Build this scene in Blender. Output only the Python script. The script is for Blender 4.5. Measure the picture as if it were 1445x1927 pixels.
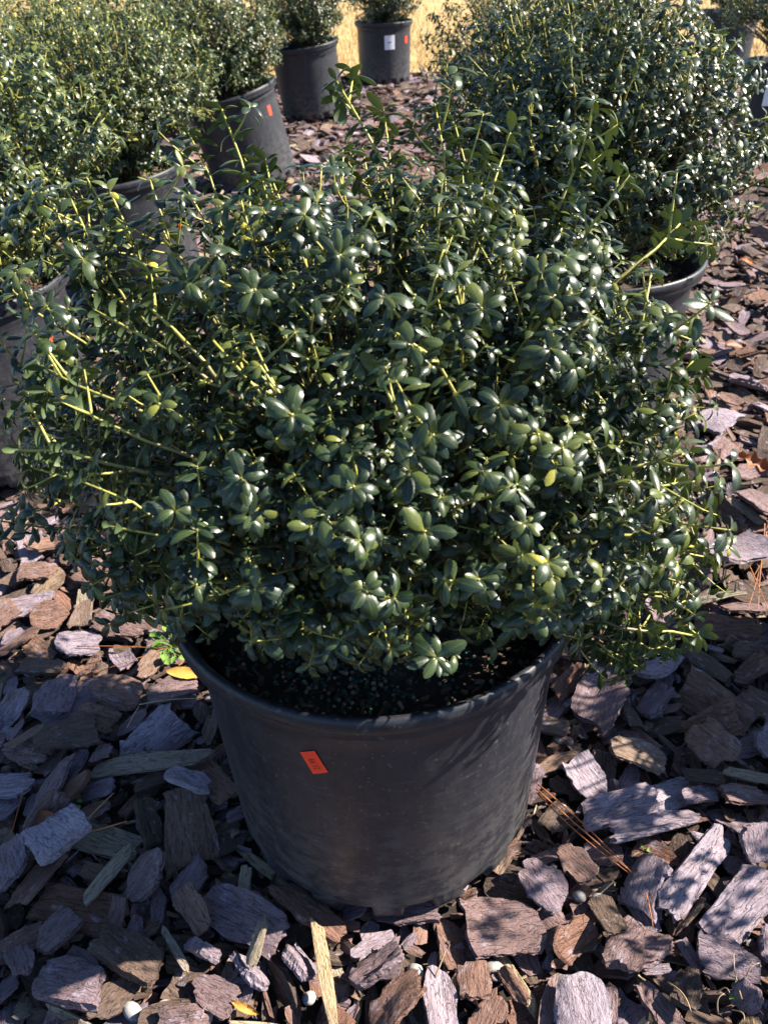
import bpy, math, base64
import numpy as np
from mathutils import Matrix, Vector

for _o in list(bpy.data.objects):
    bpy.data.objects.remove(_o)
scene = bpy.context.scene
COL = scene.collection
R = math.radians

# ------------------------------------------------------------------ camera
CAM_H, CAM_PITCH, CAM_ROLL, CAM_F = 0.954, R(36.78), -0.0369, 1463.0     # metres, radians, radians, pixels of a 1445 x 1927 frame
cam_data = bpy.data.cameras.new('camera')
cam_data.sensor_fit = 'VERTICAL'
cam_data.sensor_height = 36.0
cam_data.lens = CAM_F / 1927.0 * 36.0
cam_data.clip_start, cam_data.clip_end = 0.02, 600.0
cam_data.dof.use_dof = True
cam_data.dof.focus_distance = 0.80
cam_data.dof.aperture_fstop = 12.0
cam = bpy.data.objects.new('camera', cam_data)
COL.objects.link(cam)
cam.matrix_world = (Matrix.Translation((0, 0, CAM_H)) @ Matrix.Rotation(math.pi / 2 - CAM_PITCH, 4, 'X')
                    @ Matrix.Rotation(CAM_ROLL, 4, 'Z'))
scene.camera = cam

# ------------------------------------------------------------------ light
SUN_EL, SUN_BACK = R(40.0), R(8.0)        # the sun stands to the right (+X) and a little behind the plants (+Y)
sun_dir = Vector((math.cos(SUN_EL) * math.cos(SUN_BACK), math.cos(SUN_EL) * math.sin(SUN_BACK), math.sin(SUN_EL)))
world = bpy.data.worlds.new('World')
scene.world = world
world.use_nodes = True
wn = world.node_tree.nodes
sky = wn.new('ShaderNodeTexSky')
sky.sky_type = 'NISHITA'
sky.sun_disc = False
sky.ozone_density = 5.0
sky.dust_density = 0.3
sky.sun_elevation = SUN_EL
sky.sun_rotation = math.pi / 2 - SUN_BACK
world.node_tree.links.new(sky.outputs[0], wn['Background'].inputs[0])
wn['Background'].inputs[1].default_value = 0.068
sun_data = bpy.data.lights.new('sun', 'SUN')
sun_data.energy = 5.0
sun_data.angle = R(0.53)
sun_data.color = (1.0, 0.90, 0.76)
sun = bpy.data.objects.new('sun', sun_data)
COL.objects.link(sun)
sun.rotation_euler = sun_dir.to_track_quat('Z', 'Y').to_euler()
scene.view_settings.view_transform = 'Standard'
scene.view_settings.look = 'None'
scene.view_settings.exposure = 1.78
scene.view_settings.gamma = 1.0
scene.view_settings.use_curve_mapping = False

# ------------------------------------------------------------------ camera geometry used to set things out on the ground
_c, _s = math.cos(CAM_PITCH), math.sin(CAM_PITCH)


def project(P):
    """World points (n,3) -> pixels of the 1445 x 1927 photograph and depth."""
    P = np.atleast_2d(np.asarray(P, float))
    x, y, z = P[:, 0], P[:, 1], P[:, 2] - CAM_H
    d = y * _c - z * _s
    up = y * _s + z * _c
    d = np.where(d < 1e-3, 1e-3, d)
    u, v = CAM_F * x / d, -CAM_F * up / d
    cr, sr = math.cos(CAM_ROLL), math.sin(CAM_ROLL)
    return np.stack([722.5 + cr * u - sr * v, 963.5 + sr * u + cr * v], 1), d


def ray(px, py):
    """Direction of the sight line through a pixel."""
    cr, sr = math.cos(CAM_ROLL), math.sin(CAM_ROLL)
    a, b = px - 722.5, py - 963.5
    u, v = cr * a + sr * b, -sr * a + cr * b
    x, up = u / CAM_F, -v / CAM_F
    d = np.array([x, _c + up * _s, -_s + up * _c])
    return d / np.linalg.norm(d)


def on_height(px, py, z=0.0):
    d = ray(px, py)
    t = (z - CAM_H) / d[2]
    return np.array([0, 0, CAM_H]) + t * d


def on_depth(px, py, y):
    d = ray(px, py)
    return np.array([0, 0, CAM_H]) + d * (y / d[1])

# ------------------------------------------------------------------ mesh helpers
def mesh_from(name, V, F, mat=None, smooth=True, attrs=None, mats=None, mat_idx=None, sharp=None):
    """V (n,3); F list of faces or an (m,k) array."""
    me = bpy.data.meshes.new(name)
    V = np.asarray(V, np.float32)
    if isinstance(F, np.ndarray):
        m, k = F.shape
        me.vertices.add(len(V))
        me.vertices.foreach_set('co', V.ravel())
        me.loops.add(m * k)
        me.loops.foreach_set('vertex_index', F.astype(np.int32).ravel())
        me.polygons.add(m)
        me.polygons.foreach_set('loop_start', np.arange(0, m * k, k, dtype=np.int32))
        me.update(calc_edges=True)
    else:
        me.from_pydata([tuple(map(float, v)) for v in V], [], [tuple(int(i) for i in f) for f in F])
        me.update()
    n = len(me.polygons)
    if np.ndim(smooth) == 0:
        me.polygons.foreach_set('use_smooth', np.full(n, bool(smooth)))
    else:
        me.polygons.foreach_set('use_smooth', np.asarray(smooth, bool))
    if mats:
        for m_ in mats:
            me.materials.append(m_)
        if mat_idx is not None:
            me.polygons.foreach_set('material_index', np.asarray(mat_idx, np.int32))
    elif mat:
        me.materials.append(mat)
    for key, val in (attrs or {}).items():
        val = np.asarray(val, np.float32)
        if val.ndim == 1:
            a = me.attributes.new(key, 'FLOAT', 'POINT')
            a.data.foreach_set('value', val)
        else:
            a = me.attributes.new(key, 'FLOAT_VECTOR', 'POINT')
            a.data.foreach_set('vector', val.ravel())
    me.validate()
    return me


def link(name, me, parent=None, mat4=None):
    o = bpy.data.objects.new(name, me)
    COL.objects.link(o)
    if parent is not None:
        o.parent = parent
    if mat4 is not None:
        o.matrix_local = mat4
    return o


def empty(name, loc, rot=(0, 0, 0)):
    o = bpy.data.objects.new(name, None)
    o.empty_display_size = 0.05
    COL.objects.link(o)
    o.location = loc
    o.rotation_euler = rot
    return o


def tag(o, label=None, cat=None, group=None, kind=None):
    if label: o['label'] = label
    if cat: o['category'] = cat
    if group: o['group'] = group
    if kind: o['kind'] = kind
    return o


class Bag:
    """Collects pieces that become ONE mesh."""
    def __init__(self):
        self.V, self.F, self.A, self.n, self.I = [], [], {}, 0, []

    def add(self, V, F, mi=0, **attrs):
        V = np.asarray(V, float)
        self.V.append(V)
        for f in F:
            self.F.append(tuple(int(i) + self.n for i in f))
            self.I.append(mi)
        for k, v in attrs.items():
            v = np.asarray(v, float)
            if v.ndim == 0:
                v = np.full(len(V), float(v))
            self.A.setdefault(k, []).append(v)
        self.n += len(V)

    def mesh(self, name, mat=None, smooth=True, mats=None):
        A = {k: np.concatenate(v) for k, v in self.A.items()}
        F = self.F
        if F and len({len(f) for f in F}) == 1:
            F = np.array(F)
        return mesh_from(name, np.concatenate(self.V), F, mat, smooth, A, mats, self.I if mats else None)


def tube(P, rad, sides=6, cap=True):
    """A tapered tube along points P; rad per point."""
    P = np.asarray(P, float)
    rad = np.broadcast_to(np.asarray(rad, float), (len(P),))
    T = np.gradient(P, axis=0)
    T /= np.linalg.norm(T, axis=1)[:, None] + 1e-12
    a = np.array([0.3, 0.2, 0.93]) if abs(T[0, 2]) < .8 else np.array([1.0, 0.1, 0.0])
    V, F = [], []
    ang = np.linspace(0, 2 * np.pi, sides, endpoint=False)
    n = np.cross(T[0], a); n /= np.linalg.norm(n)
    for i in range(len(P)):
        n = n - T[i] * n.dot(T[i]); n /= np.linalg.norm(n) + 1e-12
        b = np.cross(T[i], n)
        V.append(P[i] + rad[i] * (np.cos(ang)[:, None] * n + np.sin(ang)[:, None] * b))
    for i in range(len(P) - 1):
        for k in range(sides):
            k2 = (k + 1) % sides
            F.append((i * sides + k, i * sides + k2, (i + 1) * sides + k2, (i + 1) * sides + k))
    V = np.concatenate(V)
    if cap:
        m = len(V)
        V = np.concatenate([V, P[:1], P[-1:]])
        for k in range(sides):
            k2 = (k + 1) % sides
            a0, a1 = k, k2
            e = (len(P) - 1) * sides
            F.append((a1, a0, m, m)[:3]); F.append((e + k, e + k2, m + 1))
    return V, F


def lathe(prof, seg=96):
    """Surface of revolution round Z of a profile [(r, z), ...] (open), normals outwards for a profile going up."""
    n = len(prof)
    ang = np.linspace(0, 2 * np.pi, seg, endpoint=False)
    V = np.array([[r * math.cos(a), r * math.sin(a), z] for (r, z) in prof for a in ang])
    F = []
    for i in range(n - 1):
        for k in range(seg):
            k2 = (k + 1) % seg
            F.append((i * seg + k, i * seg + k2, (i + 1) * seg + k2, (i + 1) * seg + k))
    return V, np.array(F)


def quat_mat(q):
    w, x, y, z = q
    return np.array([[1 - 2 * (y * y + z * z), 2 * (x * y - z * w), 2 * (x * z + y * w)],
                     [2 * (x * y + z * w), 1 - 2 * (x * x + z * z), 2 * (y * z - x * w)],
                     [2 * (x * z - y * w), 2 * (y * z + x * w), 1 - 2 * (x * x + y * y)]])


def mat4(Rm, loc, scale=1.0):
    M = Matrix.Identity(4)
    s = np.broadcast_to(np.asarray(scale, float), (3,))
    for i in range(3):
        for j in range(3):
            M[i][j] = float(Rm[i][j] * s[j])
        M[i][3] = float(loc[i])
    return M

# ------------------------------------------------------------------ materials
class NT:
    def __init__(self, name):
        self.m = bpy.data.materials.new(name)
        self.m.use_nodes = True
        self.t = self.m.node_tree
        self.b = self.t.nodes['Principled BSDF']
        self.out = self.t.nodes['Material Output']

    def n(self, typ, **k):
        x = self.t.nodes.new(typ)
        for a, v in k.items():
            setattr(x, a, v)
        return x

    def l(self, a, b):
        self.t.links.new(a, b)

    def inp(self, sock, v):
        if isinstance(v, bpy.types.NodeSocket):
            self.l(v, sock)
        else:
            sock.default_value = v

    def math(self, op, a, b=0.0, c=None, clamp=False):
        x = self.n('ShaderNodeMath', operation=op, use_clamp=clamp)
        self.inp(x.inputs[0], a); self.inp(x.inputs[1], b)
        if c is not None: self.inp(x.inputs[2], c)
        return x.outputs[0]

    def tint(self):
        a = self.n('ShaderNodeAttribute', attribute_name='tint', attribute_type='GEOMETRY')
        o = self.n('ShaderNodeAttribute', attribute_name='tint', attribute_type='OBJECT')
        return self.math('ADD', a.outputs['Fac'], o.outputs['Fac'])

    def vec(self, name):
        return self.n('ShaderNodeAttribute', attribute_name=name, attribute_type='GEOMETRY').outputs['Vector']

    def mapv(self, v, scale=(1, 1, 1), off=None):
        x = self.n('ShaderNodeVectorMath', operation='MULTIPLY')
        self.l(v, x.inputs[0]); x.inputs[1].default_value = scale
        r = x.outputs[0]
        if off is not None:
            y = self.n('ShaderNodeVectorMath', operation='ADD')
            self.l(r, y.inputs[0])
            c = self.n('ShaderNodeCombineXYZ')
            s = self.math('MULTIPLY', off, 91.7)
            for i in range(3): self.l(s, c.inputs[i])
            self.l(c.outputs[0], y.inputs[1])
            r = y.outputs[0]
        return r

    def noise(self, v, scale=1.0, detail=4.0, rough=0.6):
        x = self.n('ShaderNodeTexNoise')
        if v is not None: self.l(v, x.inputs['Vector'])
        x.inputs['Scale'].default_value = scale; x.inputs['Detail'].default_value = detail
        x.inputs['Roughness'].default_value = rough
        return x.outputs['Fac']

    def ramp(self, f, stops, interp='LINEAR'):
        x = self.n('ShaderNodeValToRGB')
        e = x.color_ramp.elements
        x.color_ramp.interpolation = interp
        while len(e) < len(stops): e.new(0.5)
        for i, (p, c) in enumerate(stops):
            e[i].position = p
            e[i].color = (*c, 1) if len(np.shape(c)) else (c, c, c, 1)
        self.l(f, x.inputs[0])
        return x.outputs[0]

    def mix(self, f, a, b, mode='MIX'):
        x = self.n('ShaderNodeMix', data_type='RGBA', blend_type=mode)
        self.inp(x.inputs[0], f)
        for s, v in ((x.inputs[6], a), (x.inputs[7], b)):
            if isinstance(v, bpy.types.NodeSocket): self.l(v, s)
            else: s.default_value = (*v, 1) if len(v) == 3 else v
        return x.outputs[2]

    def bump(self, h, strength, dist):
        x = self.n('ShaderNodeBump')
        x.inputs['Strength'].default_value = strength; x.inputs['Distance'].default_value = dist
        self.l(h, x.inputs['Height'])
        self.l(x.outputs[0], self.b.inputs['Normal'])
        return x

    def set(self, **k):
        for a, v in k.items():
            s = self.b.inputs[a.replace('_', ' ')]
            if isinstance(v, bpy.types.NodeSocket): self.l(v, s)
            elif np.ndim(v) == 1 and len(v) == 3: s.default_value = (*v, 1)
            else: s.default_value = v
        return self


BARK_STOPS = [(0.0, (.38, .328, .39)), (.2, (.190, .142, .170)), (.4, (.205, .126, .104)), (.55, (.18, .090, .062)),
              (.645, (.27, .23, .18)), (.74, (.52, .39, .22)), (.80, (.13, .09, .07)), (1.0, (.05, .037, .032))]


def bark_material():
    k = NT('bark')
    t = k.tint(); lc = k.vec('lc')
    base = k.ramp(t, BARK_STOPS)
    patch = k.noise(k.mapv(lc, (45, 60, 60), t), 1.0, 5, .62)
    fib = k.noise(k.mapv(lc, (60, 260, 260), t), 1.0, 5, .65)
    fine = k.noise(k.mapv(lc, (260, 420, 420), t), 1.0, 4, .7)
    woody = k.math('MULTIPLY', k.math('GREATER_THAN', t, .6), k.math('LESS_THAN', t, .77))
    pf = k.ramp(patch, [(.47, 0.0), (.62, 1.0)])
    pf2 = k.math('MULTIPLY', k.math('MULTIPLY', pf, .75), k.math('SUBTRACT', 1.0, woody))
    c = k.mix(pf2, base, k.mix(.35, base, (.15, .085, .065)))
    pale = k.ramp(patch, [(.30, .55), (.42, 0.0)])
    c = k.mix(pale, c, (.40, .345, .41))
    c = k.mix(1.0, c, k.ramp(fib, [(.32, .66), (.50, .96), (.68, 1.12)]), 'MULTIPLY')
    c = k.mix(.8, c, k.ramp(fine, [(.30, .68), (.55, 1.05), (.75, 1.2)]), 'MULTIPLY')
    crack = k.ramp(k.noise(k.mapv(lc, (22, 150, 150), t), 1.0, 2, .5), [(.478, 0.0), (.497, 1.0), (.503, 1.0), (.522, 0.0)])
    cr = k.math('MULTIPLY', crack, .55)
    c = k.mix(cr, c, (.028, .02, .018))
    k.set(Base_Color=c, Roughness=.86)
    k.b.inputs['Specular IOR Level'].default_value = .3
    h = k.math('ADD', k.math('MULTIPLY', fib, .7), k.math('MULTIPLY', fine, .35))
    h = k.math('SUBTRACT', h, k.math('MULTIPLY', crack, .25))
    k.bump(h, 1.0, .005)
    return k.m


def pot_material():
    k = NT('black_pot_plastic')
    g = k.n('ShaderNodeTexCoord').outputs['Object']
    sep = k.n('ShaderNodeSeparateXYZ'); k.l(g, sep.inputs[0])
    n1 = k.noise(k.mapv(g, (14, 14, 9)), 1, 6, .65)
    n2 = k.noise(k.mapv(g, (190, 190, 120)), 1, 3, .6)
    n3 = k.noise(k.mapv(g, (38, 38, 60)), 1, 5, .7)
    c = k.ramp(n1, [(.3, (.0125, .0138, .0205)), (.7, (.0195, .0212, .029))])
    low = k.n('ShaderNodeMapRange'); k.l(sep.outputs[2], low.inputs[0])
    for i, v in enumerate((.0, .26, 1.0, 0.0)): low.inputs[i + 1].default_value = v
    mud = k.math('MULTIPLY', k.ramp(n3, [(.44, 0.0), (.56, 1.0)]), low.outputs[0])
    c = k.mix(k.math('MULTIPLY', mud, .6), c, (.105, .098, .095))
    film = k.ramp(k.noise(k.mapv(g, (70, 70, 26)), 1, 6, .75), [(.45, 0.0), (.62, 1.0)])
    c = k.mix(k.math('MULTIPLY', film, .13), c, (.10, .10, .10))
    speck = k.ramp(n2, [(.645, 0.0), (.69, 1.0)])
    c = k.mix(k.math('MULTIPLY', speck, .26), c, (.22, .22, .22))
    scr = k.ramp(k.noise(k.mapv(g, (30, 30, 210)), 1, 3, .7), [(.58, 0.0), (.68, 1.0)])
    c = k.mix(k.math('MULTIPLY', scr, .16), c, (.14, .14, .14))
    k.set(Base_Color=c, Roughness=k.ramp(n1, [(.3, .42), (.7, .55)]))
    k.b.inputs['Specular IOR Level'].default_value = .42
    h = k.math('ADD', k.math('MULTIPLY', n3, .5), k.math('MULTIPLY', n2, .15))
    k.bump(h, .25, .003)
    return k.m


def leaf_material():
    k = NT('holly_leaf')
    t = k.tint(); lc = k.vec('lc')
    sep = k.n('ShaderNodeSeparateXYZ'); k.l(lc, sep.inputs[0])
    av = k.math('ABSOLUTE', sep.outputs[1])
    old = k.ramp(t, [(0.0, (.0065, .0165, .0085)), (.45, (.0125, .0265, .0105)), (.8, (.046, .070, .021)), (.92, (.17, .18, .03)), (1.0, (.50, .44, .07))])
    mid = k.ramp(av, [(.0, 1.0), (.10, 0.0)])
    c = k.mix(k.math('MULTIPLY', mid, .42), old, (.13, .17, .06))
    c = k.mix(k.ramp(sep.outputs[0], [(.02, .9), (.13, .35), (.30, 0.0)]), c, k.mix(k.ramp(av, [(.2, 1.0), (.9, .25)]), c, (.30, .29, .075)))
    vein = k.n('ShaderNodeTexWave', wave_type='BANDS', bands_direction='X')
    vv = k.n('ShaderNodeCombineXYZ')
    k.l(k.math('SUBTRACT', sep.outputs[0], k.math('MULTIPLY', av, .16)), vv.inputs[0])
    k.l(vv.outputs[0], vein.inputs['Vector'])
    vein.inputs['Scale'].default_value = 2.6
    n = k.noise(k.mapv(lc, (5, 4, 4), t), 1, 3, .6)
    c = k.mix(.5, c, k.ramp(n, [(.3, .7), (.7, 1.3)]), 'MULTIPLY')
    spot = k.ramp(k.noise(k.mapv(lc, (7, 3.4, 1), t), 1, 3, .55), [(.66, 0.0), (.70, 1.0)])
    c = k.mix(k.math('MULTIPLY', spot, .5), c, (.10, .085, .035))
    back = k.n('ShaderNodeNewGeometry').outputs['Backfacing']
    c2 = k.mix(back, c, k.mix(.6, old, (.085, .125, .05)))
    k.set(Base_Color=c2, Roughness=k.math('ADD', k.math('ADD', k.math('MULTIPLY', back, .25), k.math('MULTIPLY', k.math('FRACT', k.math('MULTIPLY', t, 37.0)), .12)), k.ramp(n, [(.3, .25), (.7, .35)])))
    k.b.inputs['Specular IOR Level'].default_value = .5
    h = k.math('ADD', k.math('MULTIPLY', vein.outputs['Fac'], .10), k.math('MULTIPLY', n, .5))
    k.bump(h, .12, .0012)
    tr = k.n('ShaderNodeBsdfTranslucent')
    k.l(k.mix(.5, c, (.20, .28, .03)), tr.inputs[0])
    mx = k.n('ShaderNodeMixShader'); mx.inputs[0].default_value = .08
    k.l(k.b.outputs[0], mx.inputs[1]); k.l(tr.outputs[0], mx.inputs[2])
    k.l(mx.outputs[0], k.out.inputs[0])
    return k.m


def stem_material():
    k = NT('holly_stem')
    a = k.n('ShaderNodeAttribute', attribute_name='age', attribute_type='GEOMETRY').outputs['Fac']
    g = k.n('ShaderNodeTexCoord').outputs['Object']
    n = k.noise(k.mapv(g, (160, 160, 160)), 1, 3, .6)
    c = k.ramp(a, [(0.0, (.055, .040, .028)), (.40, (.12, .095, .05)), (.66, (.25, .225, .065)), (1.0, (.39, .375, .085))])
    c = k.mix(.6, c, k.ramp(n, [(.3, .65), (.7, 1.25)]), 'MULTIPLY')
    k.set(Base_Color=c, Roughness=.5)
    k.bump(n, .3, .002)
    return k.m


def plain(name, col, rough=.6, nscale=60, var=.3, bump=.2, coord='Object', col2=None, spec=.4, bdist=.003):
    k = NT(name)
    g = k.n('ShaderNodeTexCoord').outputs[coord]
    n = k.noise(k.mapv(g, (nscale,) * 3), 1, 5, .65)
    if col2 is not None:
        c = k.mix(k.ramp(n, [(.38, 0.0), (.62, 1.0)]), col, col2)
    else:
        c = k.mix(1.0, k.mix(0.0, col, col), k.ramp(n, [(.3, 1 - var), (.7, 1 + var)]), 'MULTIPLY')
    k.set(Base_Color=c, Roughness=rough)
    k.b.inputs['Specular IOR Level'].default_value = spec
    if bump: k.bump(n, bump, bdist)
    return k.m


def tinted(name, stops, rough=.7, nscale=60, bump=.3, spec=.3):
    k = NT(name)
    t = k.tint()
    g = k.n('ShaderNodeTexCoord').outputs['Object']
    n = k.noise(k.mapv(g, (nscale,) * 3), 1, 4, .6)
    c = k.mix(.8, k.ramp(t, stops), k.ramp(n, [(.3, .7), (.7, 1.25)]), 'MULTIPLY')
    k.set(Base_Color=c, Roughness=rough)
    k.b.inputs['Specular IOR Level'].default_value = spec
    if bump: k.bump(n, bump, .002)
    return k.m


M_BARK = bark_material()
M_POT = pot_material()
M_LEAF = leaf_material()
M_STEM = stem_material()
M_EARTH = plain('dark_earth', (.035, .025, .02), .95, 40, .5, .6, col2=(.016, .012, .010))
M_SOIL = tinted('potting_soil', [(0, (.05, .036, .026)), (.5, (.12, .08, .055)), (1, (.34, .24, .15))], .95, 160, .7)
M_PELLET = tinted('fertiliser_pellets', [(0, (.012, .060, .045)), (.55, (.03, .10, .07)), (.62, (.20, .15, .09)), (1, (.30, .24, .15))], .5, 300, .1)
M_STICKER = plain('orange_sticker', (1.0, .062, .022), .55, 90, .06, 0)
M_INK = plain('sticker_ink', (.42, .03, .016), .7, 60, .1, 0)
M_LABEL = plain('white_label', (.72, .72, .76), .5, 60, .05, 0)
M_PRINT = plain('label_print', (.06, .06, .07), .6, 60, .1, 0)
M_NEEDLE = tinted('pine_needles', [(0, (.30, .095, .03)), (.5, (.42, .15, .05)), (1, (.36, .28, .17))], .55, 200, .1)
M_PEBBLE = tinted('pebble', [(0, (.16, .165, .18)), (1, (.37, .36, .35))], .7, 150, .4)
M_WEED = tinted('weed', [(0, (.06, .14, .025)), (1, (.17, .29, .05))], .55, 200, .2)
M_DEAD = tinted('dead_leaf', [(0, (.13, .055, .025)), (.5, (.40, .12, .03)), (1, (.45, .27, .06))], .55, 90, .3)
M_DRY = tinted('dry_grass', [(0, (.36, .23, .10)), (.6, (.52, .36, .17)), (.9, (.50, .40, .15)), (1, (.22, .26, .08))], .9, 30, .2)

# ------------------------------------------------------------------ shapes of bark chips
def make_chip(seed, L, W, T, nx=13, ny=8, wood=False, round_=0.5, lite=False):
    """One chip of pine bark: ragged ends across the grain, straighter sides, stepped layers on top.
    Returns verts, faces, smooth flags, grain coordinates."""
    g = np.random.RandomState(seed)

    def wav(n, f0, f1):          # a broken line: knots joined by straight runs
        m = g.randint(n, n + 3)
        kx = np.sort(np.concatenate([[-1, 1], g.uniform(-1, 1, m)])); ky = g.uniform(-1, 1, m + 2)
        return lambda t: np.interp(t, kx, ky) + g.uniform(-.16, .16, np.shape(t))
    u = np.linspace(-1, 1, nx); v = np.linspace(-1, 1, ny)
    U, Vv = np.meshgrid(u, v, indexing='ij')
    jag = 0.07 if wood else 0.17
    skew = g.uniform(-.28, .28)
    e1, e2, w1, w2 = wav(2, 0, 0), wav(2, 0, 0), wav(2, 0, 0), wav(2, 0, 0)
    pr, pl = g.uniform(.0, .30) * round_ * 2, g.uniform(.0, .30) * round_ * 2
    ap = L / 2 * (1 - pr * np.abs(v) ** 2.6 + jag * e1(v) + skew * v * .6)
    am = L / 2 * (1 - pl * np.abs(v) ** 2.6 + jag * e2(v) - skew * v * .6)
    tp, tm = g.uniform(.0, .7) ** 1.5 * round_ * 1.5, g.uniform(.0, .7) ** 1.5 * round_ * 1.5
    tap = 1 - np.where(u > 0, tp * np.abs(u) ** 1.5, tm * np.abs(u) ** 1.5)
    bp = W / 2 * tap * (1 + (0.08 if wood else .19) * w1(u))
    bm = W / 2 * tap * (1 + (0.08 if wood else .19) * w2(u))
    X = np.where(U > 0, U * ap[None, :], U * am[None, :])
    Y = np.where(Vv > 0, Vv * bp[:, None], Vv * bm[:, None])
    # layers: noise stretched along the grain, then terraced

    def field(fx, fy, n=6):
        kx = g.uniform(-fx, fx, n); ky = g.uniform(-fy, fy, n); p = g.uniform(0, 6.28, n)
        return np.sin(kx[:, None, None] * X[None] / L * 2 + ky[:, None, None] * Y[None] / W * 2 + p[:, None, None]).mean(0)
    if wood:
        top = T * (.5 + .05 * field(1.2, 9))
        under_side = np.full_like(top, -T * .5)
    else:
        q = field(2.6, 4.0) * 3.2 + g.uniform(0, 1)
        terr = (np.floor(q) + np.clip((q - np.floor(q)) * 4.0, 0, 1)) / 2.4
        top = T * (.42 + .36 * terr + .14 * field(7, 11) + g.uniform(-.05, .05, X.shape))
        q = field(2.2, 3.0) * 2.0
        under_side = -T * (.5 + .2 * np.floor(q) / 2 + .08 * field(6, 9))
    edge = np.maximum(np.abs(U), np.abs(Vv))
    top = top - T * .10 * np.clip((edge - .7) / .3, 0, 1) ** 2
    curl = g.uniform(-.30, .42) * (0 if wood else 1)
    curl2 = g.uniform(-.10, .10)
    tw = g.uniform(-.16, .16) * (0.3 if wood else 1)
    bend = curl * Y ** 2 / (W / 2) + curl2 * X ** 2 / (L / 2) + tw * X * Y / (L / 2)
    Z = top + bend
    n = nx * ny
    Vt = np.stack([X, Y, Z], -1).reshape(-1, 3)
    idx = np.arange(n).reshape(nx, ny)
    F, S = [], []
    for i in range(nx - 1):
        for j in range(ny - 1):
            F.append((idx[i, j], idx[i + 1, j], idx[i + 1, j + 1], idx[i, j + 1])); S.append(lite is False)
    ring = list(idx[:, 0]) + list(idx[-1, 1:]) + list(idx[-2::-1, -1]) + list(idx[0, -2:0:-1])
    m = len(ring)
    P = Vt[ring]
    V = [Vt]; prev = np.array(ring); cnt = n

    def band(Q):
        nonlocal prev, cnt
        V.append(Q); cur = np.arange(cnt, cnt + m); cnt += m
        for k in range(m):
            k2 = (k + 1) % m
            F.append((prev[k], cur[k], cur[k2], prev[k2])); S.append(False)
        prev = cur
    zt, zb = Z.reshape(-1)[ring], (under_side + bend).reshape(-1)[ring]
    if not lite:      # a duplicated border so that the broken edge stays crisp, then two broken layers
        V.append(P.copy()); prev = np.arange(cnt, cnt + m); cnt += m
        for lev, inset in ((.38, .03), (.68, -.02)):
            Q = P.copy()
            Q[:, :2] *= (1 - inset + g.uniform(-1, 1, m) * (.02 if wood else .055))[:, None]
            Q[:, 2] = zt + (zb - zt) * (lev + g.uniform(-.1, .1, m))
            band(Q)
    Bt = np.stack([X * .93, Y * .93, under_side + bend], -1).reshape(-1, 3)
    if lite:
        Q = Bt[ring].copy()
        band(Q)
        V.append(Bt.mean(0)[None])
        for k in range(m):
            F.append((prev[(k + 1) % m], prev[k], cnt)); S.append(False)
    else:
        band(Bt[ring].copy())
        V.append(Bt)
        for i in range(nx - 1):
            for j in range(ny - 1):
                F.append((cnt + idx[i, j], cnt + idx[i, j + 1], cnt + idx[i + 1, j + 1], cnt + idx[i + 1, j])); S.append(True)
    V = np.concatenate(V)
    lc = V.copy()
    return V, F, S, lc


CHIP_DIMS = []
_g = np.random.RandomState(77)
for _i in range(26):
    L_ = _g.uniform(.060, .095); a_ = _g.uniform(.28, .80)
    CHIP_DIMS.append((1000 + _i, L_, L_ * a_, _g.uniform(.006, .015), False))
for _i in range(4):        # splintered wood strips
    CHIP_DIMS.append((1100 + _i, _g.uniform(.07, .10), _g.uniform(.010, .017), _g.uniform(.005, .009), True))

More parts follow.
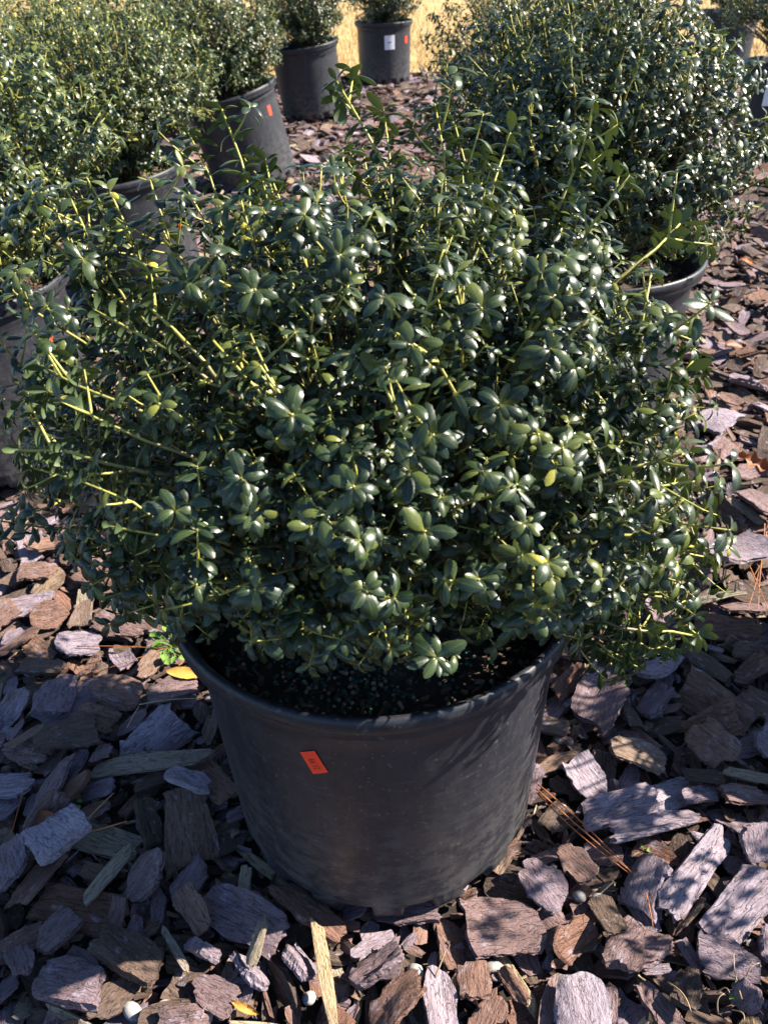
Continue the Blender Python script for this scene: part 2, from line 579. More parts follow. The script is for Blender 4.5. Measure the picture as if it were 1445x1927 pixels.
# chips that can be picked out in the photograph: centre, one end of the long axis, one end of the short axis (pixels),
# thickness in metres, colour place (0 grey lavender .. 1 dark), wood?
HERO = [
 ((1100,1872),(1136,1935),(1150,1856),.026,.05,0), ((1228,1805),(1220,1870),(1284,1806),.024,.30,0),
 ((1215,1690),(1208,1745),(1258,1690),.014,.12,0), ((1332,1672),(1384,1602),(1362,1692),.022,.08,0),
 ((1040,1685),(1070,1732),(1072,1664),.016,.18,0), ((925,1745),(1000,1764),(912,1800),.012,.32,0),
 ((772,1772),(842,1790),(765,1802),.014,.26,0), ((537,1820),(572,1826),(532,1856),.022,.14,0),
 ((262,1790),(330,1806),(256,1838),.026,.86,0), ((145,1855),(210,1872),(160,1912),.030,.22,0),
 ((372,1810),(406,1812),(370,1840),.022,.16,0), ((445,1815),(452,1858),(478,1812),.020,.12,0),
 ((372,1880),(418,1872),(380,1914),.016,.34,0), ((130,1630),(165,1682),(186,1602),.024,.02,0),
 ((48,1675),(88,1642),(70,1704),.016,.20,0), ((282,1656),(322,1620),(302,1684),.020,.30,0),
 ((354,1672),(334,1716),(382,1676),.018,.24,0), ((452,1712),(545,1734),(446,1758),.022,.22,0),
 ((216,1642),(262,1594),(226,1650),.010,.66,1), ((268,1438),(374,1458),(266,1456),.012,.62,1),
 ((292,1410),(364,1418),(292,1418),.010,.66,1), ((338,1494),(368,1522),(352,1476),.018,.04,0),
 ((135,1440),(140,1478),(166,1436),.012,.28,0), ((132,1498),(180,1500),(132,1526),.016,.36,0),
 ((44,1482),(88,1448),(60,1506),.012,.06,0), ((144,1227),(184,1232),(140,1258),.008,.10,0),
 ((72,1227),(110,1238),(70,1246),.010,.46,0), ((30,1290),(50,1328),(66,1282),.014,.08,0),
 ((108,1326),(140,1296),(132,1348),.018,.20,0), ((200,1322),(246,1328),(196,1352),.016,.40,0),
 ((286,1336),(328,1344),(284,1360),.014,.30,0), ((64,1398),(118,1402),(62,1426),.014,.34,0),
 ((152,1386),(194,1378),(156,1404),.014,.44,0), ((230,1182),(286,1176),(234,1204),.016,.36,0),
 ((1086,1218),(1138,1190),(1108,1256),.016,.48,0), ((1062,1308),(1056,1348),(1092,1310),.016,.58,0),
 ((1150,1308),(1172,1362),(1188,1296),.024,.26,0), ((1243,1276),(1274,1298),(1262,1254),.018,.06,0),
 ((1190,1280),(1224,1304),(1200,1268),.014,.80,0), ((1236,1338),(1274,1322),(1246,1360),.018,.20,0),
 ((1288,1384),(1330,1396),(1276,1414),.018,.42,0), ((1366,1090),(1408,1120),(1346,1136),.022,.12,0),
 ((1272,1108),(1308,1112),(1268,1132),.016,.40,0), ((1322,1147),(1396,1152),(1322,1162),.010,.64,1),
 ((1102,1455),(1108,1506),(1134,1450),.012,.06,0), ((1198,1434),(1254,1440),(1194,1464),.018,.60,0),
 ((1286,1514),(1332,1520),(1284,1532),.010,.16,0), ((1230,1564),(1316,1552),(1238,1592),.018,.10,0),
 ((1398,1508),(1444,1496),(1406,1532),.014,.34,0), ((1414,1586),(1442,1618),(1444,1566),.020,.14,0),
 ((1040,1468),(1066,1512),(1064,1452),.014,.22,0), ((986,1622),(1018,1600),(1002,1646),.010,.44,0),
 ((1098,1632),(1102,1670),(1126,1628),.012,.38,0), ((1164,1614),(1204,1618),(1160,1642),.010,.36,0),
 ((1428,1412),(1470,1416),(1424,1450),.020,.14,0), ((1388,1446),(1444,1462),(1390,1436),.008,.66,1),
 ((770,1886),(824,1846),(796,1916),.016,.46,0), ((886,1884),(902,1926),(918,1874),.016,.44,0),
 ((926,1842),(962,1846),(924,1858),.018,.56,0), ((704,1836),(756,1830),(708,1870),.022,.24,0),
 ((1364,1784),(1420,1808),(1350,1816),.014,.16,0), ((1392,1846),(1410,1884),(1418,1836),.010,.20,0),
 ((1310,1862),(1296,1908),(1340,1868),.024,.90,0), ((1408,1706),(1436,1738),(1438,1690),.014,.18,0),
 ((30,1856),(68,1850),(34,1880),.018,.24,0), ((112,1782),(148,1746),(136,1802),.020,.28,0),
 ((1044,1774),(1050,1814),(1084,1764),.018,.30,0), ((1350,790),(1386,802),(1344,816),.024,.06,0),
 ((1386,848),(1422,846),(1386,858),.008,.50,0), ((1402,724),(1440,730),(1398,746),.020,.14,0),
 ((1344,626),(1374,628),(1342,644),.014,.14,0), ((1420,960),(1442,1000),(1442,948),.016,.30,0),
 ((1386,962),(1420,990),(1392,956),.008,.64,1), ((1206,1908),(1243,1896),(1210,1916),.010,.72,1),
 ((638,1818),(658,1926),(652,1815),.012,.76,1), ((480,1668),(506,1634),(490,1674),.010,.68,1),
 ((20,1165),(60,1150),(26,1184),.014,.40,0), ((95,1160),(130,1150),(98,1178),.012,.46,0),
 ((200,1100),(240,1110),(196,1122),.012,.44,0), ((60,1090),(100,1080),(64,1104),.012,.42,0),
]


PILE = -.030         # the chips lie a little below the pots' feet


def hero_pose(h):
    c = on_height(*h[0], .004); a = on_height(*h[1], .004) - c; b = on_height(*h[2], .004) - c
    La = np.linalg.norm(a); ax = a / La
    perp = np.array([-ax[1], ax[0], 0])
    Wb = abs(b.dot(perp))
    return c, 2.06 * La, max(2.06 * Wb, .012), math.atan2(ax[1], ax[0])

# ------------------------------------------------------------------ leaves and shrubs
def make_leaf(seed, hi=True):
    """A holly leaf of length 1 along +X, upper face +Z: obovate, arched, folded along the midrib, small teeth."""
    g = np.random.RandomState(seed)
    if hi:
        s = np.array([0, .06, .13, .24, .36, .48, .58, .67, .75, .83, .90, .96, 1.0])
        w = np.array([.022, .028, .075, .140, .185, .208, .214, .209, .193, .172, .136, .082, .006])
        tooth = np.array([0, 0, 0, 0, 0, .006, -.008, .010, -.010, .012, -.010, .010, 0])
        cols = np.array([-1, -.5, 0, .5, 1.0])
    else:
        s = np.array([0, .12, .36, .62, .86, 1.0])
        w = np.array([.02, .06, .19, .22, .15, .01])
        tooth = 0 * s
        cols = np.array([-1, 0, 1.0])
    wm = g.uniform(.84, 1.02)
    bend = g.uniform(.55, 1.9)
    cup = g.uniform(.25, .60)
    tw = g.uniform(-.25, .25)
    sb = g.uniform(-.12, .12)
    ang = bend * (s - .15) ** 1 * np.where(s > .15, 1, .2)
    ds = np.diff(s, prepend=0)
    cx = np.cumsum(ds * np.cos(ang)); cz = -np.cumsum(ds * np.sin(ang))
    V, L = [], []
    for i in range(len(s)):
        for c in cols:
            wid = (w[i] + tooth[i]) * wm
            y = c * wid
            z = -cup * abs(c) ** 1.7 * wid * .75 + (.018 * (1 - abs(c)) * 0) - (.012 if c == 0 and 0 < i < len(s) - 1 else 0)
            rr = tw * s[i]
            y2, z2 = y * math.cos(rr) - z * math.sin(rr), y * math.sin(rr) + z * math.cos(rr)
            nx, nz = math.sin(ang[i]), math.cos(ang[i])
            V.append((cx[i] + nx * z2, y2 + sb * s[i] ** 2, cz[i] + nz * z2))
            L.append((s[i], c, 0))
    m = len(cols)
    F = []
    for i in range(len(s) - 1):
        for j in range(m - 1):
            a = i * m + j
            F.append((a, a + m, a + m + 1, a + 1))
    return np.array(V), np.array(F), np.array(L, float)


LEAF_HI = [make_leaf(i, True) for i in range(8)]
LEAF_LO = [make_leaf(20 + i, False) for i in range(6)]
ME_LEAF_HI = [mesh_from('leaf', V, F, M_LEAF, True, {'lc': L}) for V, F, L in LEAF_HI]
ME_LEAF_LO = [mesh_from('leaf', V, F, M_LEAF, True, {'lc': L}) for V, F, L in LEAF_LO]


def join_leaves(name, kinds, mats, tints):
    """One mesh of many leaves. mats: (n,4,4) arrays; kinds: index into the given variants per leaf."""
    Vs, Fs, Ls, Ts, n = [], [], [], [], 0
    shapes, kind = kinds
    for q, (V, F, L) in enumerate(shapes):
        pick = np.nonzero(kind == q)[0]
        if len(pick) == 0: continue
        A = mats[pick]
        W = np.einsum('nij,vj->nvi', A[:, :3, :3], V) + A[:, None, :3, 3]
        nv = len(V)
        Vs.append(W.reshape(-1, 3))
        Fs.append((F[None] + (n + np.arange(len(pick)) * nv)[:, None, None]).reshape(-1, 4))
        Ls.append(np.tile(L, (len(pick), 1)))
        Ts.append(np.repeat(tints[pick], nv))
        n += nv * len(pick)
    return mesh_from(name, np.concatenate(Vs), np.concatenate(Fs), M_LEAF, True, {'lc': np.concatenate(Ls), 'tint': np.concatenate(Ts)})


def unit(v):
    v = np.asarray(v, float)
    return v / (np.linalg.norm(v, axis=-1, keepdims=True) + 1e-12)


def bezier(a, b, c, d, n):
    t = np.linspace(0, 1, n)[:, None]
    return (1 - t) ** 3 * a + 3 * (1 - t) ** 2 * t * b + 3 * (1 - t) * t * t * c + t ** 3 * d


class Shrub:
    """Grows stems (polylines) and leaf frames."""
    def __init__(self, seed, base, leaf_len, spacing):
        self.g = np.random.RandomState(seed)
        self.base = np.asarray(base, float)
        self.LL, self.sp = leaf_len, spacing
        self.stems = []          # (points, radii, ages, owner)
        self.M, self.T, self.S = [], [], []      # leaf matrices, tints, lengths
        self.owner = 0
        self.tone = 0.0          # how yellow this plant's leaves are: new growth plus a painted-in sunlit look

    def leafy(self, P, length, fresh=0.0, tip=True, small=1.0):
        """Leaves along the last `length` metres of polyline P."""
        g = self.g
        seg = np.linalg.norm(np.diff(P, axis=0), axis=1)
        cum = np.concatenate([[0], np.cumsum(seg)])
        tot = cum[-1]
        n = max(2, int(min(length, tot) / self.sp))
        pos = tot - np.clip(np.arange(n) - 4.0 + g.uniform(-.3, .3, n), 0, None) * self.sp - g.uniform(0, .002, n)
        pos = np.clip(pos, 0, tot)
        pts = np.stack([np.interp(pos, cum, P[:, i]) for i in range(3)], 1)
        pm = np.stack([np.interp(np.clip(pos - .006, 0, tot), cum, P[:, i]) for i in range(3)], 1)
        pp = np.stack([np.interp(np.clip(pos + .006, 0, tot), cum, P[:, i]) for i in range(3)], 1)
        T = unit(pp - pm)
        ref = unit(np.cross(T, np.array([.31, .77, .2])))
        bi = np.cross(T, ref)
        ph = np.arange(n) * 2.39996 + g.uniform(0, 6.28) + g.uniform(-.35, .35, n)
        rad = np.cos(ph)[:, None] * ref + np.sin(ph)[:, None] * bi
        al = np.clip(g.normal(1.12, .2, n), .5, 1.55)
        k = np.arange(n)
        if tip:
            al = np.where(k < 5, al * np.array([.45, .72, .90, 1.0, 1.0])[np.minimum(k, 4)], al)
        ax = T * np.cos(al)[:, None] + rad * np.sin(al)[:, None]
        ax = unit(ax + np.array([0, 0, -.08]))
        nr = T * np.sin(al)[:, None] - rad * np.cos(al)[:, None]
        nr = nr + np.array([0, 0, .5]) + g.normal(0, .16, (n, 3))
        nr = unit(nr - ax * (nr * ax).sum(1)[:, None])
        y = np.cross(nr, ax)
        size = self.LL * small * g.uniform(.70, 1.18, n)
        if tip:
            size *= np.interp(k, [0, 1, 2, 4, 6], [.50, .68, .84, .98, 1.0])
        M = np.zeros((n, 4, 4)); M[:, 3, 3] = 1
        wv = g.uniform(.88, 1.12, n)
        M[:, :3, 0] = ax * size[:, None]; M[:, :3, 1] = y * (size * wv)[:, None]; M[:, :3, 2] = nr * size[:, None]
        M[:, :3, 3] = pts
        t = np.clip(g.normal(.45 + self.tone, .2, n), 0, .84)
        if fresh > 0:
            t = np.where(k < 3, np.clip(g.normal(.93, .06, n), .8, 1.0) * fresh + t * (1 - fresh), t)
            M[:, :3, :3] *= np.where(k < 1, .65, 1.0)[:, None, None]
            t = np.where((k > 1) & (k < 5), np.clip(t + .18 * fresh, 0, .84), t)
        self.M.append(M); self.T.append(t); self.S.append(size)

    def twig(self, P0, d0, length, r0, age0, fresh, small=1.0, up=.35):
        g = self.g
        d = unit(d0)
        d1 = unit(d + np.array([0, 0, up]) + g.normal(0, .15, 3))
        P = bezier(P0, P0 + d * length * .33, P0 + d * length * .5 + d1 * length * .15, P0 + d * length * .5 + d1 * length * .5, 5)
        self.stems.append((P, np.linspace(r0, r0 * .42, 5), np.linspace(age0, 1, 5), self.owner))
        self.leafy(P, length * .97, fresh, small=small)

    def shoot(self, tip, grow, leafy=.15, twigs=4, fresh=0.0, r=.0028, small=1.0, start=None, bud=None):
        """A main shoot from the base to `tip`, growing along `grow` when it gets there."""
        g = self.g
        self.owner += 1
        tip = np.asarray(tip, float); grow = unit(grow)
        s = self.base + np.array([g.normal(0, .022), g.normal(0, .022), 0]) if start is None else np.asarray(start, float)
        D = np.linalg.norm(tip - s)
        b = s + unit((tip - s) * np.array([.5, .5, 1.0])) * D * .35
        c = tip - grow * D * .42
        P = bezier(s, b, c, tip, 14)
        P[1:-1] += g.normal(0, .0022, (12, 3)) * 1.25
        tot = np.linalg.norm(np.diff(P, axis=0), axis=1).sum()
        f = np.linspace(0, 1, 14)
        dist = (1 - f) * tot
        age = np.clip(1.05 - dist / .20, 0, 1)
        rad = r * (.36 + .9 * np.clip(dist / .3, 0, 1.3)) * g.uniform(.86, 1.16, 14)
        self.stems.append((P, rad, age, self.owner))
        self.leafy(P, leafy, fresh, small=small)
        if bud is None:
            bud = g.rand() < .4
        T = unit(P[-1] - P[-3])
        for q in range(twigs):
            back = g.uniform(.02, min(leafy * 1.25, tot * .6)) if q else g.uniform(.015, .04)
            ff = 1 - back / tot
            p0 = np.array([np.interp(ff, f, P[:, i]) for i in range(3)])
            side = unit(np.cross(T, g.normal(0, 1, 3)))
            self.twig(p0, T * g.uniform(.5, .9) + side * .8, g.uniform(.020, .055), r * .55, np.clip(1.0 - back / .3, .5, 1), fresh if g.rand() < .5 else 0, small)

    def arrays(self):
        return np.concatenate(self.M), np.concatenate(self.T), np.concatenate(self.S)


ALL_SHRUBS = []


def raise_shrub(sh, name, label, group, hi, n_parts, stem_parts=False):
    """Turns a grown shrub into a thing: an Empty with its stems and leaves. Leaves are linked later, when all shrubs stand."""
    root = empty(name, sh.base)
    tag(root, label, 'shrub', group)
    inv = np.array([-sh.base[0], -sh.base[1], -sh.base[2]])
    bags = {}
    for P, rad, age, own in sh.stems:
        key = own if stem_parts else 0
        V, F = tube(P + inv, rad, 5 if hi else 4)
        a = np.repeat(age, 5 if hi else 4)
        bags.setdefault(key, Bag()).add(V, F, age=np.concatenate([a, age[:1], age[-1:]]))
    if stem_parts:
        for key, b in bags.items():
            link('stem', b.mesh('stem', M_STEM), root)
    else:
        o = link('stems', bags[0].mesh('stems', M_STEM), root)
        o['kind'] = 'stuff'
    M, T, S = sh.arrays()
    M[:, :3, 3] += inv
    ALL_SHRUBS.append(dict(root=root, M=M, T=T, S=S, base=sh.base, hi=hi, n=n_parts, seed=len(ALL_SHRUBS)))
    return root


def hang_leaves():
    """The leaves that show largest become parts, one object each; the rest of each shrub's leaves become one part of kind stuff."""
    W, H, k = 362, 482, 4.0
    cent, size, own, idx = [], [], [], []
    for q, s in enumerate(ALL_SHRUBS):
        C = s['M'][:, :3, 3] + s['base'] + s['M'][:, :3, 0] * .5
        cent.append(C); size.append(s['S']); own.append(np.full(len(C), q)); idx.append(np.arange(len(C)))
    C = np.concatenate(cent); size = np.concatenate(size); own = np.concatenate(own); idx = np.concatenate(idx)
    p, d = project(C)
    ok = (p[:, 0] > -10) & (p[:, 0] < 1455) & (p[:, 1] > -10) & (p[:, 1] < 1937) & (d > .2)
    pix = CAM_F * size / d
    order = np.argsort(-np.where(ok, d, -1))          # far to near
    order = order[ok[order]]
    buf = np.full((H, W), -1, np.int64)
    px, py = (p[:, 0] / k).astype(int), (p[:, 1] / k).astype(int)
    rr = np.maximum(0, np.round(pix * .24 / k)).astype(int)
    for i in order:
        x, y, r = px[i], py[i], rr[i]
        buf[max(0, y - r):y + r + 1, max(0, x - r):x + r + 1] = i
    score = np.bincount(buf[buf >= 0], minlength=len(C)).astype(float)
    score[pix < 9] = 0
    for q, s in enumerate(ALL_SHRUBS):
        m = own == q
        sc = score[m]
        n = len(sc)
        best = np.argsort(-sc)[:s['n']]
        best = best[sc[best] > 0]
        shapes, meshes = (LEAF_HI, ME_LEAF_HI) if s['hi'] else (LEAF_LO, ME_LEAF_LO)
        kind = np.random.RandomState(s['seed']).randint(0, len(shapes), n)
        for i in best:
            A = s['M'][i]
            o = link('leaf', meshes[kind[i]], s['root'], Matrix([list(map(float, r)) for r in A]))
            o['tint'] = float(s['T'][i])
        rest = np.ones(n, bool); rest[best] = False
        allk = shapes + LEAF_LO if s['hi'] else shapes
        kk = np.where(sc > 0, kind, len(shapes) + kind % len(LEAF_LO)) if s['hi'] else kind      # fine edges only where a leaf shows
        o = link('foliage', join_leaves('foliage', (allk, kk[rest]), s['M'][rest], s['T'][rest]), s['root'])
        o['kind'] = 'stuff'


def lump(d, seed, amp=.12):
    g = np.random.RandomState(seed)
    k = g.normal(0, 2.2, (7, 3)); ph = g.uniform(0, 6.28, 7)
    return 1 + amp * np.sin(d @ k.T + ph).mean(-1) * 2.2


def sphere_dirs(n, g, zmin=-.75):
    i = np.arange(n * 3) + .5
    z = 1 - 2 * i / (n * 3)
    d = np.stack([np.sqrt(1 - z * z) * np.cos(i * 2.39996), np.sqrt(1 - z * z) * np.sin(i * 2.39996), z], 1)
    d = unit(d + g.normal(0, .07, d.shape))
    d = d[d[:, 2] > zmin]
    d = d[g.permutation(len(d))[:n]]
    return d


def fill_shrub(sh, C, rad, n_outer, n_inner, seed, leafy=.13, twigs=4, zmin=-.72, fresh_p=.25, tall_p=.10, amp=.13, clamp=None, lean=(0, 0, 0), small=1.0, r=.0028):
    g = sh.g
    C = np.asarray(C, float); rad = np.asarray(rad, float)
    for layer, n in ((0, n_outer), (1, n_inner)):
        for d in sphere_dirs(n, g, zmin):
            f = g.uniform(.86, 1.04) if layer == 0 else g.uniform(.45, .84)
            tall = layer == 0 and d[2] > -.1 and g.rand() < tall_p
            if tall: f *= g.uniform(1.08, 1.24)
            P = C + d * rad * lump(d[None], seed, amp)[0] * f
            if clamp is not None: P = clamp(P, g)
            nrm = unit(d / rad)
            grow = nrm * .75 + np.array([0, 0, .5 if d[2] > -.2 else .12]) + g.normal(0, .28, 3) + np.array(lean)
            fresh = 0.0
            if layer == 0 and g.rand() < fresh_p * (1.4 if d[2] > .2 else .5): fresh = g.uniform(.55, 1)
            sh.shoot(P, grow, leafy * g.uniform(.8, 1.2) * (1.25 if tall else 1), twigs if layer == 0 else max(1, twigs - 1), fresh, r=r, small=small)


def skirt(sh, c, n, r, z, az, leafy=.13, twigs=5, fresh=.2):
    """Low side branches that hang out over the pot's rim: directions az (degrees from +X), reach r, height z."""
    g = sh.g
    for q in range(n):
        a = math.radians(g.uniform(*az)); rr = g.uniform(*r)
        P = np.array([c[0] + rr * math.cos(a), c[1] + rr * math.sin(a), g.uniform(*z)])
        sh.shoot(P, np.array([math.cos(a), math.sin(a), -.15 + g.normal(0, .2)]), leafy, twigs, fresh if g.rand() < .4 else 0, r=.0023)

# ------------------------------------------------------------------ ground
ground_me = mesh_from('ground', [(-150, -20, -.032), (150, -20, -.032), (150, 300, -.032), (-150, 300, -.032)], [(0, 1, 2, 3)], M_EARTH)
tag(link('ground', ground_me), 'dark bare earth under the bark mulch', None, None, 'structure')
LAWN_Y = 7.35
lw_x = np.concatenate([np.linspace(-9, 9, 60)]); _g = np.random.RandomState(3)
edge = LAWN_Y + np.cumsum(_g.normal(0, .03, 60)) * .6
lawn_me = mesh_from('dry_lawn', np.array([(x, y, .006) for x, y in zip(lw_x, edge)] + [(150, edge[-1], .006), (150, 280, .006), (-150, 280, .006), (-150, edge[0], .006)]),
                    [tuple(range(64))], plain('straw_turf', (.44, .30, .14), .95, 3.0, .35, .6, col2=(.33, .235, .09), bdist=.03))
tag(link('dry_lawn', lawn_me), 'straw coloured dormant lawn beyond the mulch bed', None, None, 'structure')
g = np.random.RandomState(9)
n = 26000
bx = g.uniform(-5.5, 6, n); by = np.interp(bx, lw_x, edge) - .05 + g.gamma(1.3, 2.2, n)
hgt = g.uniform(.03, .085, n) * (1 + .04 * by); wd = g.uniform(.002, .004, n) * (1 + .12 * (by - 7)); an = g.uniform(0, 6.28, n)
ln = g.normal(0, .035, (n, 2))
V = np.zeros((n, 3, 3))
V[:, 0] = np.stack([bx - np.cos(an) * wd, by - np.sin(an) * wd, 0 * bx], 1)
V[:, 1] = np.stack([bx + np.cos(an) * wd, by + np.sin(an) * wd, 0 * bx], 1)
V[:, 2] = np.stack([bx + ln[:, 0], by + ln[:, 1], hgt], 1)
o = link('dry_grass', mesh_from('dry_grass', V.reshape(-1, 3), np.arange(n * 3).reshape(n, 3), M_DRY, False, {'tint': np.repeat(np.clip(g.normal(.5, .28, n), 0, 1), 3)}))
tag(o, 'short dry straw grass behind the rows of pots', 'grass', None, 'stuff')

# ------------------------------------------------------------------ nursery pots
POT_H, POT_RIM, POT_TOP, POT_BASE, SOIL_Z = .4057, .2205, .206, .198, .352


def wall_r(z):
    return POT_BASE + (POT_TOP - POT_BASE) * np.clip(z / .375, 0, 1)


def pot_body_mesh(seg=144, notches=16):
    zs = [0, .012, .027, .0305, .036, .05, .10, .16, .22, .28, .33, .352, .356, .36, .372]
    prof = [(wall_r(z) + (.0022 if z > .355 else 0) - (.004 if z == 0 else 0), z) for z in zs]
    V, F = lathe(prof, seg)
    V = V.reshape(len(zs), seg, 3)
    ph = (np.arange(seg) / seg * notches) % 1
    cut = (ph > .28) & (ph < .72)
    for i in range(3):
        V[i, cut, :2] *= (1 - (.085 if i < 2 else .07))
    V[:, :, :2] *= (1 + .006 * np.sin(np.arange(seg) / seg * 4 * np.pi + .6) * np.linspace(.2, 1, len(zs))[:, None])[..., None]
    V = V.reshape(-1, 3)
    inner, Fi = lathe([(wall_r(z) - .004, z) for z in (.375, .34, .30, .20)], seg)
    n = len(V)
    return mesh_from('wall', np.concatenate([V, inner]), np.concatenate([F, Fi + n]), M_POT, True)


def pot_rim_mesh(seg=144):
    prof = [(.2050, .3715), (.2105, .3722), (.2165, .3745), (.2180, .3785), (.2172, .3835), (.2180, .3870), (.2200, .3905), (.2206, .396), (.2200, .4015),
            (.2180, .4048), (.2150, .4057), (.2120, .4045), (.2095, .4010), (.2075, .3930), (.2045, .3700), (.2022, .3560)]
    prof = [(r + .0055 * min(1, max(0, (z - .3725) / .004)), z) for r, z in prof]
    V, F = lathe(prof, seg)
    V = V.reshape(len(prof), seg, 3)
    V[:, :, :2] *= (1 + .006 * np.sin(np.arange(seg) / seg * 4 * np.pi + .6))[None, :, None]
    return mesh_from('rim', V.reshape(-1, 3), F, M_POT, True)


def soil_mesh(seed, pale=0.0, pellets=0):
    g = np.random.RandomState(seed)
    b = Bag()
    rs = np.concatenate([[0.004], np.linspace(.02, .2015, 12)])
    seg = 48
    V = []
    for r in rs:
        for k in range(seg):
            a = k / seg * 2 * np.pi
            x, y = r * math.cos(a), r * math.sin(a)
            z = SOIL_Z + .008 * math.sin(19 * x + seed) * math.cos(23 * y + 2 * seed) + g.uniform(-.002, .002) - .012 * (r / .2) ** 4
            V.append((x, y, z))
    F = []
    for i in range(len(rs) - 1):
        for k in range(seg):
            k2 = (k + 1) % seg
            F.append((i * seg + k, (i + 1) * seg + k, (i + 1) * seg + k2, i * seg + k2))
    F.append(tuple(range(seg)))
    b.add(V, F, tint=pale * .4)
    for q in range(900 if pale < .5 else 700):      # bits of bark and fibre in the mix
        r = .2 * math.sqrt(g.rand()); a = g.uniform(0, 6.28)
        L, W, T = g.uniform(.004, .014), g.uniform(.002, .005), g.uniform(.001, .003)
        x = np.array([[sx * L / 2, sy * W / 2, sz * T / 2] for sx in (-1, 1) for sy in (-1, 1) for sz in (-1, 1)]) * g.uniform(.7, 1.2, (8, 3))
        qt = unit(g.normal(0, 1, 4) * np.array([1, .3, .3, 1.5]))
        p = x @ quat_mat(qt).T + np.array([min(r, .195) * math.cos(a), min(r, .195) * math.sin(a), SOIL_Z + .003])
        b.add(p, [(0, 1, 3, 2), (4, 6, 7, 5), (0, 4, 5, 1), (2, 3, 7, 6), (0, 2, 6, 4), (1, 5, 7, 3)], tint=np.clip(g.normal(.35 + pale * .5, .22), 0, 1))
    return b.mesh('soil', M_SOIL, False)


_t = (1 + 5 ** .5) / 2
ICO_V = unit(np.array([(-1, _t, 0), (1, _t, 0), (-1, -_t, 0), (1, -_t, 0), (0, -1, _t), (0, 1, _t), (0, -1, -_t), (0, 1, -_t), (_t, 0, -1), (_t, 0, 1), (-_t, 0, -1), (-_t, 0, 1)]))
ICO_F = [(0, 11, 5), (0, 5, 1), (0, 1, 7), (0, 7, 10), (0, 10, 11), (1, 5, 9), (5, 11, 4), (11, 10, 2), (10, 7, 6), (7, 1, 8), (3, 9, 4), (3, 4, 2), (3, 2, 6), (3, 6, 8), (3, 8, 9), (4, 9, 5), (2, 4, 11), (6, 2, 10), (8, 6, 7), (9, 8, 1)]


def ico2():
    V = [tuple(v) for v in ICO_V]; F = []; cache = {}

    def midp(a, b):
        k = (min(a, b), max(a, b))
        if k not in cache:
            cache[k] = len(V); V.append(tuple(unit(np.array(V[a]) + np.array(V[b]))))
        return cache[k]
    for a, b, c in ICO_F:
        x, y, z = midp(a, b), midp(b, c), midp(c, a)
        F += [(a, x, z), (b, y, x), (c, z, y), (x, y, z)]
    return np.array(V), F


def pellet_mesh(seed, count, where):
    g = np.random.RandomState(seed)
    b = Bag()
    for q in range(count):
        a = math.radians(g.normal(where[0], where[1])); r = np.clip(g.normal(where[2], where[3]), .02, .196)
        s = g.uniform(.0017, .0030)
        b.add(ICO_V * s * g.uniform(.85, 1.1, 3) + np.array([r * math.cos(a), r * math.sin(a), SOIL_Z + .0015 + g.uniform(0, .005)]), ICO_F,
              tint=g.uniform(.0, .55) if g.rand() < .72 else g.uniform(.62, 1))
    return b.mesh('fertiliser_pellets', M_PELLET, True)


def on_wall(theta, z, off=.0009):
    r = (wall_r(z) + off) * (1 + .006 * math.sin(theta * 2 + .6) * (.2 + .8 * z / .372))
    return (r * math.cos(theta), r * math.sin(theta), z)


def wall_patch(name, corners, mat, n=8, off=.0009):
    """A sheet stuck to the pot wall: corners as (angle, height): two of the upper edge, two of the lower edge."""
    A = [np.array(c, float) for c in corners]
    V, F = [], []
    for i in range(n + 1):
        for j in range(n + 1):
            s, t = i / n, j / n
            p = (A[0] * (1 - s) + A[1] * s) * (1 - t) + (A[3] * (1 - s) + A[2] * s) * t
            V.append(on_wall(p[0], p[1], off))
    for i in range(n):
        for j in range(n):
            a = i * (n + 1) + j
            F.append((a, a + 1, a + n + 2, a + n + 1))
    return mesh_from(name, V, F, mat, True)


def text_mesh(body, place, mat, name='lettering'):
    """Flat lettering mapped by place(x, y) (text space, one unit = its height) onto a surface."""
    cu = bpy.data.curves.new('lettering', 'FONT')
    cu.body = body; cu.align_x = 'CENTER'; cu.align_y = 'CENTER'; cu.resolution_u = 3
    ob = bpy.data.objects.new('lettering', cu)
    COL.objects.link(ob)
    me = bpy.data.meshes.new_from_object(ob.evaluated_get(bpy.context.evaluated_depsgraph_get()))
    bpy.data.objects.remove(ob)
    for v in me.vertices:
        v.co = place(v.co.x, v.co.y)
    me.name = name
    me.materials.clear(); me.materials.append(mat)
    return me


ME_WALL, ME_RIM = pot_body_mesh(), pot_rim_mesh()
ME_SOIL_DARK, ME_SOIL_PALE = soil_mesh(1, 0.0), soil_mesh(2, 1.0)


def nursery_pot(loc, rz, label, tilt=(0, 0), pale=False, scale=1.0):
    o = empty('nursery_pot', loc)
    M = Matrix.Rotation(tilt[1], 4, 'Y') @ Matrix.Rotation(tilt[0], 4, 'X') @ Matrix.Rotation(rz, 4, 'Z')
    o.rotation_euler = M.to_euler()
    o.scale = (scale,) * 3
    tag(o, label, 'plant pot', 'black nursery pots standing on the mulch')
    link('wall', ME_WALL, o); link('rim', ME_RIM, o)
    link('soil', ME_SOIL_PALE if pale else ME_SOIL_DARK, o)
    return o


def sticker(pot, theta, z, w, h, slant=0.0):
    r = float(wall_r(z))
    dt = w / r / 2
    return link('price_sticker', wall_patch('price_sticker', [(theta - dt - slant, z + h / 2), (theta + dt - slant, z + h / 2), (theta + dt + slant, z - h / 2), (theta - dt + slant, z - h / 2)], M_STICKER, 4), pot)


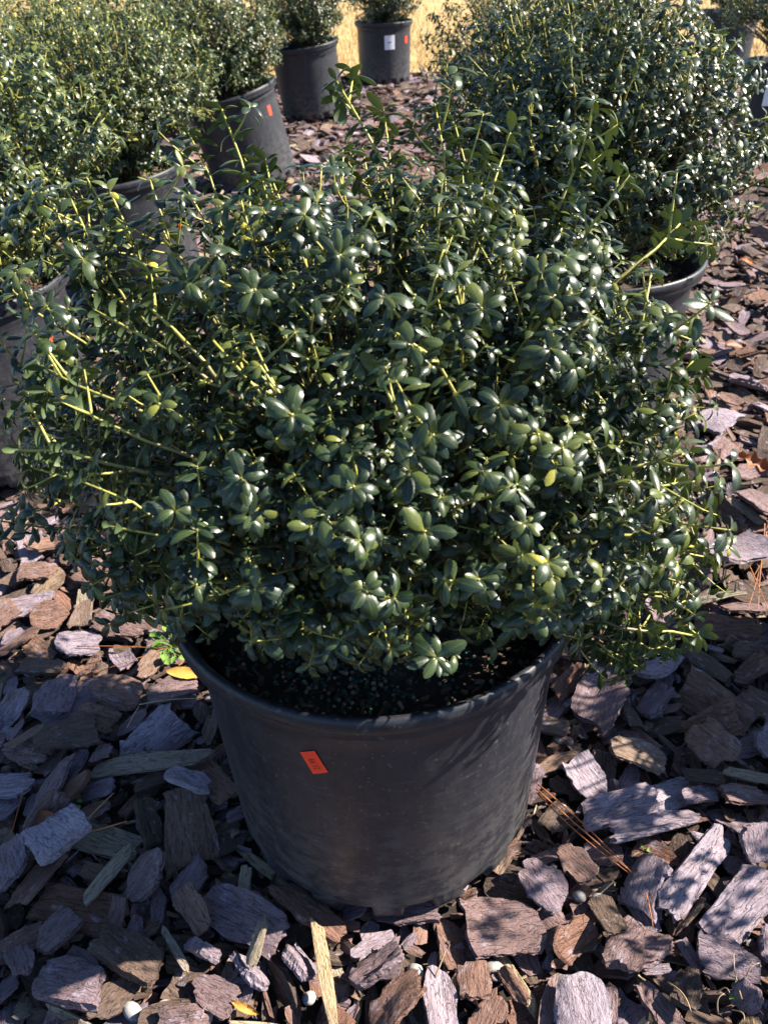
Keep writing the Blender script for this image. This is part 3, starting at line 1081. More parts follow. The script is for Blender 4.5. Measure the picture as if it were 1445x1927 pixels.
def pixel_on_wall(px, py, pot):
    """(angle, height) of the point of a standing pot's wall that shows at a pixel."""
    d = ray(px, py); o = np.array([0, 0, CAM_H]); c = np.array(pot.location)
    t = .3
    for _ in range(400):
        p = o + d * t - c
        if np.hypot(p[0], p[1]) < wall_r(p[2]) + .0009: break
        t += .004
    lo, hi = t - .004, t
    for _ in range(30):
        m = (lo + hi) / 2; p = o + d * m - c
        if np.hypot(p[0], p[1]) < wall_r(p[2]) + .0009: hi = m
        else: lo = m
    return math.atan2(p[1], p[0]), p[2]


A_ = -math.pi / 2
POT_AT = dict(main=(-.012, .654, 0.0), left=(-.872, 1.60, .0), wide=(-.775, 2.58, .0), tilted=(-.555, 4.0, .0), pale=(-.36, 5.70, .0), far=(.135, 7.0, .0),
              right=(.458, 1.62, .0), behind=(.64, 3.3, .0), edge=(2.0, 4.16, .0), edgefar=(2.71, 6.8, .0), offright=(.88, .80, 0), nearright=(.84, .20, 0), upleft=(-1.32, 3.75, .0), topleft=(-1.15, 5.3, .0))


main_pot = nursery_pot(POT_AT['main'], 0, 'large black pot in front of all others, with a slanted orange price sticker')
pe = link('fertiliser_pellets', pellet_mesh(4, 460, (-104, 26, .135, .035)), main_pot); pe['kind'] = 'stuff'
cs = [pixel_on_wall(*q, main_pot) for q in ((564.5, 1415), (592, 1413), (617.5, 1453.5), (589.5, 1456.5))]
st = link('price_sticker', wall_patch('price_sticker', cs, M_STICKER, 8), main_pot)
ca = np.array(cs)


def price_place(x, y):
    # the figures run up the sticker, their tops to the left
    t = .56 - x * .235          # along the long side, from the upper edge down
    s = .52 - y * .62
    p = (ca[0] * (1 - s) + ca[1] * s) * (1 - t) + (ca[3] * (1 - s) + ca[2] * s) * t
    return on_wall(p[0], p[1], .0014)


link('lettering', text_mesh('21.99', price_place, M_INK), st)

left_pot = nursery_pot(POT_AT['left'], 0, 'sunlit grey-black pot at the left edge, small orange sticker near its right side')
link('price_sticker', wall_patch('price_sticker', [pixel_on_wall(*q, left_pot) for q in ((88.5, 614), (101, 614), (100, 645), (88, 645))], M_STICKER, 6), left_pot)
wide_pot = nursery_pot(POT_AT['wide'], 1.1, 'black pot with straw-coloured soil, behind the left end of the front shrub', (R(3), R(-3)), True)
sticker(wide_pot, A_ + 1.15 - 1.1, .25, .020, .045)
tilted_pot = nursery_pot(POT_AT['tilted'], 2.0, 'black pot leaning over to the left, its right half in the sun', (R(3), R(-12)), True)
sticker(tilted_pot, A_ + 1.02 - 2.0, .30, .020, .04)
pale_pot = nursery_pot(POT_AT['pale'], 2.6, 'slightly leaning black pot right behind the pot that leans left', (R(2), R(-6)), True)
far_pot = nursery_pot(POT_AT['far'], .9, 'farthest upright black pot at the top, white label on its front')
sticker(far_pot, A_ + .95 - .9, .285, .02, .045, 0)
lb = link('name_label', wall_patch('name_label', [(A_ - .10 - .9 + .10, .352 - .03), (A_ + .38 - .9, .352 - .027), (A_ + .38 - .9, .232), (A_ + 0.0 - .9, .23)], M_LABEL, 6), far_pot)
link('print', wall_patch('print', [(A_ + .10 - .9, .281), (A_ + .26 - .9, .282), (A_ + .26 - .9, .276), (A_ + .10 - .9, .275)], M_PRINT, 4, .0016), lb)
right_pot = nursery_pot(POT_AT['right'], 0.0, 'sunlit grey pot with white barcode label, half hidden by the front shrub')
lc_ = [pixel_on_wall(*q, right_pot) for q in ((1172, 579), (1222, 577), (1206, 694), (1152, 690))]
lab = link('barcode_label', wall_patch('barcode_label', lc_, M_LABEL, 8), right_pot)
la = np.array(lc_)


def lab_xy(s, t, off=.0015):
    p = (la[0] * (1 - s) + la[1] * s) * (1 - t) + (la[3] * (1 - s) + la[2] * s) * t
    return on_wall(p[0], p[1], off)


link('lettering', text_mesh('Ile', lambda x, y: lab_xy(.46 + x * .20, .17 - y * .12), M_PRINT), lab)
bb = Bag(); g = np.random.RandomState(12); s0 = .22
while s0 < .90:
    w_ = g.choice([.012, .02, .034])
    vs = [lab_xy(s_, t_) for t_ in (.66, .78, .90) for s_ in (s0, s0 + w_)]
    bb.add(vs, [(0, 2, 3, 1), (2, 4, 5, 3)])
    s0 += w_ + g.choice([.014, .022, .03])
link('barcode', bb.mesh('barcode', M_PRINT), lab)
behind_pot = nursery_pot(POT_AT['behind'], 1.9, 'pot hidden in the shade behind the big dark shrub on the right')
edge_pot = nursery_pot(POT_AT['edge'], .4, 'black pot cut by the right edge of the view, white tag hanging over its rim')
edgefar_pot = nursery_pot(POT_AT['edgefar'], 1.4, 'black pot at the far upper right, just in front of the dry grass')
off_pot = nursery_pot(POT_AT['offright'], 2.2, 'added smaller pot out of view right of the front pot, below a shade-casting shrub', (0, 0), False, .8)  # unseen pot, added with its shrub to shade the right-hand mulch
nr_pot = nursery_pot(POT_AT['nearright'], .2, 'added smaller pot out of view at the lower right, below a shade-casting shrub', (0, 0), False, .8)  # unseen pot, added with its shrub to dapple the lower right
upl_pot = nursery_pot(POT_AT['upleft'], 2.2, 'pot out of view under the yellowish shrub at the upper left')
topl_pot = nursery_pot(POT_AT['topleft'], 1.2, 'pot hidden behind the yellowish shrubs at the top left')

# ------------------------------------------------------------------ the front shrub
MC, MR = np.array([-.015, .672, .558]), np.array([.315, .315, .248])


def front_clamp(P, g):
    """The branches over the front of the pot keep above its rim."""
    k = 1.02 - .35 * max(0, abs(P[0]) - .08)
    P = P.copy()
    if P[2] > .50 and P[0] > .235: P[0] = .235 + .02 * g.normal()
    if P[2] < .52 and P[0] < -.25: P[0] = -.25 + .02 * g.normal()
    zmin = .438 + .02 * g.rand()
    if P[2] < zmin: P[2] = zmin
    ymin = (CAM_H - P[2]) / max(k, .93) + .012 * abs(g.normal())
    if P[1] < ymin: P[1] = ymin
    return P


def on_shrub(px, py, f=1.0):
    """Where a sight line meets the shrub's outline (or passes closest to it)."""
    d = ray(px, py); o = (np.array([0, 0, CAM_H]) - MC) / MR
    e = d / MR
    a, b, c = e @ e, 2 * o @ e, o @ o - f * f
    q = b * b - 4 * a * c
    t = (-b - math.sqrt(q)) / (2 * a) if q > 0 else -b / (2 * a)
    return np.array([0, 0, CAM_H]) + d * t


front = Shrub(101, (POT_AT['main'][0], POT_AT['main'][1], SOIL_Z), .0192, .0046)
fill_shrub(front, MC, MR, 270, 120, 31, leafy=.115, twigs=7, r=.0021, zmin=-.66, fresh_p=.55, tall_p=.06, clamp=front_clamp)
# shoots one can single out in the photograph: tip, a lower point of the stem, how far out, leafy length, twigs, thickness, fresh
for tip, low, f, lf, tw, r, fr in [
    ((632, 150), (745, 300), 1.32, .24, 3, .0026, .6), ((418, 206), (458, 330), 1.18, .17, 2, .0024, 1), ((1124, 192), (1062, 375), 1.22, .24, 5, .0024, .2),
    ((1090, 250), (1050, 385), 1.15, .13, 3, .0020, 0),  ((722, 208), (735, 310), 1.16, .16, 3, .0022, .3),
    ((818, 195), (842, 320), 1.20, .17, 3, .0022, 0), ((856, 236), (885, 330), 1.12, .14, 3, .0022, 1), ((282, 338), (300, 430), 1.05, .08, 2, .0024, 1),
    ((208, 362), (240, 460), 1.06, .08, 2, .0022, 1), ((16, 386), (95, 455), 1.14, .10, 3, .0028, .8), ((80, 352), (135, 455), 1.10, .12, 4, .0020, .6),
    ((128, 480), (270, 600), .98, .14, 4, .0024, .6), ((180, 585), (330, 660), 1.00, .15, 3, .0026, .4), ((262, 560), (480, 760), .97, .16, 4, .0026, .4),
    ((400, 640), (620, 850), .98, .13, 4, .0026, .2), ((355, 250), (400, 350), 1.1, .07, 1, .0020, .6), ((500, 300), (520, 400), 1.06, .09, 3, .0024, .2),
    ((78, 688), (200, 750), 1.05, .10, 2, .0022, .2), ((90, 735), (210, 800), 1.06, .10, 2, .0022, 0), ((38, 848), (200, 860), 1.07, .10, 2, .0026, 0),
    ((60, 880), (200, 890), 1.04, .07, 1, .0020, 0), ((152, 905), (240, 960), 1.03, .06, 1, .0022, .2), ((205, 990), (330, 1010), 1.0, .08, 2, .0022, .2),
    ((300, 1150), (400, 1120), 1.02, .08, 2, .0022, 0), ((735, 620), (835, 680), 1.0, .08, 2, .0024, .4), ((725, 690), (750, 800), .98, .07, 1, .0024, 0),
    ((835, 470), (800, 560), 1.0, .09, 3, .0026, 1), ((1040, 560), (1100, 470), 1.0, .10, 3, .0028, .4), ((1225, 512), (1222, 625), 1.08, .08, 2, .0024, .3),
    ((1300, 640), (1222, 610), 1.08, .09, 2, .0024, .5), ((1312, 668), (1230, 790), 1.06, .10, 3, .0026, .2), ((1322, 705), (1250, 730), 1.05, .09, 2, .0022, 0),
    ((1300, 850), (1180, 880), 1.06, .12, 4, .0026, .2), ((1305, 905), (1200, 900), 1.05, .12, 3, .0026, .4), ((1305, 1030), (1160, 1010), 1.08, .12, 3, .0028, .4),
    ((1275, 945), (1170, 1020), 1.03, .10, 2, .0026, .2), ((1312, 1192), (1150, 1180), 1.12, .10, 1, .0028, .4), ((1240, 1090), (1100, 1060), 1.04, .10, 2, .0026, .2),
    ((1215, 1180), (1100, 1130), 1.06, .06, 2, .0024, .1), ((1280, 420), (1190, 480), 1.12, .10, 3, .0024, 0),
    ((1185, 330), (1120, 420), 1.08, .10, 3, .0026, .2), ((960, 250), (940, 360), 1.08, .09, 3, .0024, .2), 
    ((1140, 1232), (1040, 1160), 1, .10, 4, .0024, 0), ((1160, 1190), (1060, 1130), 1, .10, 5, .0024, 0), ((1185, 1228), (1070, 1150), 1.10, .10, 3, .0024, .2), ((1262, 1222), (1120, 1165), 1.14, .10, 3, .0024, 0), ((1105, 1185), (1000, 1120), 1.04, .09, 3, .0024, .2), ((1290, 1130), (1150, 1100), 1.1, .10, 4, .0024, 0), ((1200, 1120), (1080, 1080), 1.05, .10, 4, .0024, 0),
]:
    T = on_depth(*tip, .74 - .1 * (tip[1] > 300)) if tip[1] < 420 else on_depth(*tip, .60) if tip[0] > 1000 and tip[1] > 1080 else on_shrub(*tip, f)
    L = on_depth(*low, .70 - .06 * (low[1] > 400)) if tip[1] < 420 else on_shrub(*low, f * .93)
    if T[2] < .44 and tip[0] < 1000: T[2] = .44
    front.shoot(T, T - L, lf * 1.8, tw + (1 if tip[0] > 300 else 0), max(fr, .5 if tip[1] < 600 else fr), r, small=1.06)
# rosettes that look out at the camera
for px, py, f, fr in [(665, 915, 1.02, .3), (687, 1110, 1.03, .5), (822, 1238, 1.05, .4), (800, 1000, 1.0, .4), (585, 992, 1.0, .5), (370, 1100, 1.0, .4), (1005, 1150, 1.0, .4),
                      (815, 818, 1.0, .5), (990, 985, 1.0, 1), (1040, 1085, 1.0, .9), (900, 1090, .99, 0), (480, 1110, 1.0, .2), (770, 885, .99, .2), (550, 780, 1.0, .4), (1035, 655, 1.0, .3),
                      (905, 580, 1.0, .2), (640, 480, 1.0, .3), (480, 545, 1.0, .3), (350, 530, 1.0, .4), (940, 760, 1.0, .1), (455, 900, 1.0, 0), (330, 960, 1.0, .1)]:
    T = on_shrub(px, py, f)
    T = np.array([T[0], max(T[1], (CAM_H - T[2]) / 1.14), max(T[2], .42)])
    cam_dir = unit(np.array([0, 0, CAM_H]) - T)
    front.shoot(T, cam_dir + np.array([0, -.1, .15]), .07, 1, fr, .0026, small=1.08)
raise_shrub(front, 'holly_shrub', 'big dark green holly shrub with glossy leaves growing in the front pot', 'holly shrubs in the nursery pots', True, 300, True)

# ------------------------------------------------------------------ the shrubs behind
for key, seed, dC, rad, no, ni, ll, np_, lab, kw in [
    ('left', 11, (-.01, 0, .29), (.36, .36, .24), 260, 130, .023, 300, 'glossy holly shrub at the left edge, over the sunlit grey-black pot', dict(fresh_p=.8, tall_p=.14, zmin=-.62)),
    ('wide', 12, (-.01, .03, .26), (.345, .35, .235), 250, 130, .0215, 300, 'rounded holly shrub with yellow-green tips in the pot with straw-coloured soil', dict(fresh_p=.8, tall_p=.14, zmin=-.6)),
    ('tilted', 13, (-.04, .05, .27), (.31, .33, .25), 190, 90, .025, 220, 'dense dark holly shrub in the pot that leans left', dict(fresh_p=.3, tall_p=.08, zmin=-.6)),
    ('pale', 14, (-.03, .03, .27), (.30, .32, .24), 140, 70, .026, 90, 'small neat holly shrub in the slightly leaning pot', dict(fresh_p=.1, tall_p=.04, zmin=-.65)),
    ('far', 15, (0, 0, .26), (.33, .34, .25), 90, 50, .029, 40, 'shaded holly shrub over the farthest pot with the white label', dict(fresh_p=.2, tall_p=.06)),
    ('right', 16, (-.05, -.02, .305), (.30, .33, .235), 270, 170, .0225, 300, 'large loose dark holly shrub on the right, with long upright shoots', dict(fresh_p=.08, tall_p=.14, zmin=-.80)),
    ('behind', 17, (0, 0, .28), (.43, .42, .29), 250, 130, .0225, 260, 'holly shrub with small leaves behind the large loose one on the right', dict(fresh_p=.25, tall_p=.12)),
    ('edge', 18, (.02, .06, .30), (.36, .36, .24), 90, 50, .028, 160, 'holly shrub at the upper right edge, over the pot with the white tag', dict(zmin=-.55, fresh_p=.15, tall_p=.12)),
    ('edgefar', 19, (0, 0, .27), (.36, .36, .25), 70, 40, .029, 30, 'holly shrub in the far pot at the upper right corner', dict(fresh_p=.1)),
    ('offright', 20, (0, 0, .26), (.29, .36, .24), 36, 8, .028, 0, 'added holly shrub out of view on the right, casting shade beside the front pot', dict(fresh_p=.1, tall_p=.4, twigs=4)),  # added outside the view; spread and height set for the shade it casts
    ('nearright', 23, (0, 0, .12), (.25, .36, .18), 40, 6, .028, 0, 'small loose holly shrub added out of view, casting dapples at the lower right', dict(fresh_p=.1, twigs=2)),  # added outside the view, kept sparse so its shade breaks into dapples
    ('upleft', 21, (0, 0, .27), (.44, .42, .28), 200, 110, .0225, 220, 'yellowish holly shrub at the upper left, beyond the rounded one', dict(fresh_p=1, tall_p=.18)),
    ('topleft', 22, (0, 0, .27), (.42, .40, .28), 130, 60, .028, 120, 'farthest yellow-green holly shrub at the top left', dict(fresh_p=1, tall_p=.16)),
]:
    b = np.array(POT_AT[key]) + np.array([0, 0, SOIL_Z])
    if key in ('offright', 'nearright'): b = np.array(POT_AT[key]) + np.array([0, 0, SOIL_Z * .8])
    if key == 'tilted': b = b + np.array([-.074, 0, -.01])
    sh = Shrub(300 + seed, b, ll, .0070 if key in ('left', 'right', 'wide') else .0082)
    sh.tone = {'left': .16, 'wide': .18, 'upleft': .30, 'topleft': .30, 'tilted': .05}.get(key, -.04)  # left-hand shrubs yellowed so that leaf colour carries some of their sunlight
    fill_shrub(sh, b + np.array(dC), rad, no, ni, seed, **{**dict(leafy=.17, twigs=5, zmin=-.82, r=.0023), **kw})
    c = POT_AT[key]
    if key == 'right':
        skirt(sh, c, 22, (.15, .24), (.46, .56), (-120, 40)); skirt(sh, c, 44, (.10, .31), (.44, .56), (-80, 80), .15, 6)
    if key == 'left': skirt(sh, c, 34, (.17, .27), (.42, .52), (-110, 20))
    if key in ('wide', 'tilted', 'pale', 'far', 'upleft', 'topleft', 'behind'):
        skirt(sh, b - np.array([0, 0, SOIL_Z]), 34, (.06, .27), (.42, .54), (-175, -20), .14, 6)
    raise_shrub(sh, 'holly_shrub', lab, 'holly shrubs in the nursery pots', False, np_)
hang_leaves()

# resting places of the loose chips (settled once with rigid bodies): x, y in mm, z in half mm, rotation (quaternion vector part, hundredths)
BAKED = [
-484,1526,16,0,-4,1,521,1171,6,-5,100,-2,-351,1145,12,2,-1,-34,784,1049,9,-85,52,-3,-826,1061,18,-14,-15,63,332,1045,8,-2,0,44,-658,1673,7,0,3,95,
706,1466,18,-10,-9,13,229,336,21,-1,0,39,574,688,4,-11,-12,72,-317,325,20,4,0,-95,-154,1752,9,-7,-17,94,-473,1050,30,61,-77,17,656,1691,14,-3,1,-96,
-287,849,12,-94,34,1,-412,224,14,58,-81,10,724,1359,8,66,27,26,127,871,7,1,-3,-97,560,255,19,-8,-5,-96,421,1380,24,-4,-6,-40,468,1366,8,3,-2,-99,
856,1023,7,13,-70,-69,-193,872,6,5,3,32,-733,562,22,2,-5,47,219,1565,19,97,-26,1,679,1351,7,-3,-1,10,274,436,12,-2,-25,-97,413,605,12,-100,-3,-2,
-547,1475,9,6,6,71,-861,1016,9,17,99,-4,677,1387,7,-4,-4,95,-251,1394,8,87,45,6,-244,1146,8,-95,-30,0,-629,707,17,-85,-52,4,87,468,6,8,12,62,
613,1006,5,8,9,54,-374,1503,18,-7,-99,7,471,1296,12,-5,2,-2,9,1594,17,0,0,6,-271,364,10,11,17,76,612,605,20,-1,-2,99,-561,1419,19,-83,55,-8,
-132,1596,17,4,15,96,543,91,12,-1,0,-74,-97,1149,9,-1,3,-93,-495,1690,3,-81,-58,1,712,533,7,8,3,46,-193,1589,4,-83,55,0,-343,561,5,-2,0,7,
117,1729,14,54,84,3,-487,1761,10,6,-1,-69,-533,333,10,89,46,5,575,1324,9,-2,2,-13,-408,1400,6,3,0,-74,253,773,25,5,-14,-92,-234,1675,9,2,-3,100,
169,1564,7,-23,-7,20,-858,690,22,90,-43,-3,-500,1454,5,-1,2,-68,556,564,23,-8,99,7,156,1303,4,-62,-79,-1,89,1696,6,1,1,96,349,649,12,-3,-2,69,
250,406,21,-19,-48,79,-711,1632,12,-96,26,2,137,302,11,3,15,80,-109,402,12,-8,4,-36,581,773,4,-7,12,-86,469,1145,14,-1,23,96,416,678,20,49,-87,-4,
-313,945,27,-2,100,-4,-740,105,6,-9,-11,90,701,584,28,-8,-2,-99,-641,776,3,8,-2,-26,-550,1529,3,-7,-5,62,448,1397,54,-4,-3,1,41,1095,10,19,54,77,
682,1400,8,-2,-5,92,-525,1738,24,10,-8,-58,-150,180,16,-2,-1,73,688,1112,13,8,-5,-25,-704,323,9,14,-3,-46,520,1221,10,-84,-55,1,682,311,7,3,-3,-98,
77,1330,9,-2,-6,84,-197,204,8,-3,-3,100,234,119,15,-19,5,-36,-388,737,9,-1,-1,31,685,1542,26,-5,-30,94,607,1221,12,-28,-96,0,361,261,13,8,12,81,
-396,980,26,-17,-98,1,889,513,22,0,10,-99,684,387,19,-95,30,2,780,481,9,-48,87,-5,647,1064,7,1,1,-66,-17,1417,4,-1,0,-32,310,222,9,1,-7,-99,
336,789,17,1,2,7,798,1174,10,-2,17,-98,-731,817,8,-50,86,-7,135,993,11,1,-2,-73,272,251,6,-92,-40,1,10,235,29,0,0,85,365,1215,30,74,-67,-1,
-206,1040,17,-1,3,-97,-364,1669,6,1,0,73,-675,1249,8,0,-12,-99,58,268,16,-90,-42,4,-375,543,13,4,100,-4,211,924,14,-25,67,-65,-518,1398,57,-26,26,-88,
-802,119,12,-14,-2,19,439,528,3,-15,-2,6,752,346,14,7,-2,-14,321,647,13,-4,-1,63,-551,215,13,-75,66,-1,511,543,5,29,96,-2,405,282,13,2,0,-88,
-324,1024,22,97,-25,-1,-719,894,12,1,10,23,371,199,11,-1,3,-87,98,1077,9,3,1,19,858,561,6,1,1,66,672,572,8,-83,-55,0,100,1648,12,-13,-99,-2,
844,446,6,-3,12,-98,-596,206,5,14,2,-15,-34,238,30,-34,-9,93,293,150,8,3,6,83,381,665,7,-1,2,96,-45,1806,22,16,-13,-61,826,592,14,-91,-41,4,
-56,1539,15,1,2,9,-137,298,7,-2,0,20,-236,863,16,0,0,73,-172,359,5,-13,-4,31,660,636,10,6,5,-22,-599,795,6,-100,-3,3,684,1010,6,-5,8,-71,
-102,1092,6,-65,-76,1,291,1363,9,6,12,75,-460,803,16,9,-99,-13,-587,1473,30,13,-7,-92,-402,179,12,-10,5,-55,201,224,31,-1,-7,100,351,812,8,-2,71,-70,
486,1078,10,1,1,-93,-778,1711,10,1,1,-13,262,909,8,19,1,2,-710,680,7,-14,-5,47,411,537,16,3,-5,-93,-286,750,5,0,0,-100,-215,973,9,-7,5,-50,
18,1295,17,16,-1,-6,233,1659,10,0,0,-8,811,1092,10,-1,5,-100,-478,1669,12,0,3,-12,752,101,11,-8,-1,39,-608,145,8,-14,-99,-1,420,1092,9,-10,4,-28,
87,1551,10,-32,-95,1,723,192,13,-10,10,-78,-463,407,6,75,-65,-5,713,391,21,-38,-93,0,-271,1640,22,15,-9,-53,-465,562,7,-2,-13,90,-511,162,6,-10,6,-60,
404,595,7,58,0,-3,-763,371,6,0,0,62,-806,545,14,-99,-12,-1,350,1003,11,-81,58,-7,290,828,6,4,-9,-93,829,987,8,-21,-98,0,812,1628,11,-7,4,-38,
365,322,5,-58,81,-2,-185,247,15,-8,0,4,-247,814,9,-1,3,-95,-182,1336,21,-4,0,25,-23,1182,6,87,-50,2,564,973,26,-17,98,-7,-185,176,5,-9,-8,79,
-596,882,5,-99,0,-2,-480,816,6,0,-1,20,379,1056,11,-1,2,59,-855,184,7,-1,6,94,4,360,4,1,8,99,-215,683,17,-9,3,-29,603,213,14,6,1,-41,
-423,414,21,-18,5,-38,562,751,9,-2,-1,60,447,886,9,0,-1,6,-747,860,7,-95,30,4,610,563,9,95,29,3,735,465,8,77,-64,-3,-308,1049,10,-1,1,98,
-325,414,6,-1,-1,69,480,768,6,-2,4,-88,664,768,10,18,-10,-48,555,1076,9,25,-97,-4,33,173,7,-59,79,-13,165,1466,6,-1,3,-97,443,1048,4,1,0,-100,
-650,1758,8,98,6,0,-855,501,8,-94,34,2,-486,563,9,43,88,18,-48,325,11,-2,4,69,-533,209,16,-6,4,-66,-22,1655,16,-1,3,-88,55,1741,8,71,71,-4,
310,863,8,1,2,-95,-117,276,15,-2,-2,3,742,1412,15,-95,-32,-3,-431,1445,5,-13,-2,-1,759,318,9,97,26,1,-304,1164,13,-8,-10,92,-513,495,10,18,-4,-42,
-161,1075,7,0,0,64,220,590,35,-2,13,36,218,1303,25,98,-19,-8,726,968,8,-2,3,-75,-63,1102,24,-89,44,-6,-617,455,13,-71,-2,-1,-577,511,47,96,-20,18,
-591,1730,7,-84,53,-2,757,1643,7,-39,92,-1,-549,458,26,1,-2,-62,-240,960,18,-71,70,-3,690,1763,5,0,0,46,-16,296,17,26,-96,-2,-188,1074,9,5,-13,-94,
-609,1514,5,-15,99,-1,218,1612,13,-4,-1,30,576,1062,6,2,8,-100,-8,1728,20,-64,-76,1,151,809,8,-1,-5,94,-172,1219,10,-4,-1,18,-616,1621,8,-52,-85,5,
194,574,20,55,84,-4,-69,1670,4,100,8,1,-559,1298,12,-70,71,0,742,776,15,70,-72,-2,258,420,6,-4,-7,96,647,908,27,1,1,-38,581,161,10,2,-1,-63,
-520,1037,12,3,-5,-96,623,554,7,-27,66,-64,-642,273,12,62,-79,1,311,323,7,-88,48,0,55,1471,9,0,-5,-33,527,716,20,-4,-11,5,247,260,7,-62,78,-4,
-691,715,7,48,88,6,-564,250,12,-10,-10,65,49,1335,8,0,-1,-67,418,751,12,99,-8,0,-7,995,7,-12,6,-43,-104,1292,17,-100,-3,0,-662,127,9,-1,0,-93,
-14,1449,18,-1,5,-99,781,815,6,-2,-9,100,506,906,7,0,-1,58,-772,1103,14,-2,99,-8,-672,337,17,6,9,86,-70,448,11,6,100,4,-537,1591,9,0,0,85,
-281,288,13,-10,8,-70,48,357,12,-10,-99,3,-491,1636,12,100,0,2,-419,264,12,13,-4,-28,-298,1713,13,2,1,-43,-236,1436,11,1,7,19,266,1416,7,1,7,76,
417,994,22,-2,4,55,580,1464,7,2,11,90,-99,903,11,19,-13,-57,871,464,16,-1,-93,36,-502,1229,5,0,0,-98,220,960,7,11,-5,-54,-664,1071,18,-25,66,-64,
118,944,17,96,28,-2,439,289,23,-2,20,-89,-243,775,6,8,-1,-7,522,1108,18,1,1,-63,-323,642,13,4,-19,-95,598,821,16,21,17,47,559,546,24,32,2,6,
112,1348,4,-67,74,-1,312,513,20,-3,4,82,179,110,7,70,-71,-10,-810,1190,68,-57,3,-73,797,734,9,-1,-3,100,22,1427,13,1,3,-100,142,1672,27,95,30,-2,
529,1149,4,-97,22,-1,-598,435,10,-1,2,93,-755,187,10,0,0,23,347,753,20,10,-7,-93,315,176,6,0,3,48,206,518,13,-6,72,-69,-808,1146,15,9,-1,-11,
295,1444,7,-1,4,-86,-400,509,5,-4,0,-32,-329,462,6,-95,30,0,744,673,8,0,-2,-93,266,864,21,-77,63,0,681,480,6,-59,81,-4,252,1576,7,-4,1,-36,
494,192,6,1,8,99,469,265,6,-2,0,81,264,1517,7,-9,-9,60,-290,1394,13,6,2,44,766,1493,7,0,0,-67,-7,1429,4,-61,-38,37,207,826,6,-1,0,-78,
570,371,8,-7,-100,3,-204,1755,9,-6,-6,53,57,140,18,-6,7,-71,-300,1533,5,68,-22,-22,-374,1529,27,56,-81,10,178,1177,13,7,2,35,233,1166,8,2,7,75,
-426,1283,7,-3,-2,66,-471,965,17,2,29,95,470,1422,13,-91,41,0,337,1257,9,-84,-54,5,-769,1239,7,-4,3,93,-402,1250,6,12,-17,-90,-643,834,12,-36,93,-4,
-820,427,5,11,99,0,-247,302,12,-3,-1,-67,708,1676,6,-44,89,-13,530,1188,11,-1,18,98,774,1095,8,-5,-4,59,331,1217,42,40,-23,-11,222,1201,5,-99,13,1,
207,697,18,-1,-1,78,-113,1273,3,0,0,-97,524,168,10,-1,-1,-100,-242,1116,15,4,8,-43,-207,1346,55,-84,54,-2,344,128,7,1,6,92,-118,1488,11,-13,-8,41,
144,1222,6,-40,92,-2,-175,825,23,-6,-3,87,-616,1526,4,99,13,2,244,1627,12,32,61,62,546,938,9,1,1,3,672,227,4,-65,-76,0,793,1199,15,-99,-12,-5,
-521,817,14,1,4,-100,-531,885,9,-3,-1,-69,-729,311,14,97,-25,-1,-346,162,16,-1,-4,100,-451,1598,35,14,-99,8,-419,1358,9,0,0,74,-672,976,5,10,-1,-20,
-148,1555,30,-23,-6,25,-856,609,5,-41,90,-13,849,1278,11,-1,6,99,-304,427,12,0,-1,75,-415,454,15,-25,13,18,-645,1049,14,1,-4,50,-845,1705,16,9,4,52,
23,1674,46,-14,-4,-98,355,818,21,-4,37,91,-807,1260,11,-40,-91,11,730,1025,5,-100,8,0,-798,695,9,-2,-1,80,-101,325,6,-1,10,98,170,1648,14,13,0,63,
387,1018,7,1,0,100,78,378,22,5,70,71,-658,1322,6,71,9,8,523,999,9,0,3,-100,-208,912,11,-93,-6,-5,-160,860,9,6,-2,-57,-814,140,5,-14,-1,12,
-179,543,16,-2,-6,94,-427,530,7,-7,5,-31,-89,1482,9,5,-4,-33,547,614,7,-2,1,68,185,188,7,2,0,-80,163,749,33,-22,-3,25,-574,1226,12,1,2,13,
-781,857,7,44,-90,3,-512,224,12,-5,-2,-94,696,682,15,4,-14,-96,763,411,26,-1,1,-89,836,134,8,48,88,5,-174,1127,10,-5,1,-23,505,967,20,7,-8,70,
159,1201,9,95,33,0,-726,436,11,-8,-2,39,644,514,6,1,2,-95,697,486,4,8,8,76,770,365,7,-1,-1,42,-345,810,4,0,0,64,-769,907,20,64,-77,0,
660,685,18,-51,85,-13,-167,1016,25,-63,77,11,-695,530,16,-12,-13,65,244,1445,20,15,7,-76,-248,1072,14,-48,-88,3,470,1340,68,-31,32,-82,-701,860,22,-9,2,1,
331,600,9,1,-13,99,-237,383,33,3,11,-27,-376,1025,11,-7,-1,-83,-495,890,21,-8,-9,67,831,1141,19,-90,-43,7,467,985,27,-16,11,-54,155,1411,9,-93,36,1,
370,1288,39,-5,-11,-81,424,465,29,-3,-4,-64,101,280,10,6,-3,-86,-30,1290,7,-3,5,-73,604,1248,6,-12,-2,31,92,1463,15,0,0,83,307,743,30,-3,-16,-14,
794,1012,19,12,-11,11,-366,492,9,1,0,-52,-430,564,11,-99,-15,0,-18,185,43,11,7,-99,-681,499,5,65,75,6,-375,1668,3,-77,-64,0,387,633,9,0,2,43,
528,834,10,-18,-2,9,3,1117,3,-1,-1,99,153,1435,14,10,2,99,-292,384,5,-2,0,42,677,831,5,-6,10,-74,-805,1224,8,0,0,26,-148,893,8,1,-5,28,
23,1399,9,2,14,-98,-402,615,4,-28,-96,3,-175,1113,4,-15,0,-8,330,1101,15,38,92,-4,731,321,12,0,-1,17,808,1031,10,8,-5,66,-557,611,7,79,59,6,
413,1303,11,-10,9,-68,190,1265,17,0,0,-30,-310,1253,23,-26,97,2,384,687,16,-24,-8,29,383,575,41,-5,93,-36,-663,600,27,-1,-100,0,-733,1667,12,-95,-29,7,
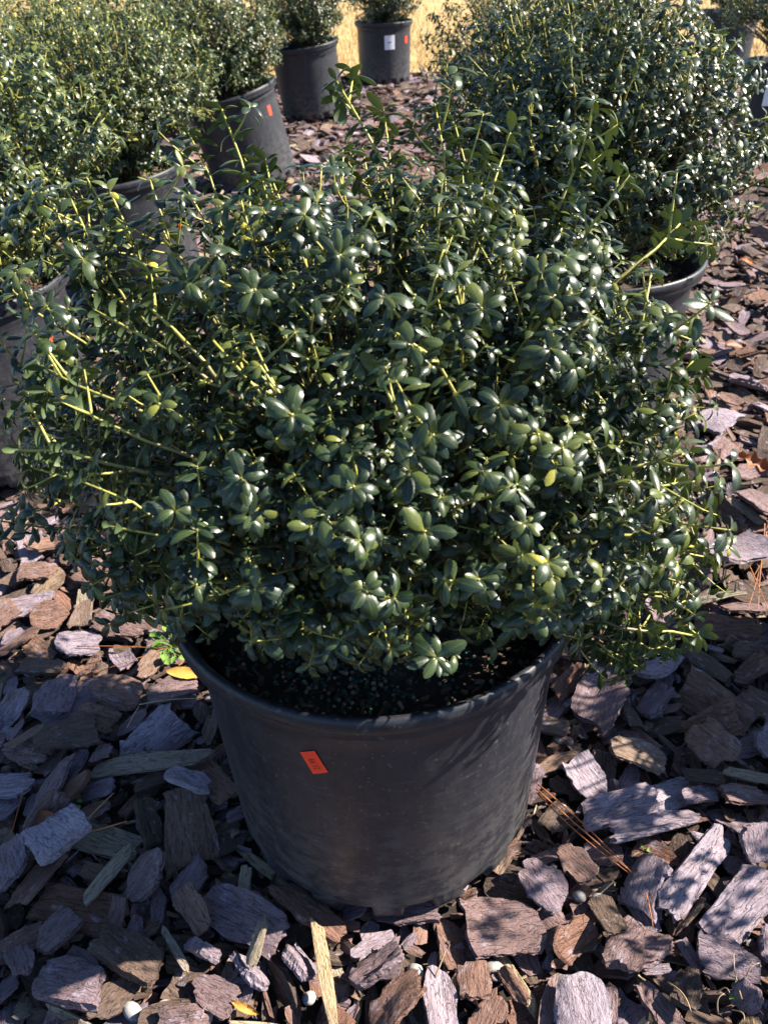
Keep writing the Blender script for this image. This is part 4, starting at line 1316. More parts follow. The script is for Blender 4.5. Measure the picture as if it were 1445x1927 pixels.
-397,1133,4,-24,97,-1,522,1396,18,-65,-76,-4,189,855,5,9,3,28,653,407,7,-52,84,-12,-539,1682,15,2,-9,80,623,560,45,-87,42,19,-537,851,6,1,-4,100,
-8,1484,8,-2,8,-87,552,1429,7,-1,-3,47,104,194,7,-63,78,-1,152,909,21,0,-7,-76,650,738,11,-2,3,100,730,1206,32,1,-10,-21,722,918,7,0,16,-98,
-635,1176,19,-100,5,3,387,486,6,0,2,90,24,943,15,-57,-82,1,96,1227,21,27,96,0,-390,526,21,-96,22,5,770,649,22,-87,49,0,444,1228,8,0,0,-95,
-862,872,14,46,89,-1,735,1750,20,4,-3,93,-426,168,18,18,-16,-59,-238,1239,12,7,-4,23,222,188,22,-13,-98,-16,805,285,8,-5,-13,94,-626,1257,4,0,-1,87,
-217,297,19,82,-53,-14,816,1407,5,-12,-1,5,224,1064,9,5,4,83,415,939,7,-5,5,-31,767,1316,7,63,-76,-16,53,834,6,9,-3,-50,-351,450,8,-89,45,-3,
-220,1091,19,-98,-14,11,134,251,12,-5,-2,60,-16,436,6,3,1,-90,-522,259,30,3,18,4,243,1254,7,12,2,39,183,297,35,-31,-25,88,-139,1700,10,-7,-10,73,
-755,1708,7,66,26,25,-308,482,21,2,1,-43,-550,1194,8,0,0,34,817,100,12,1,-5,29,419,1136,8,8,-2,-21,-310,1680,35,-83,48,-27,83,854,6,12,-99,2,
-395,819,20,-2,-6,-48,138,1729,39,-13,9,-78,-718,372,40,5,-24,-90,-396,1045,16,58,81,2,-46,452,5,-88,48,1,719,519,35,10,7,95,-360,646,16,-8,-1,43,
-902,665,19,73,68,0,-476,307,6,-15,-3,21,-759,851,6,0,-1,-24,-402,792,11,4,100,-8,-712,1126,21,5,9,83,426,1232,45,0,1,7,193,1641,7,0,4,-93,
455,974,8,5,15,93,-637,901,16,-9,12,-83,-517,1354,17,-100,-2,1,-745,880,6,-16,2,-11,653,1300,10,0,0,66,560,1118,31,14,12,93,-846,890,10,-4,4,91,
873,1364,10,-1,0,28,-197,1363,23,36,-1,-88,873,1243,8,10,8,42,333,1384,13,36,-92,-11,34,1125,13,-4,0,-25,-109,950,12,-57,82,-6,-783,879,9,-1,0,-35,
673,1077,13,-3,2,-63,-814,244,5,-1,0,-90,-414,1667,7,-78,62,-5,673,625,40,-10,4,-76,283,347,58,-7,12,-49,-245,340,28,8,4,97,-440,494,5,-4,12,-96,
-690,897,17,-8,4,-96,67,1413,17,87,-50,-3,304,1422,7,9,99,9,-204,1254,13,2,1,76,266,286,8,-71,71,0,-392,894,25,99,-15,-2,790,584,10,-1,1,-100,
-420,1222,12,-3,-4,-62,221,1540,34,18,-4,59,735,1003,9,0,-2,-88,895,1311,14,-2,2,-78,787,561,21,10,6,68,661,430,47,99,-9,4,-358,988,24,32,-8,87,
693,1265,7,0,-3,-77,-431,1179,18,43,-90,-5,-13,968,8,-29,96,-2,633,1041,19,16,6,71,-507,1763,8,52,-50,-48,54,243,34,-5,-98,10,-365,1243,8,0,1,19,
129,842,10,-2,-6,-13,-135,1211,11,0,-7,-7,-295,670,18,-1,9,11,-522,1449,48,-10,3,-94,847,710,8,-3,-13,98,-460,528,6,9,-4,-22,807,1363,6,1,-8,-98,
236,902,35,13,2,-6,-474,1139,9,5,-9,-89,-38,1702,48,19,-14,-94,246,1123,11,4,-6,-98,579,1134,5,10,2,2,-454,1748,21,91,-31,15,374,1092,4,-61,79,-1,
-606,996,30,-56,83,2,698,632,7,-1,-1,-49,-620,1655,7,-7,-4,37,713,472,9,4,-1,-79,-626,509,65,99,7,14,-63,1411,8,1,0,-81,557,615,56,13,-13,-67,
-298,147,8,-4,5,-84,-757,1672,12,8,-1,64,570,438,12,-93,37,0,219,792,10,-1,0,-10,-355,337,4,-1,1,-60,25,1095,5,-6,5,-34,-148,245,45,-80,-56,20,
733,499,6,2,-2,97,554,183,7,-67,-74,2,155,1279,43,-73,61,-24,782,1509,5,4,-6,-77,604,1072,17,14,9,-90,125,962,30,16,-36,-92,-578,617,8,6,4,29,
-337,432,5,-1,1,-65,706,1152,17,7,-98,17,587,717,7,-4,0,-16,622,512,23,-29,95,4,69,1605,8,-2,-3,78,-774,725,16,-10,12,-75,554,508,9,11,-8,-56,
-224,624,7,99,15,0,-136,1419,25,-1,1,30,-182,1172,16,1,0,90,-499,453,33,-72,68,3,-613,273,17,-2,-18,-98,-680,1606,6,66,27,26,759,1044,11,15,-11,-67,
576,332,11,2,-1,-98,738,1659,26,-95,27,-13,25,1204,8,-7,1,36,584,382,4,-100,4,0,260,636,14,-49,-87,3,-647,111,32,15,-4,51,554,1279,10,28,96,-5,
665,483,15,-12,-2,-71,271,1356,36,55,75,22,370,1156,10,6,2,4,83,444,7,88,47,0,455,1269,7,-1,3,-78,-486,749,21,-4,-2,94,590,1203,10,8,-3,-30,
-493,554,25,18,1,-92,-247,500,11,-3,-1,30,-581,1654,14,-8,100,3,-97,199,8,-49,-52,50,599,1008,7,3,-7,-81,240,1323,6,1,0,-34,63,418,9,2,4,81,
689,934,32,-7,12,18,-550,1350,5,-86,-50,1,246,837,24,77,59,10,668,264,9,56,83,3,-614,571,11,-45,-38,50,-315,1522,7,2,7,94,-810,463,4,62,78,2,
-807,409,13,-5,-21,95,-77,1201,14,-3,0,-89,-312,267,5,9,-4,-46,-62,1599,22,-2,-7,-80,515,390,17,70,-72,-1,-809,1674,8,46,-55,-53,-897,1736,7,-4,-5,71,
-328,1648,15,-1,-7,-6,705,975,4,0,6,84,-664,662,18,4,-7,-25,-43,1510,23,17,6,3,-84,1773,45,-18,-23,75,58,1202,11,-1,2,-91,-620,1711,4,-85,-53,0,
756,517,16,2,1,84,-686,1009,10,2,-5,44,-607,416,14,-3,-15,91,-391,1105,15,-61,-80,3,98,1156,7,-46,88,-9,741,1110,16,-7,-2,98,-271,561,8,-90,-44,1,
-248,1669,36,42,-33,-62,561,1239,4,-97,-25,1,447,687,13,6,-11,-84,763,929,11,-96,6,1,-293,1573,6,-53,-85,3,-716,526,39,-60,79,3,-317,584,9,9,-5,-45,
-440,1370,14,-12,-9,86,599,398,11,0,-2,16,387,294,18,-13,-12,2,-825,256,5,-2,0,46,-474,235,9,-72,70,-2,-734,921,10,0,1,53,821,434,9,-39,32,-58,
-542,759,3,0,0,-3,-214,1393,8,-1,2,97,-387,283,10,3,10,96,101,1727,10,-13,-18,81,-867,617,21,1,-9,-69,-785,764,10,-1,-3,96,188,504,15,3,-66,-75,
-245,1482,7,0,-4,-97,-5,1547,17,-45,-89,0,336,702,4,0,0,98,264,1335,8,3,17,93,118,398,16,98,11,-8,-356,1470,24,3,13,-67,303,392,12,-4,-8,98,
249,718,12,-49,87,0,228,851,4,0,5,85,16,302,72,27,-94,10,-268,1395,29,-45,83,-25,-775,1186,17,-88,45,12,710,1705,37,-89,-45,-4,301,699,12,3,-4,56,
-365,765,7,1,2,98,332,1312,17,47,-88,-3,-527,148,5,11,-5,-41,368,931,6,87,-49,2,339,850,7,9,6,64,800,1305,11,0,-2,78,-25,1360,30,-52,80,-31,
744,301,3,-1,-15,98,22,1742,9,77,-63,-4,-391,581,31,1,13,97,-600,838,17,-1,1,86,-610,1388,5,-5,100,-4,389,1330,62,4,100,-8,8,1355,17,-94,-27,2,
-861,234,20,2,4,93,-649,1511,7,1,1,-98,360,1436,13,1,-6,-98,273,1285,33,15,14,39,-296,885,18,1,0,94,270,241,33,-21,7,-42,816,1070,9,-97,-24,3,
98,128,4,-89,-46,1,492,225,15,3,-17,-48,-803,600,48,55,-83,7,-331,788,6,-8,1,-3,79,1105,6,0,1,27,-517,110,11,11,-2,-24,99,1418,9,-15,-98,13,
119,149,9,-1,-4,87,174,798,11,13,13,41,784,459,34,-12,-1,1,-216,1067,9,49,87,-7,-548,1551,4,2,-8,-94,-454,1184,27,83,50,19,-658,475,11,-16,69,70,
67,222,21,-25,9,-96,-215,1155,9,65,34,30,-377,1709,7,-2,-2,-26,-840,1218,9,-10,-99,8,-42,1128,6,-8,3,-36,-520,286,6,69,-70,-13,-235,1435,38,-17,25,-95,
-117,454,16,1,-3,-97,-57,964,11,-99,-14,3,-250,1173,30,-7,-15,-92,335,156,4,2,8,97,45,1271,29,21,11,28,-480,648,13,0,-2,76,857,351,7,0,0,-38,
-806,165,14,1,-100,-3,-71,401,11,8,2,84,407,829,20,-21,98,-6,174,887,27,30,19,76,-325,718,5,92,39,1,-160,1582,21,15,98,-4,95,1372,15,4,7,-68,
354,386,9,-78,63,1,-579,1419,44,69,71,12,-420,376,6,-3,2,-65,547,887,11,6,71,70,-5,1064,10,-10,-5,36,-357,737,46,28,8,38,624,936,43,-7,3,-66,
112,1137,21,3,24,-20,434,406,9,-1,1,-94,-460,506,6,-3,0,12,728,252,22,-9,-1,37,589,929,31,37,-88,-29,234,288,47,-8,63,-68,-286,1186,9,0,5,-79,
210,1350,6,-100,6,1,-220,740,14,14,99,-1,547,434,20,-45,-83,31,-394,115,12,-10,17,-87,-555,301,7,9,-4,-13,727,1092,3,91,-41,2,-427,1526,6,0,0,100,
-131,857,14,5,-6,-63,-362,1099,13,0,0,58,762,1593,7,0,-1,28,614,1306,8,-4,71,-70,835,639,9,-3,13,-93,-200,1473,11,-52,85,-5,-136,1305,6,-3,0,-11,
-297,1234,6,-98,-21,3,-560,398,29,-69,68,20,-50,1457,6,-1,0,-99,-762,1057,9,-3,-7,86,-399,1709,9,42,89,14,592,1253,25,-15,0,56,-131,1366,7,-68,73,0,
399,168,6,-63,76,-13,-626,1428,11,-7,-12,93,-726,619,8,-81,58,-5,21,1060,9,-45,89,-6,-302,88,11,6,2,7,519,582,21,-16,-8,-15,-345,106,28,-52,84,-2,
277,584,11,-1,0,-94,-770,448,18,-43,90,1,-808,317,20,-93,36,1,-188,77,20,-2,-4,100,782,275,28,-25,-38,72,-222,1457,14,-7,-22,96,123,903,6,-1,-1,60,
-327,1469,8,1,-18,-98,590,376,5,0,0,100,164,1783,9,32,95,-2,-341,526,32,-35,-14,36,-301,631,28,43,14,24,145,1026,15,2,10,98,-401,1630,8,-1,-3,95,
-704,1015,28,-86,-51,7,436,1191,25,-13,-1,2,619,1148,43,45,-73,-46,-467,1714,8,-11,1,5,-233,482,22,-1,8,9,-174,424,11,0,-1,82,416,1250,6,-1,2,-44,
-694,1178,8,-81,59,-2,826,1360,9,-21,68,-67,-464,782,31,8,-10,55,251,503,7,-7,0,-7,-399,487,47,-99,9,0,-571,827,31,-13,9,-27,-523,493,3,-90,44,-1,
340,206,8,-2,4,-72,612,813,55,46,-70,-45,470,482,12,13,99,4,-513,1456,77,-10,13,-9,688,712,24,12,31,94,-452,464,25,-2,-96,24,861,209,11,24,97,3,
301,98,18,-72,11,-7,522,684,5,1,2,-93,-602,1128,15,89,-45,0,620,724,10,-4,0,-20,-436,112,5,2,3,95,388,234,31,11,4,90,-703,296,29,-23,-96,-14,
-351,1715,13,0,-1,-71,-92,1362,16,1,2,96,-266,508,7,-18,-12,52,-141,1147,18,18,12,41,658,1109,22,93,28,13,-777,799,16,2,-17,28,754,331,31,-1,-10,79,
534,260,7,-4,-5,81,425,1122,50,-93,-22,-8,-236,244,30,13,-19,-97,487,1024,44,-19,1,-98,230,295,8,-68,-23,21,394,876,8,0,0,100,232,1023,7,-2,0,67,
222,781,29,15,-11,-98,-585,1604,10,4,3,79,615,474,13,1,1,13,-789,188,5,0,11,97,-192,1093,26,-14,-7,-83,383,1475,16,3,14,96,-61,1013,4,0,0,-17,
-646,737,18,-1,2,70,435,249,42,6,24,-35,794,337,8,3,2,74,-64,294,6,71,-13,-13,-487,180,14,4,14,-18,-404,1462,28,22,98,-4,668,22,18,-99,-14,3,
-531,915,50,9,-24,-97,-745,991,18,0,-2,-100,-190,1556,7,-1,4,-86,444,1041,7,9,-71,-69,268,158,7,4,0,-62,302,807,10,-99,-16,1,471,211,6,39,-60,-59,
188,1174,57,-52,-85,1,407,543,48,6,11,98,754,1550,5,-6,15,-92,792,1565,11,0,2,66,359,986,38,-98,16,-10,-813,371,7,-2,4,-76,397,1036,50,-83,-50,19,
-37,1266,47,-46,-88,-4,744,1318,17,-8,-7,-87,533,162,49,-4,0,-71,-627,335,5,62,-78,-1,-378,421,18,93,31,-20,-789,529,7,1,0,-100,-824,854,4,50,86,-2,
858,899,8,-8,12,-84,537,482,16,-4,7,91,-711,1071,10,-1,1,90,319,1455,10,58,-81,3,-528,1076,8,9,7,46,-722,1216,17,-99,5,-5,-291,1471,8,1,0,-96,
185,277,11,-1,2,95,-662,690,42,-15,-16,72,559,349,13,5,3,-96,-758,279,15,4,3,-66,-313,1486,29,11,-99,7,-327,883,9,24,-4,-26,737,1338,24,53,-5,8,
52,1336,49,-1,5,49,-362,803,6,-8,-13,84,-279,1755,6,98,-21,2,-793,930,4,-2,10,-98,688,388,65,-54,80,17,-448,1008,16,0,-1,-67,497,854,25,2,-24,-96,
777,1160,47,26,10,-56,-784,239,23,-3,-3,81,-291,1223,17,4,-2,26,-191,392,45,-57,-80,18,-391,336,13,-13,-95,29,654,105,24,-3,1,84,260,1328,4,0,-1,94,
89,1005,9,-100,-7,0,-695,1218,7,-92,37,-6,480,876,13,92,40,-1,-518,656,9,3,-1,-59,841,1509,7,98,21,-3,-633,238,8,-20,1,11,-257,1023,9,-8,-7,72,
-224,1386,23,18,-2,48,-663,1477,7,18,-98,0,-531,937,17,-4,0,30,-601,1369,7,1,0,-100,693,1643,40,22,-5,-21,783,1383,14,0,9,45,-644,1001,10,-4,-6,47,
-37,1310,5,-61,-38,33,-471,877,8,-3,3,-52,-151,1074,77,-17,-42,-85,-205,852,52,11,-5,-98,293,1149,9,-1,2,-56,-704,144,16,56,83,2,-370,1253,5,-98,-22,-1,
-96,1537,32,2,96,-22,539,682,13,1,11,-21,380,1423,38,-70,-28,27,-186,1069,34,-2,10,56,-106,1578,37,-87,-36,31,-628,345,31,98,-6,-18,-707,205,13,-68,-72,11,
174,987,37,14,8,59,28,1477,30,-81,-48,30,786,685,10,-8,2,-1,376,755,5,-1,16,-99,376,1190,47,0,8,-95,-851,1117,15,88,-47,9,243,539,11,0,3,100,
347,955,4,-2,-1,93,336,913,14,-1,1,-45,429,733,7,0,0,-100,233,1492,4,-28,96,-1,16,340,15,0,-72,70,-618,1273,27,-41,7,5,-484,490,10,2,4,69,
4,1433,71,-52,-85,6,789,383,4,-63,78,-2,-124,1246,22,7,15,90,-218,421,11,-4,4,-49,397,405,27,-5,-6,4,-192,1627,5,0,12,-98,317,477,5,-12,0,-14,
5,155,5,-100,7,0,766,1282,7,-99,-14,4,806,621,33,18,-3,2,70,243,5,-98,-12,0,-187,1397,43,-7,-20,56,765,577,13,-3,-2,74,103,1180,45,-9,99,-12,
-637,365,11,0,4,-98,-788,990,3,0,0,95,-543,1105,7,15,-70,-68,-209,1114,6,-29,-96,3,-463,179,45,14,99,5,734,1387,8,-1,12,-99,-697,1267,32,10,-26,-92,
-138,337,12,0,0,-70,405,1259,92,-4,11,-17,395,786,17,-1,-3,21,122,169,10,39,-13,-30,-551,1734,40,-9,-7,1,848,1233,10,65,33,30,279,1407,5,79,61,2,
-259,424,16,100,-4,-2,-565,1600,12,-24,18,-44,-444,1643,39,-6,-19,-74,-870,292,10,3,11,97,-586,643,17,37,-93,2,-33,304,45,92,-38,6,852,1736,9,0,2,-90,
-394,1684,15,-98,-11,9,712,1014,6,92,-39,-1,455,942,13,24,97,-3,-709,269,9,6,2,-28,-392,1386,11,-72,-70,-2,183,1703,10,95,-31,-2,-762,329,5,1,-3,-96,
-445,1247,19,-9,-9,70,740,685,23,-26,8,28,-438,452,26,-82,-12,21,-101,1393,7,-20,2,-7,837,261,21,27,8,10,670,1087,39,1,-14,-94,249,1225,12,-98,-16,5,
-670,827,18,11,1,-99,77,1751,39,57,-81,3,125,791,14,0,-1,7,-270,732,7,9,-1,-19,-272,202,8,12,9,58,90,840,23,1,-8,-96,713,1260,22,-22,-2,-61,
224,388,7,0,0,64,-807,902,13,10,0,50,596,514,5,26,-97,-2,-454,705,5,84,-54,-3,-249,454,13,-1,1,100,-372,1227,42,-97,20,11,-234,1701,16,-1,-1,1,
-217,1213,21,-12,24,95,-671,1210,11,2,4,41,578,482,6,0,0,100,243,1410,11,-94,25,-2,846,1555,5,7,8,61,146,1333,8,1,-100,1,-245,107,10,-1,-1,80,
655,1417,5,30,-64,-64,815,1474,10,-3,8,100,-558,1647,41,20,18,-59,257,998,11,0,4,-96,-762,943,27,-13,-19,-82,-558,776,10,-7,-6,43,-842,717,6,1,1,-17,
31,1549,14,-4,-4,-65,653,325,12,-3,-5,-47,-545,1165,5,-15,3,-19,585,654,29,-17,28,88,-448,1693,41,5,98,-17,-81,1026,9,-14,-6,25,307,1270,12,73,-18,-23,
739,896,31,-87,-48,0,-284,976,32,93,26,-10,-508,736,32,16,16,-96,327,411,10,-21,2,-13,-52,1562,39,-6,13,-26,-567,561,6,-67,75,-1,232,642,8,-1,-1,65,
264,1453,10,-69,72,-4,-632,1462,6,0,0,76,557,1380,11,13,-10,-78,-8,1215,31,42,-6,-66,-362,1273,23,0,-73,-67,154,1511,11,-2,-2,67,61,1128,4,-14,4,-25,
35,1466,7,-12,5,-50,-341,658,62,2,-8,-98,236,1160,35,6,12,-20,147,361,24,-5,-6,-98,188,1447,27,0,10,-9,457,207,16,-86,-47,2,765,377,42,58,-80,-14,
842,339,27,5,-5,-32,818,810,11,-69,21,-21,-116,1669,19,-16,-15,37,-268,545,7,-6,10,-90,635,1280,10,6,-4,-63,-58,353,6,-5,5,-75,-544,720,14,-6,-8,82,
-275,1589,13,4,-2,-49,-10,1020,47,10,96,26,-499,706,18,-5,-2,-90,-453,65,19,-48,-87,1,-185,718,10,15,-14,-69,-634,838,33,-72,68,13,580,1518,10,-94,-35,1,
-370,1375,16,-10,16,-72,76,221,31,0,25,-2,-391,439,12,72,67,-18,-368,850,7,0,0,96,341,1164,7,-1,1,-61,792,1257,12,90,-41,-5,-739,149,7,78,-62,1,
575,744,8,-1,3,-82,-762,570,3,-4,-3,54,-400,240,34,8,-10,95,333,340,12,4,3,78,100,1594,18,53,-85,1,839,222,8,3,3,-59,-317,354,35,7,-20,-91,
-821,1236,8,-19,-5,20,821,947,10,-96,26,3,-522,1239,31,-49,61,-52,-542,577,11,18,10,26,-522,596,8,-14,-70,69,206,950,14,-92,-35,-15,-631,404,16,52,85,-1,
467,344,14,4,-2,-93,437,512,37,3,16,1,794,1420,23,1,-15,-96,127,1397,13,-1,100,3,-48,1372,9,-92,-40,4,0,108,10,4,1,-86,624,361,21,99,13,1,
497,1056,29,-6,15,16,-80,1050,15,0,-20,-97,-586,1072,9,-6,9,-82,-580,1352,8,-6,100,-2,-716,60,15,-21,98,-2,377,845,11,-59,81,-4,-352,1381,16,-68,-72,-8,
707,1016,26,-29,9,-28,-202,1054,38,27,67,54,293,393,41,-8,-3,100,618,1477,16,96,-21,-4,752,552,26,-19,20,87,519,1220,23,-5,1,100,-435,1324,26,5,99,-8,
761,473,80,-18,1,42,-521,668,36,99,2,5,129,1628,8,-56,-83,0,-65,1074,32,-93,31,-15,-700,745,25,-33,94,-4,283,418,3,0,-100,0,467,1126,15,18,20,2,
200,994,4,-7,10,-72,-429,1511,6,-3,6,100,241,1509,7,-49,86,-12,-199,984,26,-25,-4,-51,114,1382,44,2,7,24,180,327,5,0,0,19,910,273,5,-10,12,-79,
133,194,7,-1,1,-98,582,841,36,-35,13,86,-504,245,40,-57,-79,8,-800,843,9,0,-2,94,-66,968,46,-14,0,-95,298,373,42,95,-24,-18,-334,1451,6,-96,-28,-1,
-610,677,17,1,8,-100,-119,294,7,2,1,-98,-142,286,60,-16,-24,-43,547,535,63,-3,1,-94,-145,1487,19,-13,-12,65,-679,422,6,-1,2,58,7,1564,6,1,6,93,
298,462,16,3,99,-10,710,337,9,-11,-9,52,-485,1083,34,-10,7,24,-319,1613,8,-6,-5,62,34,1755,39,88,-47,-8,-311,1574,4,-94,34,-1,332,302,9,-14,-6,24,
-599,551,36,-98,-10,-8,-441,580,8,-71,9,-10,-420,1166,28,-71,70,8,622,764,7,-85,-53,4,-544,358,3,-75,-66,2,763,863,30,-11,99,0,698,829,15,-6,-6,-98,
-734,720,10,0,1,-57,-383,1680,61,-82,-57,-2,-411,1172,15,94,32,6,377,182,10,-66,-26,27,613,1510,13,0,-14,-99,790,771,19,44,-90,1,584,1026,17,-15,-2,-46,
-211,929,14,-9,-100,-2,-738,285,40,-44,-17,59,-285,1583,28,97,-18,12,451,905,17,90,41,-8,355,616,10,4,9,95,269,134,8,-1,-3,96,-225,1005,43,-1,5,-89,
371,546,30,-26,-21,88,590,898,15,2,-1,95,760,741,25,0,-11,77,500,806,20,-53,-3,10,-391,357,26,-13,-73,67,-494,835,18,0,70,71,91,147,5,-91,42,-1,
-106,160,5,-9,-99,7,-637,1027,47,-8,-4,98,314,1485,6,2,0,20,-551,880,30,27,-62,-73,-436,721,6,4,-2,-17,169,352,54,8,11,57,-534,524,6,73,68,-4,
330,1412,3,-1,-1,97,209,395,6,0,1,-60,799,125,13,0,14,-99,186,1254,59,66,-62,-35,-620,471,13,2,-17,-98,-383,1472,4,-30,-95,1,-712,801,21,-26,57,-66,
758,520,42,1,1,78,-831,997,30,12,1,92,640,1730,22,-8,7,82,-242,1129,50,4,6,42,-397,1078,6,-4,-11,98,-866,1068,42,49,84,18,-727,947,29,-64,68,-32,
353,1047,28,-21,-6,44,-653,798,11,3,0,43,593,485,44,-90,33,-14,413,325,42,-21,-10,25,-147,829,7,-54,83,-7,781,1629,5,1,3,99,776,1762,6,-63,35,-33,
643,1315,23,-8,11,62,266,1022,5,-1,100,-3,833,378,8,1,-1,94,514,325,10,-59,79,-15,-733,1070,21,-96,25,-8,-763,462,6,37,91,16,129,1365,18,2,5,83,
-876,1112,5,-2,-1,94,-14,1115,32,-3,4,1,-243,643,4,1,1,-97,-209,1133,24,50,-86,5,-781,1678,12,5,13,79,-697,932,9,-8,-3,44,-261,168,20,87,-47,-11,
650,1428,7,-10,-3,41,676,1366,51,1,-8,-13,-728,191,4,-1,0,48,56,1037,16,0,24,97,-781,954,9,2,0,-86,841,561,4,6,-4,-59,-463,1552,52,-10,-56,81,
-316,235,24,31,-20,-54,623,676,7,1,0,-91,-289,985,34,92,-10,9,466,390,21,2,-15,-97,574,150,54,-79,-61,-1,26,1155,14,0,4,-8,218,469,7,-4,4,-43,
46,1524,30,23,16,66,-476,898,5,95,29,6,692,193,11,4,3,-35,-311,1137,60,-61,79,4,-176,1451,69,-33,76,-47,-832,378,6,-99,6,3,-555,835,64,97,25,-2,
-734,398,6,4,-5,-89,-234,892,30,53,-81,24,824,1263,8,-97,20,-5,-529,460,76,9,-7,14,556,1459,4,-4,10,-84,716,959,58,-62,-75,23,229,1467,5,23,97,-2,
97,1629,24,8,19,-98,-783,342,29,31,94,-5,-637,1554,26,0,-1,3,301,192,26,16,-98,-9,-34,1696,20,13,-4,-87,823,388,54,53,-84,5,462,968,87,-13,25,-55,
37,417,9,1,0,56,371,516,6,-69,-73,1,-66,1303,13,84,-51,-10,-363,937,26,-97,-5,-22,408,452,73,10,-2,29,-432,981,11,48,-53,-49,210,881,6,0,100,4,
434,359,10,-1,0,98,672,1304,15,10,7,65,-606,295,39,-21,-1,-29,745,1089,17,2,-23,85,-291,1552,3,92,40,0,193,1054,12,-26,97,-1,236,1342,43,-10,3,79,
721,727,28,-10,21,84,537,637,5,0,0,-94,-125,235,11,11,4,53,-10,1321,8,12,4,27,-354,1561,42,18,41,58,114,1792,7,-2,2,-90,-774,680,57,-21,-95,13,
-140,997,9,3,-4,55,689,1431,12,95,-27,-6,-530,1180,7,9,-3,-20,59,878,14,-7,100,-2,822,916,21,10,4,-72,-18,981,46,12,8,98,618,267,10,-3,6,79,
-69,263,12,-11,-12,72,-306,700,29,19,-1,33,130,1251,35,61,-58,-32,254,961,17,7,3,-67,702,285,20,0,-2,3,-36,1472,17,9,-100,-3,-780,1003,4,1,0,-99,
680,788,13,-42,-90,6,599,1344,21,-75,-65,11,349,365,36,-3,-74,67,170,256,22,95,-14,6,-197,1012,16,8,-31,-58,702,458,36,-32,-5,84,144,508,9,-93,37,2,
563,98,10,0,3,71,-581,240,20,0,-13,-16,755,1127,12,2,1,-21,-402,1569,25,92,29,17,494,457,51,-44,89,12,46,1438,58,-8,-97,0,-602,1683,24,-1,-12,-44,
565,512,5,85,-51,-6,454,720,20,2,24,97,489,1042,6,49,-87,-6,680,1235,61,-16,-37,81,185,929,21,-54,81,-13,857,1194,24,-68,-72,-4,243,1114,57,-9,99,2,
-122,1775,14,2,3,81,-715,111,12,-2,-2,88,-830,652,7,-98,21,0,-396,1492,4,-96,27,0,747,1439,6,99,-13,-1,395,1197,6,-60,-80,-3,-639,539,48,-3,85,-51,
-505,1604,9,2,12,96,622,1408,9,75,66,1,450,770,5,10,-4,-57,-464,163,63,-10,-28,95,648,797,21,7,-32,-58,324,1283,24,-77,47,-12,847,418,6,-2,0,43,
510,749,10,0,-4,100,-229,806,22,-97,2,9,535,298,6,-1,1,-64,-159,1222,45,3,-8,-21,-216,766,27,5,-4,34,-657,384,14,81,-58,12,531,608,6,0,-1,-52,
-653,1138,32,-12,-98,12,-333,1428,20,18,6,29,-155,1722,25,23,-14,-79,-455,1315,5,99,-10,1,88,1256,32,24,-24,89,-663,964,44,-45,89,3,-70,1481,7,42,90,-6,
-167,918,7,-5,-1,-98,712,1278,30,17,16,97,-151,327,29,-24,2,-11,-689,1736,7,0,-1,96,-797,514,9,10,5,-5,370,485,15,-8,-14,93,-679,776,39,93,-8,33,
189,1393,72,-52,85,8,212,1011,11,-70,16,-5,-94,1115,5,57,82,-4,-588,869,31,4,0,-52,-1,868,5,5,4,42,-380,1313,9,-2,11,-99,-682,1077,37,-13,7,32,
193,435,4,2,0,-19,-611,1336,8,1,0,-92,290,858,22,-3,6,-76,181,632,5,3,8,97,-614,1294,5,100,6,0,-50,1320,3,0,0,87,-447,1015,59,-73,-68,0,
-69,225,7,8,-7,10,-89,1256,8,3,0,-47,-268,1494,43,6,23,80,-480,698,16,-22,9,-94,909,819,16,2,3,97,33,1000,7,-73,-68,1,152,1661,41,3,-2,69,
107,470,9,8,6,74,598,294,5,-84,-54,1,637,999,55,9,-12,98,218,1748,9,52,-85,-4,621,651,15,-52,-82,12,435,648,13,7,9,89,293,1101,19,11,2,68,
655,244,10,-7,-9,79,175,1610,24,8,1,-93,-842,443,30,-61,0,6,543,861,42,-24,14,-21,494,650,17,1,-5,41,-437,739,32,-22,-86,41,-452,572,5,-99,14,3,
-768,376,37,16,-25,-95,-297,1579,56,-17,-7,29,-110,314,17,98,-18,1,822,1669,13,-91,40,-4,159,400,13,9,-99,-3,-881,586,23,-7,7,88,-726,1041,10,6,1,-7,
181,359,31,-95,-31,7,121,1412,33,-1,-100,-2,-129,1261,40,-26,7,-21,640,236,24,5,-19,21,468,1094,5,-6,-4,52,16,1398,38,-97,21,-5,-430,697,14,9,1,-51,
124,417,11,-3,0,-1,-58,1411,29,-21,36,-62,-19,1410,54,-14,-19,78,-208,940,23,-6,11,28,-502,639,28,99,12,4,296,661,5,39,-92,1,99,1347,67,-60,-72,-33,
592,1404,5,100,-1,2,-227,1658,33,-38,-47,54,-365,389,12,2,1,77,303,908,24,35,-15,-51,289,1040,6,83,55,5,-415,549,21,-11,12,47,304,112,45,-4,-12,-99,
496,1278,15,19,6,27,-857,587,3,-64,-76,-1,718,365,17,-25,89,19,251,1392,23,-54,-5,-7,-713,636,7,8,-2,-28,-87,1424,66,0,0,96,-606,249,5,-80,-60,2,
310,1412,22,7,6,20,-499,1656,32,-51,85,-10,-680,844,49,1,-12,78,341,684,9,-16,4,-24,468,1194,70,14,2,-25,418,875,8,0,-1,74,402,138,6,-2,1,-32,
582,1252,47,0,-17,-7,-407,646,9,-1,-10,-98,-152,488,19,-10,99,1,-798,959,6,4,-8,-87,665,344,5,2,0,-19,320,312,34,94,-3,11,384,169,19,91,38,4,
